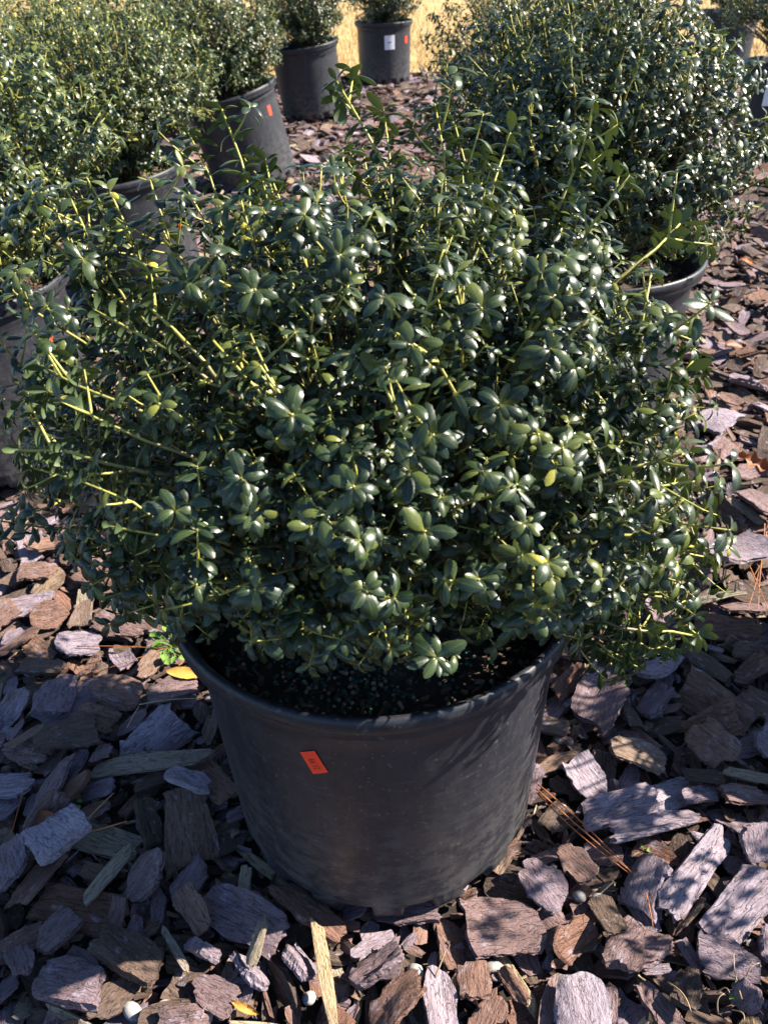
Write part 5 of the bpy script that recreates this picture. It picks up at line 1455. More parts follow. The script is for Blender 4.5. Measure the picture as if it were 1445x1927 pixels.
742,825,16,-44,41,-58,788,509,8,-1,4,68,268,1245,35,49,24,29,611,1098,35,84,35,20,156,300,12,48,-38,-46,242,567,38,62,28,12,697,1686,6,-2,8,-87,
-77,1223,40,3,-7,-90,-247,1262,15,93,36,-1,164,336,8,7,1,20,-272,602,25,0,100,-6,-190,336,14,18,98,-8,-414,1028,13,18,-6,-47,789,903,4,-82,57,-7,
-820,276,34,-3,-5,-47,487,562,26,-1,-13,54,-487,518,8,-98,20,-1,588,1168,20,8,12,-97,-589,790,71,20,40,-79,225,1042,36,6,-5,96,-670,289,9,10,11,69,
-147,1117,46,0,16,-61,-428,956,33,6,-7,68,-182,1690,13,0,-5,-39,-208,1158,34,88,-44,15,-323,1732,40,27,-27,-65,-796,1642,4,5,-100,0,-428,874,44,0,95,-13,
319,1131,27,0,-2,-7,-844,735,14,-5,12,68,-518,1500,54,-29,6,-24,757,233,14,12,5,-81,-123,1627,13,99,-8,-2,319,1336,17,88,47,2,-367,1293,4,0,-1,-93,
-846,924,11,-11,-1,11,-36,1473,4,-96,-26,0,532,123,9,-2,-2,72,272,694,18,14,-2,87,-765,493,6,7,0,-17,199,535,32,-15,-10,9,792,842,7,26,-66,-66,
882,430,23,-91,39,6,642,1531,5,-93,37,0,489,292,7,-14,99,5,-98,850,12,-3,-6,95,-580,594,4,-1,10,-99,672,739,67,-7,22,95,-625,1597,23,-97,11,-3,
-59,1654,7,14,70,69,209,1339,18,-55,-79,-21,813,535,4,-1,1,-14,-258,929,10,-15,-13,70,-559,168,23,-7,-8,91,-723,1017,13,60,-1,-16,-619,1519,32,-4,19,-96,
737,1062,27,23,-7,38,592,541,28,-17,-6,62,703,495,35,-3,-6,-28,766,1016,5,3,-21,-94,763,1347,6,-2,100,-1,-637,1678,30,-8,3,-62,893,1248,32,-8,15,-83,
-333,695,4,9,4,21,659,1469,11,-88,47,1,-454,1409,9,-7,-4,70,-571,1576,20,-7,16,-53,196,1820,9,-18,98,-2,43,1119,58,5,10,38,551,1028,8,37,93,4,
394,366,9,-9,-7,54,-275,750,47,9,8,-76,246,1732,6,69,72,6,-7,889,15,5,-10,-87,204,1205,12,0,-15,83,-497,366,9,72,-69,4,387,1354,7,-7,-23,90,
1,1390,33,-96,4,-17,381,1152,33,-78,-63,-1,748,583,20,-39,30,-55,487,761,59,-10,-21,88,854,53,13,23,97,-4,-248,1224,20,24,6,61,-180,1741,24,-58,81,3,
134,1155,13,-16,1,-88,22,1520,28,22,23,-38,-774,1268,8,42,90,4,-569,689,21,-4,20,46,-380,1172,41,-2,1,-62,-374,101,35,3,-7,65,174,1074,22,5,-24,-93,
136,276,4,0,0,17,-686,467,33,14,19,-42,-375,203,10,1,-5,14,524,780,12,7,0,100,776,505,49,7,5,6,318,573,15,-98,-12,-4,-816,675,7,10,-1,-56,
742,1170,6,0,-3,11,-527,487,4,-9,-14,78,377,1348,19,58,-15,-33,-635,212,8,3,0,22,269,1642,5,-15,5,-37,315,1273,11,-53,28,-30,-593,93,9,-12,8,-52,
-505,1165,19,39,-89,-21,209,1668,29,-7,98,-8,-446,1353,9,-7,-13,87,71,1147,35,1,22,39,662,840,10,80,58,9,-176,301,54,-21,91,-18,573,816,11,-1,-1,48,
179,1525,9,7,6,69,350,453,6,-99,-14,-2,-236,1781,14,3,6,55,-402,1353,13,-65,-74,2,757,1803,12,1,10,94,721,1409,32,-21,-4,54,-264,774,38,-14,-8,86,
-625,1095,56,6,7,62,302,82,4,-15,-99,3,247,512,40,-2,-4,-99,-683,187,29,47,-77,-37,-505,1329,6,99,16,1,551,938,41,23,-4,33,-370,404,41,-96,28,6,
197,1378,7,-59,-41,40,620,1321,19,-5,10,58,246,390,56,-24,-2,-8,505,1461,23,-16,-7,76,294,1148,45,-13,-3,92,-512,323,9,0,3,-93,321,1187,34,24,20,-83,
-424,649,53,1,-17,0,-461,1481,14,9,-6,86,-666,1119,14,-16,-11,-87,119,896,55,-6,-1,-84,-142,1641,46,24,-21,-82,-862,370,12,25,97,1,-337,1450,33,-97,-8,16,
814,840,6,39,-92,0,-673,730,19,74,68,5,-512,792,6,-8,3,-31,-339,214,16,22,-12,-51,-669,1002,17,-84,-51,-15,-184,1160,44,3,11,91,227,1089,16,-10,20,31,
512,279,9,3,-3,-97,-110,880,11,6,1,-32,-73,927,14,4,2,-81,-420,1704,12,63,-78,0,-519,381,10,-8,-14,81,-333,1392,39,34,-90,-20,-195,188,41,64,73,24,
-157,915,30,-3,-11,-44,216,77,12,19,-98,2,440,927,37,99,-8,7,-211,519,36,-1,-31,-93,271,560,4,8,-1,-12,635,783,13,-15,-13,-81,-38,481,7,-99,13,0,
827,580,57,44,-88,-13,83,334,8,3,3,15,-582,927,20,1,0,62,79,942,17,-60,72,-28,-50,384,8,69,-72,-1,-366,1585,9,-80,-59,4,871,178,25,9,-2,-22,
-280,1091,25,16,8,-63,688,291,62,-11,2,59,-565,1147,5,-96,-27,0,-529,1126,7,1,10,97,-250,638,26,-29,94,-11,107,1565,7,-18,-98,6,-360,847,34,-29,26,7,
340,185,53,-70,-65,22,-29,1563,68,-14,-10,-98,115,1050,27,-3,97,-19,-539,1336,42,-96,12,-8,549,401,16,78,-63,-2,-650,631,11,5,37,-89,-388,1564,11,96,15,7,
167,420,6,-2,21,97,-844,1191,11,6,100,4,442,556,27,-26,-5,-69,-822,296,12,-1,2,93,84,1021,44,-78,27,28,177,1725,34,8,13,61,469,1069,25,8,-7,-70,
-401,194,57,-20,30,-59,364,923,27,1,-1,96,17,1490,8,4,-5,-88,390,804,21,-13,-10,13,210,625,5,7,-8,-87,1,1632,26,21,11,82,-773,540,37,13,17,64,
94,319,6,-2,9,-96,-310,1302,13,2,-10,-98,-292,783,54,73,-61,-25,858,399,11,-27,96,3,-532,523,29,-20,17,-11,-592,174,36,10,96,10,484,1240,7,4,0,-97,
-460,1510,6,7,-7,-69,-451,919,5,-1,-2,93,-404,1485,41,-17,-71,69,767,834,12,5,-14,-21,818,1548,14,-2,4,-74,-208,377,82,-6,-3,-24,-142,831,23,1,-5,-28,
583,497,10,11,11,98,314,971,16,100,-1,0,-489,1207,6,0,1,49,26,468,17,83,-55,12,-62,113,8,6,-11,-81,-612,1470,51,14,-15,-92,777,380,69,88,47,-2,
218,1091,4,92,-39,0,607,387,10,-6,6,-99,-613,856,43,-13,-2,79,302,416,40,-25,4,-3,560,908,75,-97,6,3,87,1144,83,-4,1,54,-91,1718,45,2,-25,-12,
658,1490,7,0,0,-49,-204,1646,7,-1,-1,-34,-55,955,76,-17,12,-85,50,917,4,0,0,-83,677,953,8,0,-13,-95,-574,425,16,-65,-63,35,839,300,44,-8,-54,84,
-574,272,15,17,-20,-72,-68,1148,21,76,-63,9,699,890,19,65,60,33,299,468,46,-13,-8,78,561,528,18,-12,-5,-99,87,1530,55,9,10,59,-238,591,16,-3,-1,-95,
489,1110,14,-22,-3,58,246,1214,45,-18,41,-84,532,1012,24,71,70,-3,-287,573,4,-11,-99,-1,-156,362,18,32,20,69,-448,946,8,1,-1,100,717,786,26,-13,13,-67,
474,803,4,-81,59,-1,186,160,9,1,-1,13,-410,1789,17,-2,-15,94,563,1148,65,-19,-5,-40,344,1354,5,-57,82,-1,-332,814,43,-99,8,-9,-268,1205,16,23,32,48,
-314,980,40,19,19,-96,-555,1206,8,-95,-27,2,-436,311,42,94,-27,13,-837,953,7,-1,10,-95,775,919,38,-18,20,-66,-856,846,7,0,-1,25,281,1061,14,0,-1,-4,
537,1426,24,0,-8,-71,401,350,13,-45,84,-21,-663,636,48,-17,54,79,-789,1754,7,-89,-44,4,506,605,5,-8,4,-31,336,265,71,13,-24,-45,339,448,33,11,6,58,
-608,375,35,-82,2,-2,-108,1027,16,-9,-2,90,-551,108,11,12,-11,-70,-489,211,38,-7,-3,25,-514,287,17,-4,17,2,-193,218,17,0,100,0,627,685,33,92,-34,15,
-912,1049,9,-96,-27,-2,-288,212,6,0,0,22,69,1451,5,-86,-51,0,245,1091,38,-27,65,-70,495,433,99,-78,-62,-1,-148,986,49,14,24,33,-147,1673,18,6,8,-92,
271,1679,20,44,89,1,-202,1502,9,8,8,48,-570,1752,8,-5,-11,85,693,1606,4,0,0,89,-323,972,22,-28,5,45,266,163,36,-3,-14,99,-357,1142,30,7,1,-63,
-275,826,27,-98,-8,2,66,954,6,-47,54,-53,-36,1150,11,-1,-2,-23,-671,958,11,0,-3,100,-276,100,15,-53,35,-31,-348,1188,52,59,80,13,-117,1385,76,0,-7,65,
304,1333,36,-2,3,65,-137,392,45,-30,-50,72,176,280,22,-11,0,-33,1,136,14,9,0,17,817,1489,7,0,100,-1,798,975,9,10,99,-2,-450,365,13,-7,10,-19,
-338,1507,43,-22,1,-36,201,843,8,-3,-2,52,-194,1645,29,61,-78,3,-571,317,41,17,33,64,-428,1105,27,14,24,91,-606,1503,7,4,-10,-98,-595,977,42,-7,5,-88,
-639,282,46,30,-16,-79,666,1052,21,-63,50,-33,635,391,22,79,62,0,-294,717,15,-96,27,1,535,1269,15,-3,15,-46,793,207,6,3,-10,-87,95,1276,62,-23,11,38,
658,943,68,-80,61,3,750,1262,33,-11,-7,-97,728,139,20,-12,14,93,-306,300,27,25,-6,59,570,876,49,-25,-76,-58,-120,1515,5,9,6,36,433,958,41,-30,95,-10,
-121,187,44,55,-78,-13,-664,1575,82,94,-32,11,-581,223,5,0,0,59,-588,920,62,1,-6,94,-555,1272,39,-22,-77,53,-375,919,22,-94,24,-3,49,1070,21,11,-11,68,
-553,1590,48,24,-96,6,-510,151,38,-84,-53,11,855,1095,5,0,0,-34,212,977,32,10,3,-28,279,1469,11,-59,81,2,-325,1232,55,-13,8,-52,-460,938,11,2,71,70,
-564,1121,10,-6,4,-48,-252,1337,6,-45,-89,2,448,144,10,1,3,8,651,1147,21,-67,-16,40,14,382,43,-47,-87,14,-212,1664,20,12,34,59,-750,726,41,5,-1,69,
-431,1407,16,68,-72,-5,-570,751,36,-2,4,-68,12,1359,47,-5,-8,-33,165,462,7,-2,0,52,-484,1314,22,93,-23,16,823,1783,15,-7,8,-62,-673,1171,5,-97,23,-2,
-612,1485,15,-22,91,-27,-860,461,10,-4,0,23,-402,61,12,-1,0,-87,804,648,13,-10,10,55,24,1777,9,23,68,66,-166,877,38,45,89,-9,415,648,5,-94,-31,7,
571,820,67,12,-36,16,-230,294,79,-14,-9,-1,520,437,7,2,1,92,-311,396,15,-87,-34,12,576,1063,35,-2,-11,98,-675,355,63,-11,-17,31,-595,220,6,-1,2,-74,
-710,1764,22,-1,3,-82,870,1408,7,8,-4,-31,-497,177,9,-15,7,-48,62,1243,66,19,6,97,-832,701,14,-68,73,3,282,318,4,-23,-97,1,760,783,33,2,-4,-36,
764,594,43,-36,-24,61,-183,1781,6,-39,-92,-6,300,249,29,-34,23,-7,176,652,9,-10,-1,-31,326,1248,47,-29,6,94,-324,1600,35,62,-46,-21,163,1117,7,-2,2,-89,
-493,339,6,67,-23,-24,-697,1200,62,-59,-80,-5,65,431,29,5,13,79,733,305,31,80,60,-9,-337,604,21,-15,-22,96,374,97,6,-1,100,-1,-327,1071,10,-4,-1,58,
757,1146,4,2,3,10,386,1407,38,-19,98,-5,259,1179,29,-2,21,-86,-136,1072,7,-20,97,-13,-195,456,6,-2,2,100,376,329,36,-1,-32,-74,-99,1565,4,-8,14,-87,
-652,168,36,44,-76,-36,-696,1111,46,-13,11,-82,708,1354,4,4,-10,-88,-395,1064,32,-97,22,-2,-396,762,59,-14,96,4,654,1596,18,18,-8,-40,-280,596,7,12,-99,1,
-787,190,42,1,-15,86,439,205,50,-7,8,-89,-876,657,34,8,13,95,-330,592,82,-47,-79,21,-558,628,38,12,4,92,93,1495,7,0,1,12,496,189,38,2,-5,56,
327,1169,40,19,-2,-14,-185,1267,7,69,70,12,-481,1341,35,48,-86,-17,38,1632,56,-5,3,-91,-81,329,71,43,-89,-17,-684,156,45,-16,24,-79,-790,473,12,1,0,-93,
897,631,61,-84,-48,17,-465,687,46,13,-11,-82,-73,1463,7,0,-5,-99,-219,1720,38,-94,-31,-11,350,966,4,-11,7,-40,-437,1697,7,-49,86,-12,791,1454,5,12,-99,2,
-76,1613,48,94,-24,12,-424,1086,46,-6,-4,-45,-551,551,26,-37,-7,29,343,330,53,-3,30,85,-289,1109,73,2,-14,95,660,894,50,-15,-6,17,-59,1018,55,42,-11,1,
675,532,16,0,-21,-86,-368,679,37,6,2,17,-560,1036,12,-1,-13,-80,102,1107,37,-13,-14,89,464,1410,36,-6,0,100,-362,440,7,-13,5,-35,926,1691,16,-13,9,-58,
-373,320,8,-99,9,-3,744,1357,20,28,-95,12,458,668,16,9,12,44,2,325,5,-67,73,-11,-590,1256,10,0,-2,100,223,1702,10,-52,85,0,-807,380,39,66,-28,-46,
534,1338,27,-37,-59,60,-277,1726,62,37,88,19,-104,1153,31,10,6,30,-180,1296,7,-16,0,-6,328,800,46,-3,9,94,621,378,36,-4,-5,-3,-259,856,36,-5,-5,58,
-522,1547,6,-4,10,-96,830,781,25,15,3,-57,708,639,19,-3,17,37,636,1117,10,13,-29,-87,-623,121,9,21,98,1,-28,121,17,-12,-28,76,146,1341,24,-71,-28,32,
603,430,6,5,4,69,231,730,61,-4,5,97,155,591,14,-55,83,2,521,1152,57,-28,-17,69,-620,205,23,-32,-94,-8,261,1192,10,50,-85,-16,184,1226,5,2,-2,97,
210,1300,66,-68,72,15,284,1221,6,8,4,67,54,1610,10,-6,-4,55,95,822,6,61,-79,1,-500,799,58,-1,8,-93,-72,1263,10,-12,7,-51,339,546,17,21,1,-39,
-238,1311,30,-77,-64,-5,150,1147,13,-25,25,-70,-459,114,40,98,0,17,103,990,13,-29,94,17,865,1324,11,-2,2,-84,519,98,7,-8,-9,69,-62,1151,45,-3,-31,-94,
-201,903,8,-89,-23,7,336,1474,20,4,-9,97,423,773,6,4,-100,5,-419,1104,13,-3,-9,-26,-646,1365,11,1,-4,81,-3,1323,56,-15,-6,24,-319,1325,33,-20,2,-7,
-591,584,25,15,9,-72,358,226,5,-1,0,-44,-818,954,21,0,0,-97,-328,857,23,11,8,95,346,333,23,-19,7,19,437,763,17,-9,8,-41,722,260,38,-14,-19,-2,
769,1619,10,96,-9,6,604,947,92,2,21,98,-422,1133,51,-93,-34,-5,450,849,19,-9,-16,67,-268,893,57,65,-76,-7,461,634,43,-62,78,-1,-621,800,38,58,-40,-65,
-489,1643,32,54,-84,2,356,208,11,-63,71,-21,855,1514,24,-26,-96,4,-258,1348,15,-19,-3,85,-413,836,54,83,-56,7,251,1354,78,-7,6,90,-262,657,4,-3,-7,99,
-299,281,15,-60,78,14,-105,1288,28,8,4,-9,-370,544,34,-1,35,90,735,520,88,-40,-90,16,-92,919,4,0,0,-68,741,615,43,-83,-54,8,697,604,8,11,0,99,
-850,336,9,-29,-66,64,372,865,32,-13,-11,59,816,553,6,-2,2,-39,-523,78,24,4,-7,80,-457,1351,24,-17,-7,97,-66,1384,70,19,-2,-98,618,1088,11,-92,33,-9,
833,1244,22,-5,-13,1,-753,1217,41,46,87,16,-479,1427,92,-89,2,35,-398,1607,5,-1,0,93,-829,361,17,5,8,-78,-359,357,63,20,90,38,-730,485,27,-6,-48,75,
-732,192,14,-5,12,74,-195,1394,66,5,7,1,429,667,36,7,15,68,-526,1268,29,-22,16,69,454,567,44,-6,22,84,396,729,41,4,-18,-6,39,1591,8,39,-43,-62,
137,1544,10,-3,-4,62,-308,524,5,-43,-91,1,50,1010,6,10,8,61,-561,370,5,1,2,-100,549,980,58,-9,23,-91,-94,135,4,-10,7,-49,521,1431,5,4,0,13,
274,1427,27,0,7,25,-491,328,56,-15,-12,-35,-670,557,73,-1,0,73,-679,1026,75,2,-6,51,-377,1116,10,5,-17,-64,-432,1721,30,-3,-22,-97,585,698,4,0,0,92,
651,342,32,9,-17,21,747,965,30,-52,-83,-19,-69,907,39,30,21,30,-158,1180,43,50,-82,10,750,180,6,3,2,68,-470,1651,28,1,5,62,-69,1092,56,-28,13,94,
-555,1782,5,5,-4,-89,-718,1193,7,-2,17,97,-316,1265,94,-27,21,-87,359,523,51,0,-19,56,807,325,28,8,-4,-12,380,509,16,82,-49,-22,-481,511,24,0,15,92,
-341,1292,29,8,-8,-99,376,289,34,26,-15,-27,-647,1416,6,-25,-97,0,772,1472,50,-6,17,-87,-857,481,6,-2,4,98,339,62,13,-5,-1,-94,-622,252,27,-2,5,98,
7,1225,11,0,-1,-92,129,1607,10,16,-5,99,-839,242,31,-13,-18,-97,43,984,5,-68,-72,8,319,221,32,21,-98,-1,-490,1276,14,11,-25,-83,-501,602,10,13,17,85,
817,1727,8,37,-93,3,699,859,18,-29,0,14,424,82,31,13,8,65,-104,826,3,-1,-8,99,533,1045,47,-5,2,71,736,1604,11,4,4,-99,167,1419,52,-53,-44,27,
-568,994,21,-2,-22,-75,229,459,37,-19,5,5,-212,323,7,-15,5,-33,-158,1337,82,95,-23,-20,106,1049,49,-9,6,91,-383,529,55,-99,16,7,634,637,63,-30,-71,61,
399,772,33,-95,30,2,-598,444,61,-70,-68,17,-199,791,8,-10,18,-76,841,829,6,7,3,47,428,1457,16,-4,6,65,501,1089,54,-3,11,-97,511,1046,10,10,-1,95,
724,427,4,-84,-54,0,-368,1622,10,6,8,51,-205,868,83,11,-7,-94,376,985,12,-64,72,-19,40,268,54,-13,6,89,-754,789,9,-91,39,-9,-268,444,33,29,3,-3,
632,281,65,97,-18,15,-125,1121,44,79,56,24,-891,1164,30,-80,57,-11,854,1074,26,-22,-95,16,515,254,19,2,-7,16,380,446,26,-22,22,-19,465,442,16,-66,74,8,
-486,601,19,-98,4,20,305,1390,42,-82,-58,2,-284,681,37,-2,5,-46,121,1240,6,-5,3,96,-453,571,18,-45,-89,3,449,1062,34,-30,94,-3,422,167,6,-57,81,-12,
272,567,26,59,-80,-13,73,891,48,-68,73,-2,4,1180,6,2,3,95,620,870,5,-2,10,99,155,141,16,-5,-2,65,-604,727,10,12,7,81,-255,795,57,76,-28,-26,
-744,1679,18,-90,-24,21,-668,1602,11,-54,83,8,198,463,7,-68,-73,2,-10,941,27,-3,4,-53,-707,1627,41,-6,-5,41,-694,320,74,12,-11,60,366,432,12,-32,95,2,
836,1027,7,-12,0,12,579,462,6,96,-28,-1,341,1397,49,-19,7,-82,595,668,14,83,-45,-14,780,1050,26,-3,4,-71,-103,1335,7,-1,6,95,-277,1431,14,-4,10,76,
-524,978,15,-21,-6,17,-368,1422,45,23,-18,-96,211,1717,54,6,16,43,-181,1487,14,0,20,-73,-596,1239,6,-99,-10,4,-639,73,20,39,-91,-16,-786,894,53,21,-1,13,
644,468,19,21,-70,-57,36,1072,66,-7,-97,-21,-336,391,5,4,0,-63,-304,796,11,-67,27,-27,-460,887,19,15,13,50,-700,659,19,-88,-44,-14,699,250,24,-29,-5,90,
-611,749,4,-2,15,-98,695,1160,39,96,16,0,-338,1677,32,85,42,29,164,683,11,-7,5,-30,-167,1521,36,-27,-96,9,317,838,14,-82,-56,-10,-96,1123,37,-88,32,-36,
-165,397,14,-74,66,7,720,628,28,-6,17,30,814,428,9,49,54,50,-764,1015,29,1,86,-50,-339,255,52,48,78,27,-36,1176,20,41,77,41,-228,1583,20,18,8,52,
196,399,5,0,0,-54,-230,1845,38,-8,-6,-27,-357,1015,19,-26,-96,0,-217,948,45,19,-97,10,824,676,14,-16,2,16,642,495,14,20,8,97,-51,229,5,-100,0,-2,
-147,1693,24,5,-8,33,747,129,9,98,10,1,-353,53,9,0,0,-99,-875,275,7,-94,30,-6,516,605,30,98,-18,-10,-446,254,5,-8,-13,81,-113,1207,64,10,-11,-94,
-784,1249,29,41,-63,-57,-734,226,21,-6,-5,-53,466,390,61,-4,-11,-98,854,1673,8,5,-2,93,-173,1701,30,6,0,-77,-356,1293,51,4,-5,8,-422,626,45,-3,-15,-86,
-94,1308,47,-18,4,-54,583,859,76,35,10,0,192,621,24,-92,-9,-11,-384,1317,43,-67,71,19,602,170,47,-51,-46,40,380,1365,27,-98,5,-14,130,1600,63,2,1,82,
205,815,30,-14,12,-86,559,672,30,-6,5,-96,-113,345,7,-1,-3,96,142,425,36,-2,-1,79,-395,955,43,16,27,94,646,231,57,47,-13,-21,421,1034,41,52,-77,-25,
164,1509,37,-85,52,-3,-462,386,51,13,-13,-93,-200,616,46,26,-96,-5,-190,1582,18,36,91,16,507,1539,5,68,73,-4,-214,439,9,61,-41,-37,598,1152,37,24,-13,69,
-252,358,72,-2,-100,-4,710,666,34,61,79,1,933,467,10,0,1,-13,-342,1078,13,-14,3,-79,-104,859,43,7,-2,-33,-68,857,7,12,99,-3,132,267,31,8,98,-14,
-770,1206,12,-1,2,95,128,1120,14,-4,14,22,229,1404,20,9,-5,-99,-253,653,71,37,92,8,474,688,14,-73,5,9,373,140,9,2,4,97,727,344,50,-3,100,-8,
-446,527,84,-56,80,-20,-742,789,29,5,1,-83,-361,1041,63,-21,26,-43,684,237,9,74,-68,4,-694,1707,11,81,-56,-11,629,696,44,-20,12,24,-381,1182,93,3,-4,80,
602,722,42,97,23,4,-905,1208,5,-1,-12,98,-296,486,49,-7,-13,74,627,133,58,-2,-4,25,99,1043,4,5,-7,-64,91,342,45,-87,-48,-9,-175,965,39,6,10,-62,
489,876,39,-22,1,34,-425,794,26,6,-15,90,-524,552,18,15,-22,-79,873,1104,7,2,7,97,-73,243,35,19,14,-96,-458,917,12,-7,-12,27,261,1734,10,-76,64,-9,
63,1603,27,-1,-11,-99,-328,1771,11,-92,-38,2,76,1447,65,8,18,25,629,1764,15,-21,98,2,761,218,36,42,90,8,198,529,8,3,-1,99,-64,1644,32,-9,-18,-1,
837,1267,55,-32,94,-4,833,84,6,-4,10,-89,121,1105,3,0,0,-93,-303,1547,45,-8,-29,-93,682,1504,40,-89,26,0,-594,884,46,31,95,-6,799,1121,35,17,18,-29,
399,1172,11,16,8,79,-652,1435,35,0,-12,-24,714,1076,6,-15,2,-15,748,982,10,3,7,-82,-576,1155,49,-9,1,-56,774,216,24,-26,96,-3,-364,290,39,73,68,-9,
304,1098,43,16,-98,-1,-674,1393,8,-44,-89,11,-360,425,13,-29,-91,25,-345,1251,29,74,-67,2,-261,273,31,-10,0,17,-46,1479,6,-96,-26,4,378,614,41,-10,0,-98,
-553,1560,33,11,16,8,-485,1697,11,9,-99,-1,330,1132,6,87,-49,-1,723,1578,22,6,8,-38,732,162,19,-18,12,-95,-294,862,49,7,10,78,-331,1353,37,5,27,16,
695,1066,20,-75,61,-3,-771,431,38,13,0,-23,-305,556,10,6,-66,-75,122,1264,9,-2,-3,77,-667,537,7,-13,-2,3,126,396,39,52,85,0,-747,1260,15,-3,7,78,
170,1327,102,-4,4,-53,122,1312,57,-5,27,96,-236,326,52,-5,89,46,-465,273,28,3,11,69,-765,768,9,-13,5,-33,660,1173,19,-17,-21,-81,142,1082,35,11,-12,-90,
667,826,65,68,-73,3,109,1291,9,-16,22,-82,-886,848,13,-3,0,18,-188,1218,45,-4,-13,81,-539,686,18,-23,93,25,622,1238,37,-98,6,-8,108,1086,72,25,-14,-59,
354,1379,27,11,12,58,405,1275,4,-22,-98,1,418,1439,5,-2,1,-100,-417,683,37,9,21,-96,-618,194,35,-62,78,-1,176,551,9,-2,-99,13,312,346,17,44,50,41,
-722,161,26,-1,5,48,-378,1428,79,-25,90,-26,577,1349,18,-1,-7,-83,352,348,4,1,2,-64,-565,718,38,-98,-19,-4,347,482,43,60,-12,-29,306,345,4,-11,5,-20,
126,927,20,92,35,16,-173,455,48,-12,-4,15,-161,1421,84,-2,7,-14,-443,1296,53,-21,-13,50,-767,83,21,2,9,-80,-472,626,32,68,73,-2,519,1264,62,19,-2,-11,
-361,616,6,0,0,13,139,634,11,55,-9,-14,-64,306,20,24,-26,-31,-234,539,10,-6,-6,-100,-510,1549,21,7,-4,97,-438,365,42,-28,-2,-58,-852,313,34,99,16,-2,
-270,122,5,-10,-10,64,745,1691,21,-13,2,-13,-282,1335,52,93,-28,-22,463,1033,6,0,1,-29,-472,1373,60,-11,10,-92,266,1599,29,10,1,98,-267,1059,66,57,-11,-21,
104,1584,56,-12,19,16,803,159,24,10,-2,-5,292,1000,19,18,9,42,-489,137,11,-6,0,31,-588,375,7,-91,-41,4,-550,1084,32,-15,-1,51,851,1009,7,-2,17,-98,
-752,827,16,80,47,19,-656,429,13,12,-3,62,-422,1152,52,5,1,4,-287,518,3,0,1,-10,-442,1473,79,10,-9,95,-359,197,9,-17,8,44,-491,1150,42,16,-97,-7,
230,1278,27,44,3,76,765,1236,23,1,24,93,-520,1638,36,17,-6,-64,742,1517,3,0,0,-63,-364,183,46,-32,15,-92,786,173,10,-5,100,-3,-588,1050,47,-5,23,-32,
775,139,10,6,-18,96,-941,574,18,-6,-100,3,838,1169,35,3,1,-96,780,838,47,-97,-17,7,-207,741,28,31,-94,-12,563,1022,49,19,-4,-78,543,426,55,80,-51,-31,
-802,441,7,2,-1,-96,-102,462,84,-32,-92,21,581,223,63,-64,-75,-16,938,384,43,-25,68,-61,296,564,34,-11,-10,59,-435,550,12,25,-88,-39,674,1602,19,-37,-63,64,
-111,1177,39,-93,-35,10,-761,1195,42,-15,6,-47,-564,1672,30,14,-4,15,-30,909,39,-31,40,-57,-549,1036,42,19,-14,69,682,1735,9,-98,20,2,319,1076,24,1,-21,-50,
-437,842,26,20,-50,-26,265,928,19,22,18,12,-198,1494,49,-77,-62,7,-218,573,31,27,-96,7,281,534,16,-28,-31,53,283,1038,44,-93,-36,4,-577,1332,57,-14,-8,93,
-638,1739,11,11,0,0,18,1053,38,-9,-22,-95,-158,126,14,9,-10,85,-322,448,38,9,19,-77,-300,109,37,7,1,59,792,1099,26,-8,5,-51,437,1108,24,7,6,24,
325,717,16,21,-97,8,-619,1167,52,-7,17,79,528,588,52,-4,10,81,-85,206,24,-50,-65,48,178,1556,5,15,-99,5,-23,36,6,-1,2,-91,116,1263,25,-72,-68,6,
-544,205,39,-4,-2,42,654,579,52,21,13,-60,-511,557,52,1,-11,76,645,870,53,-2,74,-62,-450,1697,6,-89,-46,1,-749,477,22,42,-6,-44,710,1129,24,-27,17,22,
-267,941,34,7,-1,-82,-39,1202,14,-7,-15,-91,700,1571,7,-9,-9,78,414,1080,47,-68,-68,29,-553,371,45,-7,-17,-2,505,1335,80,-19,46,-46,557,308,10,1,-100,2,
500,485,6,-94,34,1,217,888,73,-95,-26,-1,-207,1569,24,3,-11,65,-38,1407,17,73,-66,16,-797,309,41,7,13,87,119,507,4,41,91,-2,345,1447,42,-15,-3,-14,
864,470,76,-1,11,-47,-258,1014,45,6,-19,-38,178,598,4,0,1,42,-743,1242,5,-43,90,-1,33,1149,50,-4,-5,-99,545,794,16,-58,42,-35,-589,731,24,-58,-81,1,
386,945,6,-34,-94,-1,-587,1204,12,56,11,13,393,489,49,-8,1,-66,-224,1297,66,35,-11,-44,1072,1716,4,-92,38,-1,-583,1259,40,11,-23,96,173,1171,91,5,0,-84,
573,393,34,-14,6,67,-187,1118,55,82,-53,-21,846,1452,18,-56,83,2,733,1300,8,96,-22,-5,936,694,16,-54,-84,5,203,116,21,95,-28,-8,-283,1379,50,43,90,-10,
73,1086,34,8,0,-24,-204,1185,65,7,-16,-99,-111,977,39,2,-21,-98,700,892,40,-1,-6,-100,257,1476,6,-24,97,1,-55,1172,69,-12,6,-96,-767,970,55,90,-41,13,
236,1137,42,6,-3,-99,213,871,17,15,4,-22,-726,622,25,-5,-14,40,-288,509,18,-3,17,74,-503,1295,45,-10,-18,-9,-647,420,37,15,0,-3,118,569,5,0,0,34,
550,964,76,25,8,41,709,801,63,90,-40,-7,-313,696,3,-46,89,-1,-325,1581,30,-19,-66,60,-411,1046,71,7,0,87,-504,844,80,28,-95,4,-863,971,7,-100,-5,3,
-80,426,24,-2,-97,22,828,1390,9,3,-6,99,538,1045,101,-94,28,16,246,442,96,-20,20,68,294,959,24,-72,-67,-19,-274,997,14,14,-19,97,565,1180,61,55,79,-28,
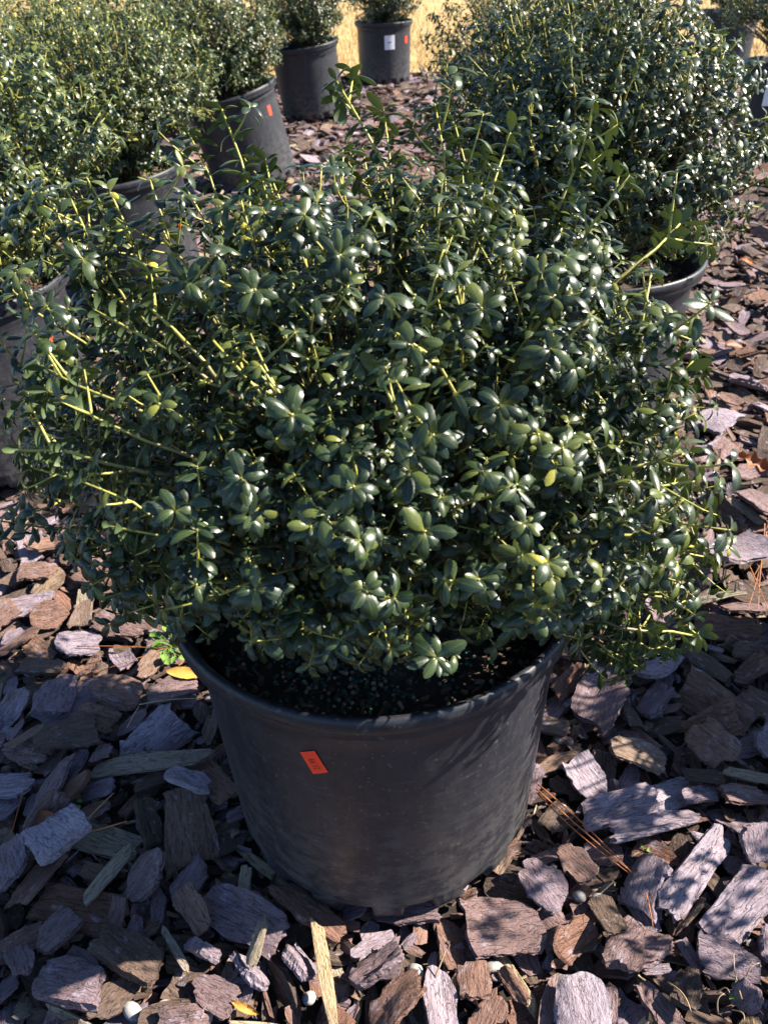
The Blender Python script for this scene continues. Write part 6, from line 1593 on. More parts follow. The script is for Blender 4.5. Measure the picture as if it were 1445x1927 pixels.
-668,459,49,20,-1,-84,-244,1213,46,-82,-43,15,466,500,6,14,70,69,121,1521,34,-14,0,-76,174,834,43,-56,-23,12,704,96,6,62,78,-4,-48,263,21,-57,66,-33,
905,1460,20,-5,-1,-80,-275,198,40,-3,-22,-92,-846,270,5,-1,0,100,-570,102,21,-72,-65,23,156,1124,44,0,5,-36,-102,1105,40,-35,-8,88,-192,920,57,5,-1,66,
579,1269,8,1,-3,-78,-306,266,35,25,31,71,788,659,18,70,-67,0,470,712,87,-95,-15,-6,-496,709,44,12,-3,-87,-136,1448,70,69,-72,0,123,1443,20,-9,3,-84,
-788,150,33,-84,-4,3,750,706,21,4,-4,-10,-758,1079,25,-4,1,-76,-167,1470,21,18,-2,52,-587,552,16,-95,-31,-7,798,685,36,-12,-1,15,-693,668,80,-77,54,-29,
581,445,48,38,-91,-5,785,77,19,2,-4,48,470,1108,25,8,-29,-8,200,1472,3,-2,-14,99,-346,201,43,21,20,81,-563,873,86,-3,5,99,424,756,57,-4,99,5,
-382,305,54,30,26,59,-521,1576,28,8,31,-25,635,1351,75,12,-15,-60,-51,1208,40,-12,2,-94,722,673,9,-1,1,-88,-342,1146,51,69,49,22,863,1777,8,-1,1,98,
763,1114,37,-7,-1,94,-304,1612,27,-17,2,70,685,969,34,55,-79,26,-467,1386,5,-55,-83,8,59,1796,6,-1,0,99,405,1426,52,6,4,98,23,102,7,-72,-68,6,
897,1174,9,2,14,95,-379,1732,4,0,-8,-99,-542,1616,17,35,10,31,308,996,25,14,20,-10,-621,1307,13,-5,-8,4,-180,1428,4,4,5,39,260,1079,19,-32,-8,25,
-657,1639,6,6,-1,-68,-209,715,37,-6,-1,17,667,190,46,-13,-55,75,-151,1293,74,40,3,-11,-401,1121,23,-3,-7,-3,-751,211,7,-3,-4,-94,-465,358,3,-9,13,-83,
904,582,9,72,69,-4,-654,568,50,-53,84,9,656,966,6,-2,3,100,255,476,7,19,0,19,-321,381,68,9,16,37,-16,1295,102,-57,82,3,-134,1521,8,-88,-47,2,
-558,423,105,-53,84,8,-498,286,23,17,6,93,-152,577,8,0,2,83,194,1105,23,-14,-16,-52,323,1146,25,-15,5,-10,116,216,28,7,-1,85,621,493,36,6,-10,-49,
-804,744,24,8,-7,-90,706,119,33,-11,9,-6,-209,1306,39,1,-38,69,752,1521,6,-2,-2,75,-198,120,13,0,-3,98,517,685,57,16,3,16,-702,1016,4,-79,-61,2,
417,866,26,16,-18,97,147,311,36,-1,12,83,693,671,42,-9,10,-58,-832,634,41,85,24,22,-585,237,72,42,89,18,904,397,35,-6,13,-90,56,1106,30,-10,-22,0,
-466,1137,39,15,9,94,782,961,25,40,84,33,-631,797,7,-84,-53,5,-245,1269,72,35,76,41,397,869,21,54,-83,-13,-357,967,34,-27,-3,-93,721,114,8,59,81,-4,
-899,987,16,2,4,71,-75,1183,40,3,6,100,-75,363,25,1,10,-72,222,895,8,-1,23,96,-621,1386,39,-98,-2,-2,-866,412,8,-88,48,-1,-614,398,39,-11,98,-12,
329,640,39,-4,-2,-88,-439,769,19,-9,-5,-27,-542,332,74,-4,-33,80,-107,1162,62,-2,-1,-100,9,447,10,85,-53,1,529,641,25,34,-81,-37,-643,1016,99,-99,-8,3,
641,1211,31,2,-8,-8,-856,830,21,19,4,28,448,407,28,0,4,47,-372,158,81,8,32,-16,178,781,71,8,0,-77,271,771,58,-11,6,39,232,1508,52,9,20,-85,
329,526,65,-13,-10,95,258,668,15,-13,0,-44,275,279,62,-21,81,-52,-589,347,40,52,47,65,-700,257,51,-9,97,19,-675,258,38,39,14,62,366,957,61,18,-10,-26,
-796,409,3,22,98,-2,653,1192,28,-4,-76,64,55,939,19,15,-10,-63,810,1049,35,-71,-69,2,-827,802,10,5,1,94,-36,451,18,55,-82,-2,868,1139,14,96,26,-8,
-654,1408,53,-28,-31,-70,378,228,7,1,2,-24,594,1210,35,-41,91,-3,71,1051,52,-10,-13,3,712,1081,66,-2,13,-86,-751,631,64,-9,29,-87,-198,1865,27,25,96,-8,
-549,382,29,9,-24,86,-437,761,13,-3,-1,-17,882,1538,12,0,-5,-3,-559,1682,9,67,-74,-4,578,1377,7,8,6,60,292,215,67,-13,5,-70,165,182,21,17,-4,-25,
778,795,21,-13,11,96,642,320,53,32,92,20,-570,132,28,-28,-11,59,-904,344,17,-3,-8,99,-642,1609,6,71,7,7,-129,768,19,-1,22,-97,-811,204,19,69,-71,2,
501,343,7,7,-18,-89,-753,568,42,-2,-11,-73,789,1704,8,2,-9,-95,140,1374,48,72,26,36,-145,1839,17,0,1,-92,598,757,23,-64,-29,34,-647,774,42,-17,-12,57,
-295,1461,27,-4,-10,-98,-236,197,4,-99,-15,0,385,141,40,17,3,58,-719,245,5,2,-2,-39,-144,956,27,-11,20,74,820,564,90,6,-2,99,-76,1265,41,4,25,74,
-774,1026,32,-7,31,94,-693,1679,33,-3,17,-94,891,727,11,0,3,0,295,584,90,-98,-12,-2,-691,394,76,-21,-26,-51,421,908,22,-22,97,-2,-738,709,56,20,1,97,
-500,1104,84,-49,86,-10,730,1374,27,9,2,-49,-224,1559,55,37,92,12,237,866,10,-9,5,51,545,1100,35,-20,60,3,892,1420,12,-3,1,-34,-482,137,37,17,-4,-9,
-784,1080,5,1,5,-93,487,617,29,6,-13,60,863,1612,7,-93,-37,2,-891,186,8,-62,79,0,231,1224,40,67,35,43,683,1407,33,99,3,9,-506,1023,44,11,0,-98,
487,1229,4,0,0,20,-115,992,42,-4,19,54,-227,962,33,19,5,47,263,1255,76,-12,2,37,593,113,9,17,-98,4,-169,201,46,-6,-11,84,-201,1233,23,-4,12,-98,
286,1508,7,-13,9,-58,-590,1151,8,94,-20,-4,-550,1004,39,-99,0,-2,216,1401,7,5,-1,87,-316,1637,39,12,24,-96,-161,963,19,-4,70,14,-462,1306,4,2,1,-17,
815,1314,40,-1,-1,33,240,636,31,99,-13,-2,879,1691,18,20,18,61,189,261,25,79,-13,-2,738,641,43,27,-54,-59,283,766,6,-15,-6,26,134,1472,19,4,-49,-87,
-44,1730,20,-95,-28,-7,-390,1011,5,6,17,85,-266,1710,8,45,-57,-54,88,1088,57,57,82,6,440,1039,53,-22,-94,-3,-111,1634,33,48,-84,27,271,457,33,57,73,19,
641,837,4,6,-1,-68,-712,1303,18,4,1,-89,-531,408,56,-38,88,-25,34,956,37,-51,85,-5,500,1164,22,92,-38,-5,-519,1206,8,-4,-1,56,-292,1793,11,-70,-71,1,
-291,1024,48,4,-29,-58,-286,1362,4,-1,2,-38,220,1007,36,-64,-73,-22,302,681,33,8,-7,99,-306,419,32,0,18,-12,399,694,55,-52,-83,19,-346,1006,35,-15,-98,0,
-475,1019,6,4,-2,-85,115,1204,92,-8,26,85,-683,1117,61,-12,11,-89,-500,1588,4,22,68,66,-128,1800,45,-68,-73,6,118,997,48,22,-2,-6,341,1146,70,-73,66,9,
-273,1169,64,-13,26,87,257,1178,62,-5,-8,-88,-156,1522,6,-48,88,-3,920,1365,11,-99,6,4,661,1421,58,-10,16,97,325,696,17,-92,-36,-6,56,1228,44,-6,23,-54,
342,478,13,-20,8,-89,-559,994,5,2,8,-100,623,879,25,-18,48,84,-507,1194,50,0,-39,-76,-813,815,12,2,11,96,153,497,32,-3,-1,-18,-735,1051,44,-8,3,76,
-649,683,5,-5,-13,91,593,55,9,76,-65,-1,-736,338,21,-6,17,74,-153,1719,63,2,-5,-97,713,1305,19,-12,17,81,292,1200,27,-61,72,32,219,335,64,-12,-14,59,
765,188,14,-62,73,-27,459,191,36,-32,91,-23,290,272,33,25,27,17,-342,468,73,22,-13,65,678,466,58,-8,0,89,-350,1610,32,93,-27,-24,158,270,6,-98,-10,1,
192,1482,10,-25,93,-25,533,1303,20,88,-47,9,-569,1210,50,25,-95,10,868,366,10,-44,-89,8,-448,909,46,-3,-12,-47,-843,975,5,83,-53,-13,355,697,24,91,40,-15,
-243,161,35,9,16,45,513,562,4,28,-96,1,-443,1501,83,-91,32,0,208,167,51,3,-11,87,66,1309,21,33,-17,-85,-388,717,4,-15,-6,36,-231,153,19,61,36,43,
775,97,4,12,99,4,-277,755,16,-5,-13,-25,-617,898,49,-12,18,-80,-253,1606,51,8,18,-95,476,263,35,-28,19,-68,-541,732,92,-15,-6,33,-235,215,10,13,6,19,
-275,584,65,1,8,-60,-233,817,57,-5,-7,91,-395,1349,30,12,-18,95,-724,409,43,54,-46,-57,554,211,50,0,3,81,-506,636,45,8,-9,-72,878,791,6,99,-10,-1,
65,1585,7,-7,5,-31,-835,776,26,-32,-95,-4,-758,338,70,25,-7,-69,-103,1056,38,10,88,-43,-170,682,31,-20,22,-27,-604,580,55,-96,-12,-4,16,1164,74,90,42,-6,
335,404,49,3,5,79,-531,947,42,-6,4,10,15,1374,45,61,-19,-8,-870,1258,9,8,-4,-18,120,311,35,-35,-3,-41,478,522,32,5,5,-72,-739,1707,8,-91,-42,-3,
-379,915,61,6,-99,-9,441,1070,17,-21,-23,24,-285,952,65,-2,-10,55,802,896,10,42,58,56,-286,248,40,-27,-4,60,799,999,37,37,1,-5,-486,271,49,61,77,7,
-410,1268,11,-14,-5,62,-313,176,48,-3,2,-67,-373,876,37,0,-4,27,190,555,23,11,-16,-32,90,1478,30,0,3,-39,-198,327,27,14,-1,-38,369,707,46,-19,-2,-54,
-276,1236,42,-71,-70,6,-519,684,82,-19,2,-17,98,1686,35,0,-8,71,-181,753,18,13,96,25,-79,808,23,12,-1,13,621,771,58,10,-99,14,-699,425,12,78,62,0,
-695,212,61,-5,99,-9,83,296,54,99,-5,12,-880,522,13,-3,-4,-85,279,1209,28,-5,18,-89,851,952,15,1,0,84,742,189,31,20,6,86,280,814,66,-16,38,-85,
-854,538,8,49,87,1,864,230,13,6,1,100,-455,1159,53,-81,16,-34,-433,1031,3,-46,-89,0,-793,483,29,-23,-9,-24,-451,1526,50,-74,25,-13,-668,222,39,-3,-15,99,
-127,426,37,14,-1,79,90,972,36,-21,83,-51,328,254,34,-7,-18,-61,345,713,52,-1,-26,-44,606,1436,31,-33,93,-13,580,1286,35,-21,-21,-58,-300,548,8,19,-98,9,
664,1465,22,10,3,39,731,1471,7,2,1,-31,819,1330,16,-25,24,-39,-288,1462,4,-10,71,-69,381,1116,9,-22,16,-63,566,303,32,-66,75,3,267,813,48,-95,-31,7,
66,1194,63,-23,12,-77,-176,933,36,98,13,13,499,372,5,-1,-3,98,722,662,22,-10,4,35,-452,1442,6,-37,-62,60,217,1242,63,-78,-57,15,-494,1545,4,98,4,-2,
-363,1101,67,48,85,22,206,423,80,-91,-23,17,845,1048,8,2,3,-6,679,147,34,-34,-93,7,-616,730,62,-7,8,-94,-609,693,30,-54,0,13,-257,750,7,0,4,-98,
906,1076,4,8,2,22,62,266,37,-4,-7,96,-190,1675,47,8,4,-99,-189,1130,37,-95,-23,15,427,784,12,29,16,-17,-102,1067,28,11,79,-58,631,195,50,10,5,-59,
-576,1089,51,5,2,-98,-479,1380,8,-2,-3,80,574,441,23,1,14,28,-513,579,4,-21,-98,-2,49,1640,6,25,-97,-2,122,815,11,99,13,-2,280,735,28,-1,8,-58,
-461,1042,5,-10,-1,28,-28,1615,48,-11,-83,54,-643,29,8,-99,17,-1,368,1375,8,14,-9,-57,-359,1638,31,75,-62,-8,190,1499,9,30,-93,-22,48,1012,42,22,-8,85,
-413,1741,48,-19,4,-40,833,1306,6,-87,-49,1,-725,1155,54,2,6,87,538,1364,30,6,-7,-48,567,511,14,-4,23,19,-182,134,4,-99,13,1,-276,1627,66,9,12,-94,
-457,444,57,26,17,24,-82,1037,37,54,6,-6,-627,636,7,3,-3,-97,400,848,6,-5,13,-93,-615,1212,88,1,15,78,873,990,14,-4,9,-99,598,328,27,4,35,-89,
16,109,4,1,0,61,306,1043,6,-48,87,-8,-614,540,84,-19,-1,47,-708,1678,9,-88,48,3,-668,239,14,-55,49,-44,742,755,59,1,-12,-12,776,715,51,-95,-20,-5,
-97,182,35,27,22,76,79,173,57,-19,-2,-40,-199,1689,15,7,-2,-42,-248,1553,46,-98,-5,12,-263,1030,75,-14,-9,89,-180,1571,40,-4,-14,70,880,116,10,6,1,-10,
-218,819,15,-98,4,11,-663,404,21,-88,-21,-9,-162,421,130,-10,-23,55,-390,873,77,-83,-50,15,-136,831,58,-99,-10,12,-538,1002,70,-74,67,-2,-502,383,65,-1,-15,-84,
90,280,38,91,-40,11,389,81,16,96,-25,-11,-669,774,24,-60,74,-13,-143,343,63,11,-65,74,-602,694,5,24,-97,-1,-76,1460,45,7,27,75,-363,1781,11,-6,6,-46,
-504,1583,19,71,-20,-24,-510,1819,16,-3,98,18,525,318,58,-8,5,-58,-452,865,36,21,-15,-65,-268,323,5,44,-56,-56,-160,1785,8,-7,5,-38,23,912,29,-96,-28,0,
496,523,59,5,-13,-89,223,483,42,-33,-10,4,-480,366,8,14,17,74,-580,1681,10,8,-12,-94,-570,1636,49,-2,-32,93,-859,151,22,91,-42,-3,-134,584,14,-6,5,-51,
201,1124,57,1,-3,29,-227,1533,43,-3,-31,92,-472,867,44,36,8,72,-18,886,26,-1,2,64,-708,784,43,53,-74,-38,-101,350,4,10,-2,-42,-173,573,16,0,13,83,
597,424,26,2,-8,-25,-272,1344,107,48,77,37,878,695,8,-94,-32,3,-269,1555,4,3,-3,-57,-276,404,11,-35,-8,-1,-221,549,21,95,-23,8,923,1204,19,67,74,-5,
-133,1023,61,-39,13,47,691,1180,35,21,33,-86,-736,233,5,-2,-2,56,-414,614,64,29,-92,-23,455,167,9,-9,-6,20,-496,1242,15,-13,-1,32,497,143,5,-5,-15,93,
-662,1410,5,0,0,96,738,1698,6,1,-1,97,480,95,19,65,-76,-6,342,886,37,-90,-43,4,66,1642,20,-11,-10,33,291,644,41,-80,-57,-6,435,198,6,-85,-51,5,
849,1364,6,-95,-31,2,672,563,19,-100,6,-1,-250,1253,43,-25,-12,-95,-145,910,66,3,-9,-90,36,899,28,-12,4,98,267,957,44,10,-2,-24,-712,950,9,-4,14,57,
-722,750,29,-19,-1,91,361,1339,12,-58,14,-12,-311,1279,15,-81,-26,13,433,568,5,0,0,93,694,661,13,27,-94,20,260,1632,11,-3,1,-37,247,485,34,-9,92,-19,
-261,681,33,-43,-90,1,-32,1597,4,6,4,65,507,987,104,-19,15,-93,15,1645,4,-93,-38,1,-822,1116,25,-3,-73,65,-267,1418,5,-1,-2,83,869,834,8,66,-74,-11,
-205,1762,37,60,-80,-3,106,108,13,4,2,-75,326,1321,46,-63,78,3,-674,1731,19,-49,-87,-8,640,1486,27,-4,14,49,-580,1237,20,98,6,4,-674,1647,20,-18,-27,65,
-465,1653,71,-20,98,-4,602,434,53,4,13,-58,664,864,33,19,-65,-73,531,217,7,5,3,33,589,1320,53,2,-24,15,-82,125,25,14,1,-92,568,746,56,-9,-2,88,
593,92,17,10,97,-21,133,1441,40,3,-7,-58,296,1764,17,-83,54,-9,-422,705,81,74,-64,17,-164,508,15,-96,-18,-10,501,830,84,9,6,-40,96,1242,67,-17,-20,-93,
-511,197,15,-15,-5,-94,641,651,4,0,0,-87,760,244,4,-1,-1,-1,-247,469,103,17,-6,-46,-741,597,61,-31,93,-15,14,995,27,-74,5,-9,274,487,4,-5,-100,1,
-307,1508,35,-3,15,74,643,818,27,-26,-16,58,309,1263,55,9,-26,-73,-451,249,43,-30,33,-69,-250,724,30,-93,-34,-5,-84,286,24,-59,76,-24,-587,1301,22,-20,27,79,
92,1409,55,-4,-8,29,-309,1403,56,7,10,57,757,1488,25,57,-82,-11,-830,472,10,3,5,76,-595,317,32,26,14,-12,-316,1037,49,58,-67,-31,-248,1530,18,-22,14,-23,
120,1488,20,16,-7,20,-373,338,40,-8,-11,-6,722,203,37,-10,7,-67,42,365,75,-2,13,70,390,1424,34,-5,-5,42,-679,749,7,-1,-1,76,769,1247,3,0,0,-74,
-800,1010,67,1,-14,-76,761,156,10,-97,-1,-1,188,1565,36,-6,15,-83,-170,697,6,1,0,-84,754,289,44,8,-7,74,718,1446,26,-23,3,34,-417,1113,66,-87,32,8,
498,1230,87,7,-2,96,-348,450,23,10,-99,6,-366,185,6,-6,-98,20,490,1209,4,6,3,1,-516,1776,23,-28,64,37,694,153,12,-15,-99,3,-388,995,37,-19,-21,-95,
-479,930,17,-13,0,85,-292,1364,28,-63,-77,5,584,1384,39,-11,3,-81,427,362,64,95,-22,12,531,818,44,-72,-68,-10,-501,866,54,-85,52,-7,-485,376,93,80,58,4,
553,1011,130,-27,-31,61,-88,1291,79,-7,-4,-70,29,896,10,1,-5,16,-221,1220,38,-4,-9,50,640,1233,12,51,86,7,-302,390,4,-86,-51,1,-459,678,4,56,-44,-44,
171,1484,4,-12,-10,64,136,226,69,5,12,78,-442,1769,14,-34,-92,15,-611,350,50,-9,13,-53,846,1698,6,34,-94,3,-410,1697,22,56,-48,-64,205,416,27,55,84,4,
-379,1745,32,4,-6,-85,539,377,17,66,73,17,-165,1260,24,81,-36,-28,-649,1299,33,-5,65,74,-644,1347,62,-15,-15,95,-12,1491,43,-7,16,-97,-527,395,38,27,-8,-88,
-249,899,74,-7,9,-82,-434,1440,34,-15,-21,-50,-799,822,54,74,-67,10,-426,377,39,80,48,-35,136,149,43,-14,-8,65,-145,1034,61,-91,-33,17,-915,208,32,0,-7,1,
-736,1098,19,-29,3,-46,622,62,9,-45,-89,1,-788,1071,17,17,-7,33,150,858,24,26,4,93,-327,902,35,-19,-6,84,-272,1539,80,-2,7,-96,-263,428,74,6,7,90,
-535,1247,28,-18,21,56,829,738,41,11,15,-97,-608,209,79,-6,-12,91,236,148,4,0,0,94,-61,1735,4,5,-1,-32,-394,1536,42,93,25,11,800,1744,21,-1,15,29,
551,600,74,3,-13,-53,564,1091,65,-4,19,-97,-698,833,40,33,90,25,-22,1067,50,7,-17,87,-603,675,45,33,-10,50,-188,1628,48,-2,13,71,102,901,17,5,-8,-21,
489,163,7,2,-1,-33,584,1422,4,1,10,99,663,534,51,2,-14,-94,523,1462,8,-64,77,-2,-571,1605,54,11,21,-95,-666,752,11,47,-52,-63,-597,1247,61,11,11,-15,
-670,1369,8,-2,100,4,238,672,47,15,0,15,469,1158,35,-3,34,89,811,145,16,-99,9,-9,-718,915,24,6,-4,-96,-255,116,34,-71,70,-3,343,443,83,72,35,15,
392,361,32,7,24,79,779,888,9,14,0,-99,-549,1171,63,-68,-63,24,439,1092,38,27,-24,93,845,1738,41,-78,-60,10,-720,827,68,10,-99,-12,243,1061,4,0,5,83,
-581,1535,6,-1,4,-100,-832,657,25,95,25,8,-454,643,75,-32,93,-3,-466,594,17,0,21,-75,-462,1194,39,-84,43,-32,-215,1088,64,39,34,47,-405,1543,8,1,0,-100,
539,754,12,55,-82,-14,-656,1211,59,-20,-1,-90,183,1755,8,-2,1,-85,547,1305,56,-73,68,3,-696,966,31,58,75,1,795,1380,50,-96,-20,7,-643,960,62,-93,-37,0,
-475,731,110,0,5,13,-466,468,6,-14,16,-77,264,834,25,40,7,80,-502,1342,37,-44,-52,37,505,256,35,3,-2,86,523,867,67,-5,17,91,-791,1115,14,-14,19,93,
-226,1746,49,0,1,-74,593,527,9,-1,-1,-97,394,1141,53,-2,-5,-83,-327,1070,48,44,-84,-4,423,629,81,1,-6,-14,-743,863,56,-25,95,16,749,644,26,-3,3,-76,
468,833,6,38,61,59,-522,237,52,-89,41,1,-338,1125,56,-36,72,-42,-653,932,26,-18,30,52,-366,1504,58,6,0,-60,107,1514,20,5,-96,28,-261,1718,23,-13,-10,78,
-23,332,10,8,9,-14,-577,1122,63,-5,1,97,-280,1187,74,-23,16,94,-927,529,10,-35,93,-1,-646,558,14,15,-1,-5,-366,1123,23,-80,59,-1,738,1028,24,11,10,97,
-770,828,5,1,0,63,-262,1256,25,68,72,-8,-282,1350,12,-57,81,2,-630,1710,5,-9,-8,56,71,1684,45,-52,-85,2,-32,432,40,-7,0,-96,933,228,6,5,-4,-92,
-35,1116,66,0,-5,-33,-537,622,67,54,-81,-8,-689,728,28,11,3,-86,-564,751,77,9,-6,-81,736,1494,5,1,3,100,16,1128,55,-7,-6,-97,-773,1310,6,-1,0,33,
177,247,49,14,-17,-57,354,1105,19,-10,-15,-90,-786,144,7,-12,72,-68,-131,103,7,6,-2,-76,556,754,22,2,-1,-91,-389,646,34,-25,-8,52,-71,1341,35,8,-14,98,
-698,441,48,0,-14,-16,-324,303,35,17,-20,43,317,849,32,49,46,50,297,1200,6,-1,7,-95,-773,1045,30,-2,-7,-99,-35,373,10,-15,8,-71,284,549,61,96,24,-11,
626,506,66,6,-13,-59,411,159,28,-49,-36,59,-898,406,37,-74,66,-11,615,1283,40,16,0,-41,357,743,76,69,-69,-2,-697,222,7,44,56,55,193,346,105,4,-7,-70,
265,404,95,-3,-26,-89,303,486,80,24,-23,-85,368,493,98,17,3,35,179,484,88,3,3,-44,121,440,65,-4,0,4,8,470,39,-6,-10,-5,-114,407,81,-44,29,-22,
-312,419,93,-10,10,-22,-369,387,107,-14,-6,-14,-230,423,71,-56,18,-12,-170,401,76,-47,9,-47,-238,349,93,19,-2,9,-435,563,122,-8,-20,-34,-496,531,96,-8,-16,84,
-315,516,91,1,-23,41,-261,509,73,4,13,-88,-189,460,88,13,-11,-25,-365,521,79,6,1,48,-350,682,88,5,-6,0,-332,702,66,80,3,-5,-283,643,105,-19,5,-23,
-478,662,80,17,-19,-76,-470,605,85,42,-14,48,-549,658,70,-17,3,7,-522,926,77,-6,4,6,-625,930,86,-13,-13,36,-653,819,94,81,-57,-5,-513,801,111,10,5,70,
-427,813,92,11,11,-12,-339,816,78,2,1,17,-538,719,66,1,-8,-10,-447,768,84,37,15,-13,-456,966,93,10,0,-18,311,903,65,6,6,22,221,801,63,-3,7,-77,
322,770,79,10,-5,-87,419,825,71,-10,-26,-50,375,845,64,-97,-18,-11,402,765,69,-21,-12,40,451,672,112,17,0,-42,626,1063,134,-7,-13,-50,502,1034,84,-7,11,-31,
548,957,124,-30,1,24,269,632,63,10,9,-52,343,667,88,-13,14,-14,410,603,72,-9,10,11,332,553,99,-27,-1,9,470,598,79,-7,12,6,457,522,111,17,32,-65,
181,635,60,19,1,-87,138,549,17,-9,-12,14,225,513,74,6,-5,-45,267,532,53,-6,11,11,545,676,82,15,18,-31,491,629,72,-7,5,-10,-9,359,79,-13,-24,25,
81,382,74,-10,-15,-72,124,377,70,23,-14,-50,-25,395,80,-30,-17,19,371,393,83,17,-6,-18,375,355,83,46,34,-69,314,366,87,-7,-25,-81,433,402,92,-76,-64,8,
-437,416,96,-23,-4,-44,-406,452,84,-5,0,48,180,441,45,-1,-6,-48,799,1597,71,-1,-3,-44,813,1442,48,-3,9,17,941,1766,45,-13,10,-11,954,2067,22,0,2,-29,
756,1251,79,-11,-6,-71,724,1239,61,-80,60,-4,247,323,60,2,0,38,-84,385,117,2,5,-63,-191,499,70,9,0,70,-676,986,108,28,-2,35,-591,991,91,32,11,21,
-533,1092,97,-2,-8,-18,-648,1104,101,3,2,2,
]

# ------------------------------------------------------------------ bark mulch
CHIPS = [make_chip(s, L, W, T, 13, 8, wood=w) for s, L, W, T, w in CHIP_DIMS]
CHIPS_LO = [make_chip(s, L, W, T, 5, 4, wood=w, lite=True) for s, L, W, T, w in CHIP_DIMS]
CHIPS_MIN = [make_chip(s, L, W, T, 4, 3, wood=w, lite=True) for s, L, W, T, w in CHIP_DIMS]


def chip_mesh(name, c):
    V, F, S, lc = c
    return mesh_from(name, V, F, M_BARK, S, {'lc': lc})


HERO_LABELS = [
    'big pale silvery split bark block at the bottom edge, right of the middle',
    'thick grey bark block with a reddish broken face, lower right',
    "fan-shaped grey bark chip with a pine needle lying on it",
    'long rough pale chip of bark propped up slantwise, lower right',
    'grey-blue bark slab beside the white pebbles, near the right foot of the pot',
    "wide flat curled sheet of bark leaning on the right front of the pot's foot",
    'layered bark chip lying right under the front edge of the large pot',
    'squarish grey bark lump left of the pale wood splinter, half in the sun',
    'large round dark brown piece of bark in the shade, lower left',
    'biggest bark block at the bottom left, its lower half sunlit',
    'small boxy bark chip between the round dark piece and the squarish lump',
    'small grey bark lump next to the boxy chip, its lower half white with sun',
    'pinkish six-sided bark chip at the bottom left, above white pebbles',
    'pale bluish knobbly bark lump in the shade at the left',
    'grey leaf-shaped bark slab just left of the pale bluish lump',
    'striped bark chunk in the shade between a grey stick and the pot',
    'narrow upright grey bark chip between the striped chunk and the pot',
    'broad ridged bark chunk in the shade at the left foot of the pot',
    'grey forked stick lying aslant next to the pale bluish bark lump',
    'weathered grey wooden strip with a mossy end, left of the pot',
    'thin grey stick lying above the mossy wooden strip',
    'small whitish speckled bark chip right below the mossy wooden strip',
    'brownish bark chip standing between other shaded chips left of the mossy strip',
    'flat brown bark chip below the chip that stands left of the mossy strip',
    'pale curled bark chip at the left edge, in the shade',
    'light grey flat chip of bark, sunlit, under a long pine needle',
    'rounded tan bark chip left of the light grey flat chip',
    'large pale bark chip at the left edge, in full sun',
    'grey bark chip with long ridges at the border of sun and shade, left',
    'brown rounded bark chip at the border of sun and shade, with a ridged grey neighbour',
    'flat dull bark chip half in the shade, with a dry twig lying over it',
    'layered bark chip with a light rim, at the left where the shade begins',
    'reddish-grey bark chip just right of the layered chip with the light rim',
    "wide ridged bark piece in the sun below the shrub's left side",
    "big smooth tan bark piece below the right side of the pot's rim",
    'red-brown bark piece against the right wall of the pot',
    'upright striped bark block in dappled light right of the pot',
    'pale bluish oval bark chip in the shade right of the pot',
    'narrow dark bark chip between the striped block and the pale oval chip',
    'layered grey bark chip below the pale oval chip',
    'brown-grey stepped bark chip lower right of the layered grey chip',
    'largest lavender bark slab at the right, under the end of a shrub shoot',
    "tan bark chip partly under the shrub's lower right leaves",
    'light wooden slat beside the largest lavender slab',
    'pale curled bark chip standing upright to the right of the pot',
    'red-brown bark slab in the shade right of the curled upright chip',
    'flat lavender bark strip in the shade at the right',
    'long pale gnarled bark piece right of the bundle of pine needles',
    'broad grey-brown bark piece at the right edge above the cracked lump',
    'cracked grey bark lump at the right edge',
    'grey bark chip touching the right wall of the pot above the pine needles',
    'thin pinkish bark flake near the right foot of the pot',
    'tan curled bark flake at the lower end of the bundle of pine needles',
    'flat tan bark flake crossed by the bundle of pine needles',
    'smooth lavender slab of bark cut by the right edge of the view',
    'thin grey wooden strip lying beside the smooth lavender slab',
    'pinkish long bark piece at the bottom edge, right of the pale wood splinter',
    'flat pinkish bark chip at the bottom edge, in the middle',
    'small reddish block of bark behind grey pebbles near the bottom',
    'ridged grey bark lump just right of the pale wood splinter',
    'flat lavender bark piece lower right, with dry grass stalks over it',
    'thin grey bark flake at the lower right among dry stalks',
    'nearly black bark piece in the lower right corner',
    'bluish bark piece at the right edge below the long gnarled chip',
    'flat grey bark chip at the left edge near the bottom',
    'grey-brown bark slab behind the biggest bark block, lower left',
    'split bark chunk behind the big pale silvery block',
    'white-grey bark rock in the sun right of the shrub',
    'thin flat tan chip right of the shrub beside a brown oak leaf',
    'bluish bark piece in the shade right of the shrub, near the right edge',
    'small pale bark flake in the shade right of the barcode pot',
    'grainy chunk of grey wood at the right edge below the oak leaf',
    'thin grey slat next to the grainy chunk of wood',
    'short yellowish splinter at the bottom edge, right of the big pale block',
    'long pale yellow wood splinter sticking out from under the pot',
    'brown splinter leaning on the left foot of the pot',
    'brown bark chip at the left edge in the sun, upper of two',
    'reddish sunlit bark chip beside the one at the left edge',
    "tan sunlit bark chip below the shrub's lower left twigs",
    'sunlit bark chip in the left patch of sun, farthest of those']
ME_CHIP = [chip_mesh('bark_chip', c) for c in CHIPS]
raw = np.array(BAKED, float).reshape(-1, 6)
loc = raw[:, :3] * np.array([.001, .001, .0005]) + np.array([0, 0, PILE])
q3 = raw[:, 3:] / 100
quat = np.concatenate([np.sqrt(np.clip(1 - (q3 ** 2).sum(1), 0, 1))[:, None], q3], 1)
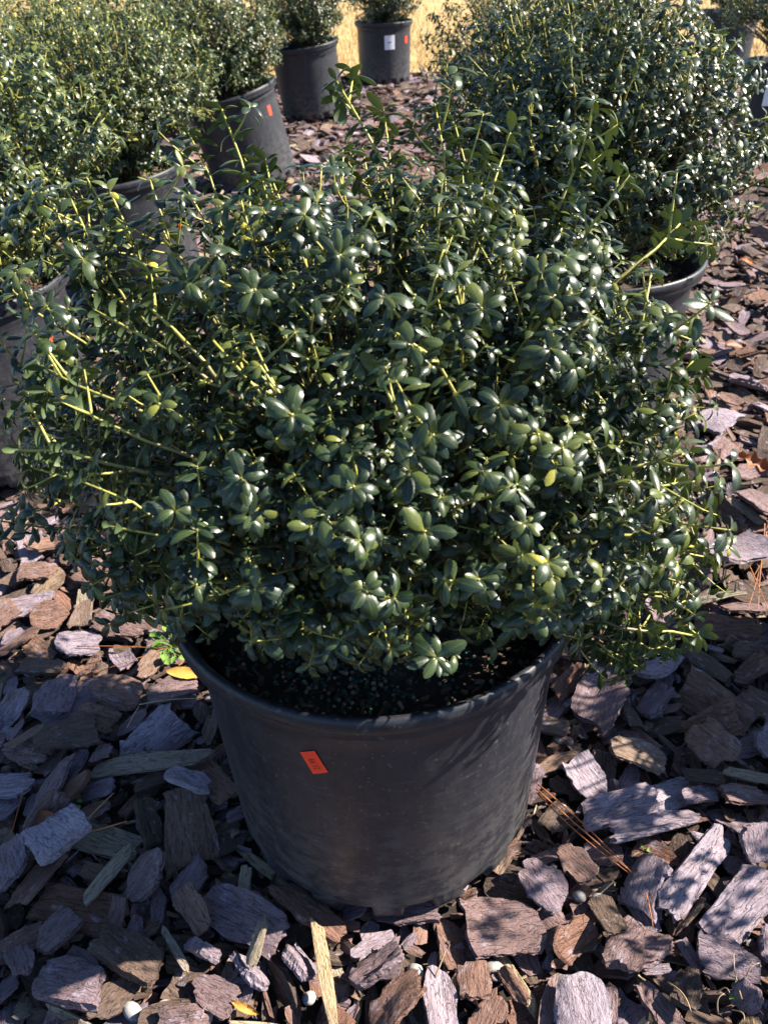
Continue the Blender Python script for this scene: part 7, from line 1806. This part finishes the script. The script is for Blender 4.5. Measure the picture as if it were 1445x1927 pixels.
# the same draw of shapes and sizes the chips were dropped with
d = np.random.RandomState(5)
vi, sc = [], []
while len(vi) < len(loc) - len(HERO):
    x = d.uniform(-.85, .85); y = d.uniform(.12, 1.75)
    if any((x - a) ** 2 + (y - b) ** 2 < .22 ** 2 for a, b in [(-.015, .654), (.458, 1.62), (-.85, 1.46)]): continue
    vi.append(d.randint(len(CHIP_DIMS))); sc.append(float(np.clip(d.lognormal(-.42, .42), .28, 1.35)))
    d.uniform(); d.uniform(); d.rand(); d.uniform(); d.uniform()
vi = np.array(vi + [255] * len(HERO)); sc = np.array([.84 * v for v in sc] + [1.0] * len(HERO))
g = np.random.RandomState(21)


def random_tints(n, g, dark=.10):
    """Mostly grey lavender, some tan and red-brown, a few dark or pale woody."""
    t = np.where(g.rand(n) < .36, g.uniform(.04, .34, n), np.where(g.rand(n) < .76, g.uniform(.34, .60, n), g.choice([.82, .9, .66, .86], n)))
    t = np.where(g.rand(n) < dark, g.uniform(.78, .95, n), t)
    return t


tints = random_tints(len(loc), g)
tints = np.where((vi >= 26) & (vi < 255), g.uniform(.60, .74, len(vi)), tints)
hero_i = np.nonzero(vi == 255)[0]
base_i = np.nonzero(vi != 255)[0]


def colour_word(t):
    return ('pale silvery' if t < .10 else 'grey-lavender' if t < .29 else 'dusty brown' if t < .45 else 'reddish brown' if t < .605 else
            'grey weathered' if t < .69 else 'pale yellow' if t < .775 else 'dark brown')


# every chip picked out above, one object each
for j, i in enumerate(hero_i):
    h = HERO[j]
    c, L, W, a = hero_pose(h)
    me = chip_mesh('bark_chip' if not h[5] else 'wood_splinter', make_chip(2000 + j, L, W, h[3] * .8, 18, 11, wood=bool(h[5])))
    o = link('wood_splinter' if h[5] else 'bark_chip', me, None, mat4(quat_mat(unit(quat[i])), loc[i], (.92, .92, .66)))
    o['tint'] = float(h[4])
    tag(o, HERO_LABELS[j], 'wood splinter' if h[5] else 'bark chip', 'wood splinters in the mulch' if h[5] else 'bark chips picked out of the mulch')

# of the other settled chips, those that show largest are objects too
pp, dd = project(loc)
inside = (pp[:, 0] > -20) & (pp[:, 0] < 1465) & (pp[:, 1] > 300) & (pp[:, 1] < 1950)
W_, H_, k_ = 362, 482, 4.0
buf = np.full((H_, W_), -1, np.int64)
size = np.array([CHIP_DIMS[v][1] * .5 + CHIP_DIMS[v][2] * .5 if v < 255 else .1 for v in vi]) * sc
order = [i for i in np.argsort(loc[:, 2]) if inside[i]]
for i in order:
    r = max(0, int(round(size[i] * CAM_F / dd[i] / k_ * .42)))
    x, y = int(pp[i, 0] / k_), int(pp[i, 1] / k_)
    buf[max(0, y - r * 2 // 3):y + r * 2 // 3 + 1, max(0, x - r):x + r + 1] = i
for pot in ('main', 'left', 'right'):       # what the pots stand in front of does not show
    q, _ = project([np.array(POT_AT[pot]) + np.array([sx * .2, 0, z]) for sx in (-1, 1) for z in (.05, .40)])
    buf[max(0, int(q[:, 1].min() / k_)):max(0, int(q[:, 1].max() / k_)), max(0, int(q[:, 0].min() / k_)):max(0, int(q[:, 0].max() / k_))] = -1
cnt = np.bincount(buf[buf >= 0], minlength=len(loc))
cnt[hero_i] = 0
single = np.argsort(-cnt)[:300 - len(hero_i)]
single = single[cnt[single] > 0]


def zone(x, y):
    if y < .46: return 'in front of the large pot' if -.28 < x < .28 else ('left of the pot\'s foot' if x < 0 else 'right of the pot\'s foot')
    if x < -.15: return 'left of the large pot' if y < .95 else 'by the left pot'
    if x > .15: return 'right of the large pot' if y < .95 else 'by the barcode pot'
    return 'behind the large pot'


names = {}
for i in single:
    dm = CHIP_DIMS[vi[i]]
    L, W = dm[1] * sc[i], dm[2] * sc[i]
    up = abs(quat_mat(unit(quat[i]))[2, 2])
    size_w = 'small' if L < .038 else 'middling' if L < .055 else 'large'
    shape_w = 'squarish' if W / L > .68 else 'oblong' if W / L > .5 else 'narrow'
    kind_key = 0; pose_w = 'flat' if up > .93 else 'tilted' if up > .6 else 'upended'
    kind = 'wood splinters' if vi[i] >= 26 else 'bark chips'
    z = zone(loc[i, 0], loc[i, 1])
    names.setdefault(f'{size_w} {pose_w} {colour_word(tints[i])} {shape_w + " " if vi[i] < 26 else ""}{kind} {z}', []).append(i)
ORD = ['first', 'second', 'third', 'fourth', 'fifth', 'sixth', 'seventh', 'eighth', 'ninth', 'tenth', 'eleventh', 'twelfth']
for nm, ids in names.items():
    ids = sorted(ids, key=lambda i: pp[i, 0])
    for r, i in enumerate(ids):
        wd = 'wood_splinter' if vi[i] >= 26 else 'bark_chip'
        lab_ = nm.replace('splinters', 'splinter').replace('chips', 'chip') if len(ids) == 1 else f'{ORD[min(r, 11)]} from left of {nm}'
        if len(lab_.replace('-', ' ').split()) > 15: lab_ = lab_.replace(' from left of ', ' from left, ').replace(' the ', ' ').replace('grey weathered', 'weathered').replace('reddish brown', 'reddish').replace('dark brown', 'dark').replace('dusty brown', 'dusty')
        o = link(wd, ME_CHIP[vi[i]], None, mat4(quat_mat(unit(quat[i])), loc[i], (sc[i], sc[i], sc[i] * .55)))
        o['tint'] = float(tints[i])
        tag(o, lab_, wd.replace('_', ' '), 'loose wood splinters in the mulch' if vi[i] >= 26 else 'loose bark chips in the mulch')

# all other chips: one mass
VV, FF, TT, LL, SS, nn = [], [], [], [], [], 0


def heap(shapes, v, Rm, P, s, t):
    """Adds one chip to the mass."""
    global nn
    V, F, S, lc = shapes[v]
    VV.append(V * np.array([s, s, s * .58]) @ Rm.T + P); LL.append(lc * s); TT.append(np.full(len(V), t))
    FF.extend([tuple(int(a) + nn for a in f) for f in F]); SS.extend(S); nn += len(V)


rest = np.setdiff1d(base_i, single)
for i in rest:
    heap(CHIPS_LO, vi[i], quat_mat(unit(quat[i])), loc[i], sc[i], tints[i] if g.rand() > .35 else g.uniform(.78, .95))
# small bits between the chips of the near bed
for q in range(7500):
    x, y = g.uniform(-.8, .85), g.uniform(.15, 1.7)
    v = g.randint(30); s = g.uniform(.08, .36) if q % 3 else g.uniform(.05, .14)
    qt = unit(np.array([1, g.normal(0, .2), g.normal(0, .2), 0])); a = g.uniform(0, 6.28)
    Rm = quat_mat((math.cos(a / 2), 0, 0, math.sin(a / 2))) @ quat_mat(qt)
    heap(CHIPS_MIN, v, Rm, np.array([x, y, PILE + g.uniform(.002, .022)]), s, random_tints(1, g, .35)[0])
for q in range(1500):
    x, y = g.uniform(-.8, .85), g.uniform(.15, 1.7)
    v = g.randint(30); s = g.uniform(.22, .50)
    qt = unit(np.array([1, g.normal(0, .28), g.normal(0, .28), 0])); a = g.uniform(0, 6.28)
    Rm = quat_mat((math.cos(a / 2), 0, 0, math.sin(a / 2))) @ quat_mat(qt)
    heap(CHIPS_LO, v, Rm, np.array([x, y, PILE + g.uniform(.012, .030)]), s, random_tints(1, g, .25)[0])
# the bed goes on in all directions: the settled patch, turned and shifted
dense = [(x0, y0, fl) for x0, y0, fl in ((-1.7, .95, 1), (1.7, .95, -1), (0, 2.45, -1), (-1.7, 2.45, -1), (1.7, 2.45, 1), (0, 4.0, 1), (-1.7, 4.0, 1), (1.7, 4.0, -1), (-3.2, 4.0, 1), (3.3, 4.0, 1),
                                         (0, 5.5, -1), (-1.7, 5.5, -1), (1.7, 5.5, 1), (-3.3, 5.5, 1), (3.3, 5.5, -1), (0, 6.85, 1), (-1.7, 6.85, -1), (1.7, 6.85, 1), (3.3, 6.85, 1), (-3.3, 6.85, 1))]
cx, cy = 0.0, .93
holes = [(-.015, .654), (.458, 1.62), (-.85, 1.46)]
for x0, y0, fl in dense:
    far = y0 > 3
    keep = base_i if not far else base_i[g.rand(len(base_i)) < .62]
    for i in keep:
        P = loc[i] - np.array([cx, cy, 0])
        Q = np.array([-P[0], -P[1], P[2]]) if fl < 0 else P.copy()
        Q = Q + np.array([x0, y0, 0])
        if Q[1] > 7.5: continue
        Rm = quat_mat(unit(quat[i]))
        if fl < 0: Rm = np.diag([-1, -1, 1.0]) @ Rm
        heap(CHIPS_MIN if far else CHIPS_LO, vi[i], Rm, Q, sc[i] * (1.2 if far else 1), random_tints(1, g, .38)[0])  # extra dark chips stand in for shade between the rear pots
    for hx, hy in holes:                      # the gaps the pots left in the patch
        for q in range(90):
            a, r = g.uniform(0, 6.28), .24 * math.sqrt(g.rand())
            P = np.array([hx - cx + r * math.cos(a), hy - cy + r * math.sin(a), 0])
            if fl < 0: P = -P
            a2 = g.uniform(0, 6.28)
            Rm = quat_mat((math.cos(a2 / 2), 0, 0, math.sin(a2 / 2))) @ quat_mat(unit(np.array([1, g.normal(0, .1), g.normal(0, .1), 0])))
            if P[1] + y0 < 7.5:
                heap(CHIPS_MIN, g.randint(26), Rm, P + np.array([x0, y0, PILE + g.uniform(.006, .032)]), g.uniform(.5, 1.0), random_tints(1, g)[0])
o = link('bark_mulch', mesh_from('bark_mulch', np.concatenate(VV), FF, M_BARK, SS, {'lc': np.concatenate(LL), 'tint': np.concatenate(TT)}))
tag(o, 'bed of weathered pine bark mulch between the pots', 'bark mulch', None, 'stuff')
VV, FF, TT, LL, SS = [], [], [], [], []

# ------------------------------------------------------------------ needles, leaves, pebbles, weeds
def needle(p0, p1, z0, z1, r, sag, tint, label, group='pine needles on the mulch', name='pine_needle', cat='pine needle', bend=(0, 0)):
    a = on_height(*p0, z0 + PILE + .006); b = on_height(*p1, z1 + PILE + .006)
    t = np.linspace(0, 1, 9)[:, None]
    P = a * (1 - t) + b * t
    side = unit(np.array([-(b - a)[1], (b - a)[0], 0]))
    P = P + side * (bend[0] * np.sin(np.pi * t)) + np.array([0, 0, 1]) * (sag * np.sin(np.pi * t))
    c = P.mean(0)
    V, F = tube(P - c, np.linspace(r, r * .55, 9), 5)
    o = link(name, mesh_from(name, V, F, M_NEEDLE, True))
    o.location = c
    o['tint'] = tint
    tag(o, label, cat, group)


needle((1012, 1476), (1188, 1642), .050, .036, .0011, .006, .25, 'orange-brown pine needle in the bundle right of the pot, upper one')
needle((1008, 1484), (1186, 1640), .048, .036, .0011, .006, .45, 'orange-brown pine needle in the bundle right of the pot, middle one', bend=(-.004, 0))
needle((1010, 1492), (1184, 1644), .045, .034, .0011, .004, .05, 'orange-brown pine needle in the bundle right of the pot, lower one', bend=(-.007, 0))
needle((1215, 1680), (1228, 1745), .046, .044, .0009, .002, .35, 'short orange pine needle on the fan-shaped bark chip')
needle((145, 1216), (352, 1224), .040, .034, .0009, .004, .0, 'long red-brown pine needle over the light grey flat chip')
needle((120, 1292), (300, 1226), .036, .036, .0009, .004, .1, 'red-brown pine needle crossing the long one, left of the pot')
for q, (a, b, t, l) in enumerate([((1438, 985), (1400, 1165), .5, 'orange pine needle in the tuft at the right edge, longest one'), ((1442, 1000), (1425, 1175), .6, 'orange pine needle in the tuft at the right edge, upright one'),
                                  ((1360, 1005), (1440, 1095), .4, 'orange pine needle in the tuft at the right edge, slanting across'), ((1405, 1055), (1450, 1160), .3, 'orange pine needle in the tuft at the right edge, short one'),
                                  ((1440, 1020), (1408, 1100), .7, 'orange pine needle in the tuft at the right edge, behind the others')]):
    needle(a, b, .062, .040, .0010, .012, t, l, bend=(.006 * (-1) ** q, 0))
needle((240, 1370), (262, 1330), .046, .05, .0011, .002, .95, 'dry pale stalk standing out of the shaded chips left of the pot', 'dry stalks on the mulch', 'dry_stalk', 'stalk')
needle((262, 1326), (378, 1314), .048, .044, .0010, .004, 1.0, 'dry pale stalk lying towards the pot, left of it', 'dry stalks on the mulch', 'dry_stalk', 'stalk')
needle((50, 1572), (240, 1545), .040, .044, .0018, .002, .6, 'thin brown twig in the shade at the left', 'dry stalks on the mulch', 'dry_stalk', 'stalk', bend=(-.010, 0))
needle((140, 1570), (215, 1492), .046, .050, .0012, .002, .8, 'straight dry stem crossing the brown twig', 'dry stalks on the mulch', 'dry_stalk', 'stalk')
needle((22, 1572), (60, 1440), .044, .052, .0008, .002, .0, 'red-brown needle leaning over the curled chip at the left edge')
needle((818, 1840), (838, 1790), .030, .050, .0013, .0, .95, 'short dry stalk standing by the grey pebbles', 'dry stalks on the mulch', 'dry_stalk', 'stalk')
for q, (a, b, l) in enumerate([((1395, 1880), (1380, 1785), 'dry grass stalk in the lower right corner, tallest'), ((1402, 1852), (1428, 1812), 'dry grass stalk in the lower right corner, leaning right'),
                               ((1255, 1848), (1300, 1905), 'dry grass stalk below the block with the reddish face'), ((1348, 1868), (1372, 1868), 'short lying dry stalk in the lower right corner'),
                               ((1376, 1900), (1400, 1922), 'dry stalk at the bottom edge near the right corner'), ((1350, 1905), (1362, 1870), 'dry grass stalk beside the nearly black bark piece')]):
    needle(a, b, .040, .055, .0009, .004, .9, l, 'dry stalks on the mulch', 'dry_stalk', 'stalk', bend=(.004, 0))


def dead_leaf(px, py, L, W, ang, tint, label, tilt=(0.2, 0.1), z=.05, oak=False, cat='dead leaf'):
    g = np.random.RandomState(int(px))
    n, m = 15, 7
    V, Lc = [], []
    for i in range(n):
        s = i / (n - 1)
        w = math.sin(math.pi * min(1, s * .98 + .015)) ** .75
        if oak: w *= .68 + .32 * math.sin(s * 18 + .8)
        for j in range(m):
            c = (j / (m - 1) - .5) * 2
            V.append(((s - .5) * L, c * w * W / 2, .22 * W * c * c + .10 * L * math.sin(s * 4 + 1) * .5 + g.normal(0, .0006)))
    F = [(i * m + j, (i + 1) * m + j, (i + 1) * m + j + 1, i * m + j + 1) for i in range(n - 1) for j in range(m - 1)]
    o = link('dead_leaf', mesh_from('dead_leaf', V, F, M_DEAD, True))
    o.location = on_height(px, py, z + PILE + .008)
    o.rotation_euler = (tilt[0], tilt[1], ang)
    o['tint'] = tint
    tag(o, label, cat, 'dead leaves on the mulch')


dead_leaf(1418, 872, .075, .045, -.5, .18, 'curled brown oak leaf at the right edge', (.45, .2), .055, True)
dead_leaf(1406, 492, .055, .020, -.35, .5, 'bright orange fallen leaf right of the barcode pot', (.4, .2), .05)
dead_leaf(1382, 652, .07, .035, .2, .0, 'dark brown fallen leaf in the shade right of the barcode pot', (.3, .1), .04)
dead_leaf(1375, 560, .05, .03, 1.2, .15, 'brown curled leaf among sunlit splinters at the right', (.3, .3), .04)
dead_leaf(462, 1897, .034, .009, -.42, .85, 'narrow ochre leaf at the bottom edge, left of the pale splinter', (.3, .0), .035)
dead_leaf(350, 1268, .060, .020, -.1, .95, 'straw-coloured curled leaf touching the left wall of the pot', (.3, .0), .04)
dead_leaf(95, 1545, .040, .022, -.7, .1, 'small brown curled leaf in the shade at the left', (.5, .2), .040)

I2V, I2F = ico2()


def pebble(px, py, size, tint, label, z=.016):
    g = np.random.RandomState(int(px * 7 + py))
    k = g.normal(0, 1.6, (5, 3)); ph = g.uniform(0, 6, 5)
    V = I2V * .85 * (1 + .10 * np.sin(I2V @ k.T + ph).sum(1) / 2)[:, None] * (np.array([1.15, .95, .72]) * g.uniform(.85, 1.15, 3)) * size
    o = link('pebble', mesh_from('pebble', V, I2F, M_PEBBLE, True))
    o.location = on_height(px, py, z + PILE + .008); o.rotation_euler = (g.uniform(-.3, .3), g.uniform(-.3, .3), g.uniform(0, 6))
    o['tint'] = tint
    tag(o, label, 'pebble', 'pebbles between the bark chips')


for px, py, s, t, l in [(213, 1902, .0095, .45, 'grey pebble just right of the biggest bark block'), (250, 1905, .012, .55, 'larger grey pebble beside the first, bottom left'),
                        (311, 1898, .010, .9, 'white pebble below the six-sided bark chip, upper one'), (303, 1918, .007, .9, 'small white pebble below the six-sided chip'),
                        (386, 1918, .011, 1.0, 'bright white pebble at the bottom edge, left part'), (581, 1880, .009, .75, 'white pebble in a gap left of the pale splinter'),
                        (782, 1830, .011, .8, 'whitish pebble above the long pinkish bark piece'), (812, 1836, .009, .55, 'grey pebble by the short dry stalk'),
                        (866, 1832, .008, .3, 'bluish pebble below the curled sheet of bark'), (895, 1820, .008, .35, 'grey-blue pebble left of the small reddish block'),
                        (928, 1818, .009, .3, 'grey-blue pebble behind the small reddish block'), (1090, 1686, .010, 1.0, 'white pebble right of the grey-blue slab, left one'),
                        (1122, 1692, .010, 1.0, 'white pebble right of the grey-blue slab, right one'), (1114, 1774, .009, .4, 'grey pebble in the dark gap above the reddish-faced block'),
                        (1052, 1392, .008, .5, 'grey pebble right of the pot wall'), (1440, 1350, .010, .6, 'pale pebble at the right edge above the lavender slab')]:
    pebble(px, py, s, t, l)


def weed(loc, name, label, count, spread, height, leaf, seed):
    """A low weed: round leaves on short stems."""
    g = np.random.RandomState(seed)
    root = empty(name, loc)
    tag(root, label, 'weed', 'green weeds sprouting in the mulch and pots')
    b = Bag()
    V0, F0 = [], []
    for i in range(6):
        for j in range(5):
            s, c = i / 5, (j / 4 - .5) * 2
            w = math.sin(math.pi * (.06 + .93 * s)) ** .6 * .42
            V0.append((s, c * w, .12 * c * c - .25 * s * s))
    F0 = [(i * 5 + j, (i + 1) * 5 + j, (i + 1) * 5 + j + 1, i * 5 + j + 1) for i in range(5) for j in range(4)]
    me = mesh_from('leaf', V0, F0, M_WEED, True)
    for q in range(count):
        a = g.uniform(0, 6.28); r = spread * math.sqrt(g.rand())
        tip = np.array([r * math.cos(a), r * math.sin(a), height * g.uniform(.5, 1.1) * (1 - .5 * (r / spread) ** 2)])
        P = bezier(np.zeros(3), np.array([0, 0, tip[2] * .6]), tip * np.array([.6, .6, 1]), tip, 6)
        V, F = tube(P, .0007, 4)
        b.add(V, F, tint=.4)
        yaw = a + g.normal(0, .5)
        Rm = np.array(Matrix.Rotation(yaw, 3, 'Z') @ Matrix.Rotation(-g.uniform(-.2, .5), 3, 'Y') @ Matrix.Rotation(g.normal(0, .3), 3, 'X'))
        o = link('leaf', me, root, mat4(Rm, tip, leaf * g.uniform(.7, 1.2)))
        o['tint'] = float(g.uniform(.2, 1))
    link('stems', b.mesh('stems', M_WEED), root)['kind'] = 'stuff'


weed(tuple(on_height(326, 1225, -.01)), 'weed', 'bright green low weed at the left side of the large pot', 46, .036, .035, .014, 1)
weed((POT_AT['wide'][0] + .10, POT_AT['wide'][1] - .08, SOIL_Z + .005), 'weed', 'green seedling in the straw-coloured soil of the pot behind', 9, .03, .045, .026, 2)
weed(tuple(on_height(137, 1515, -.004)), 'weed', 'tiny dull green sprout in the shade at the left', 7, .014, .02, .008, 3)
weed(tuple(on_height(1208, 1606, -.004)), 'weed', 'tiny bright green sprout by the tan bark flakes right of the pot', 3, .006, .010, .006, 4)
weed(tuple(on_height(1392, 1895, -.006)), 'weed', 'grey-green sprig among dry stalks in the lower right corner', 6, .018, .022, .008, 5)

# the paper tag over the rim of the pot at the right edge
e = POT_AT['edge']
x0, y0 = e[0] - .165, e[1] - .172
prof = [(.0, .435), (-.006, .41), (-.010, .37), (-.012, .31), (-.012, .25)]
V = [(dx, dy, z) for dy, z in prof for dx in (-.018, .018)]
F = [(2 * i, 2 * i + 1, 2 * i + 3, 2 * i + 2) for i in range(4)]
V2 = [(a, b_ - .0008, c) for a, b_, c in V]
tm = mesh_from('hang_tag', V2 + V, [tuple(f) for f in F] + [tuple(9 - 0 + 1 + i for i in reversed(f)) for f in F], M_LABEL, True)
o = link('hang_tag', tm); o.location = (x0, y0, 0)
tag(o, 'white paper tag hanging down the front of the pot at the right edge', 'plant tag')
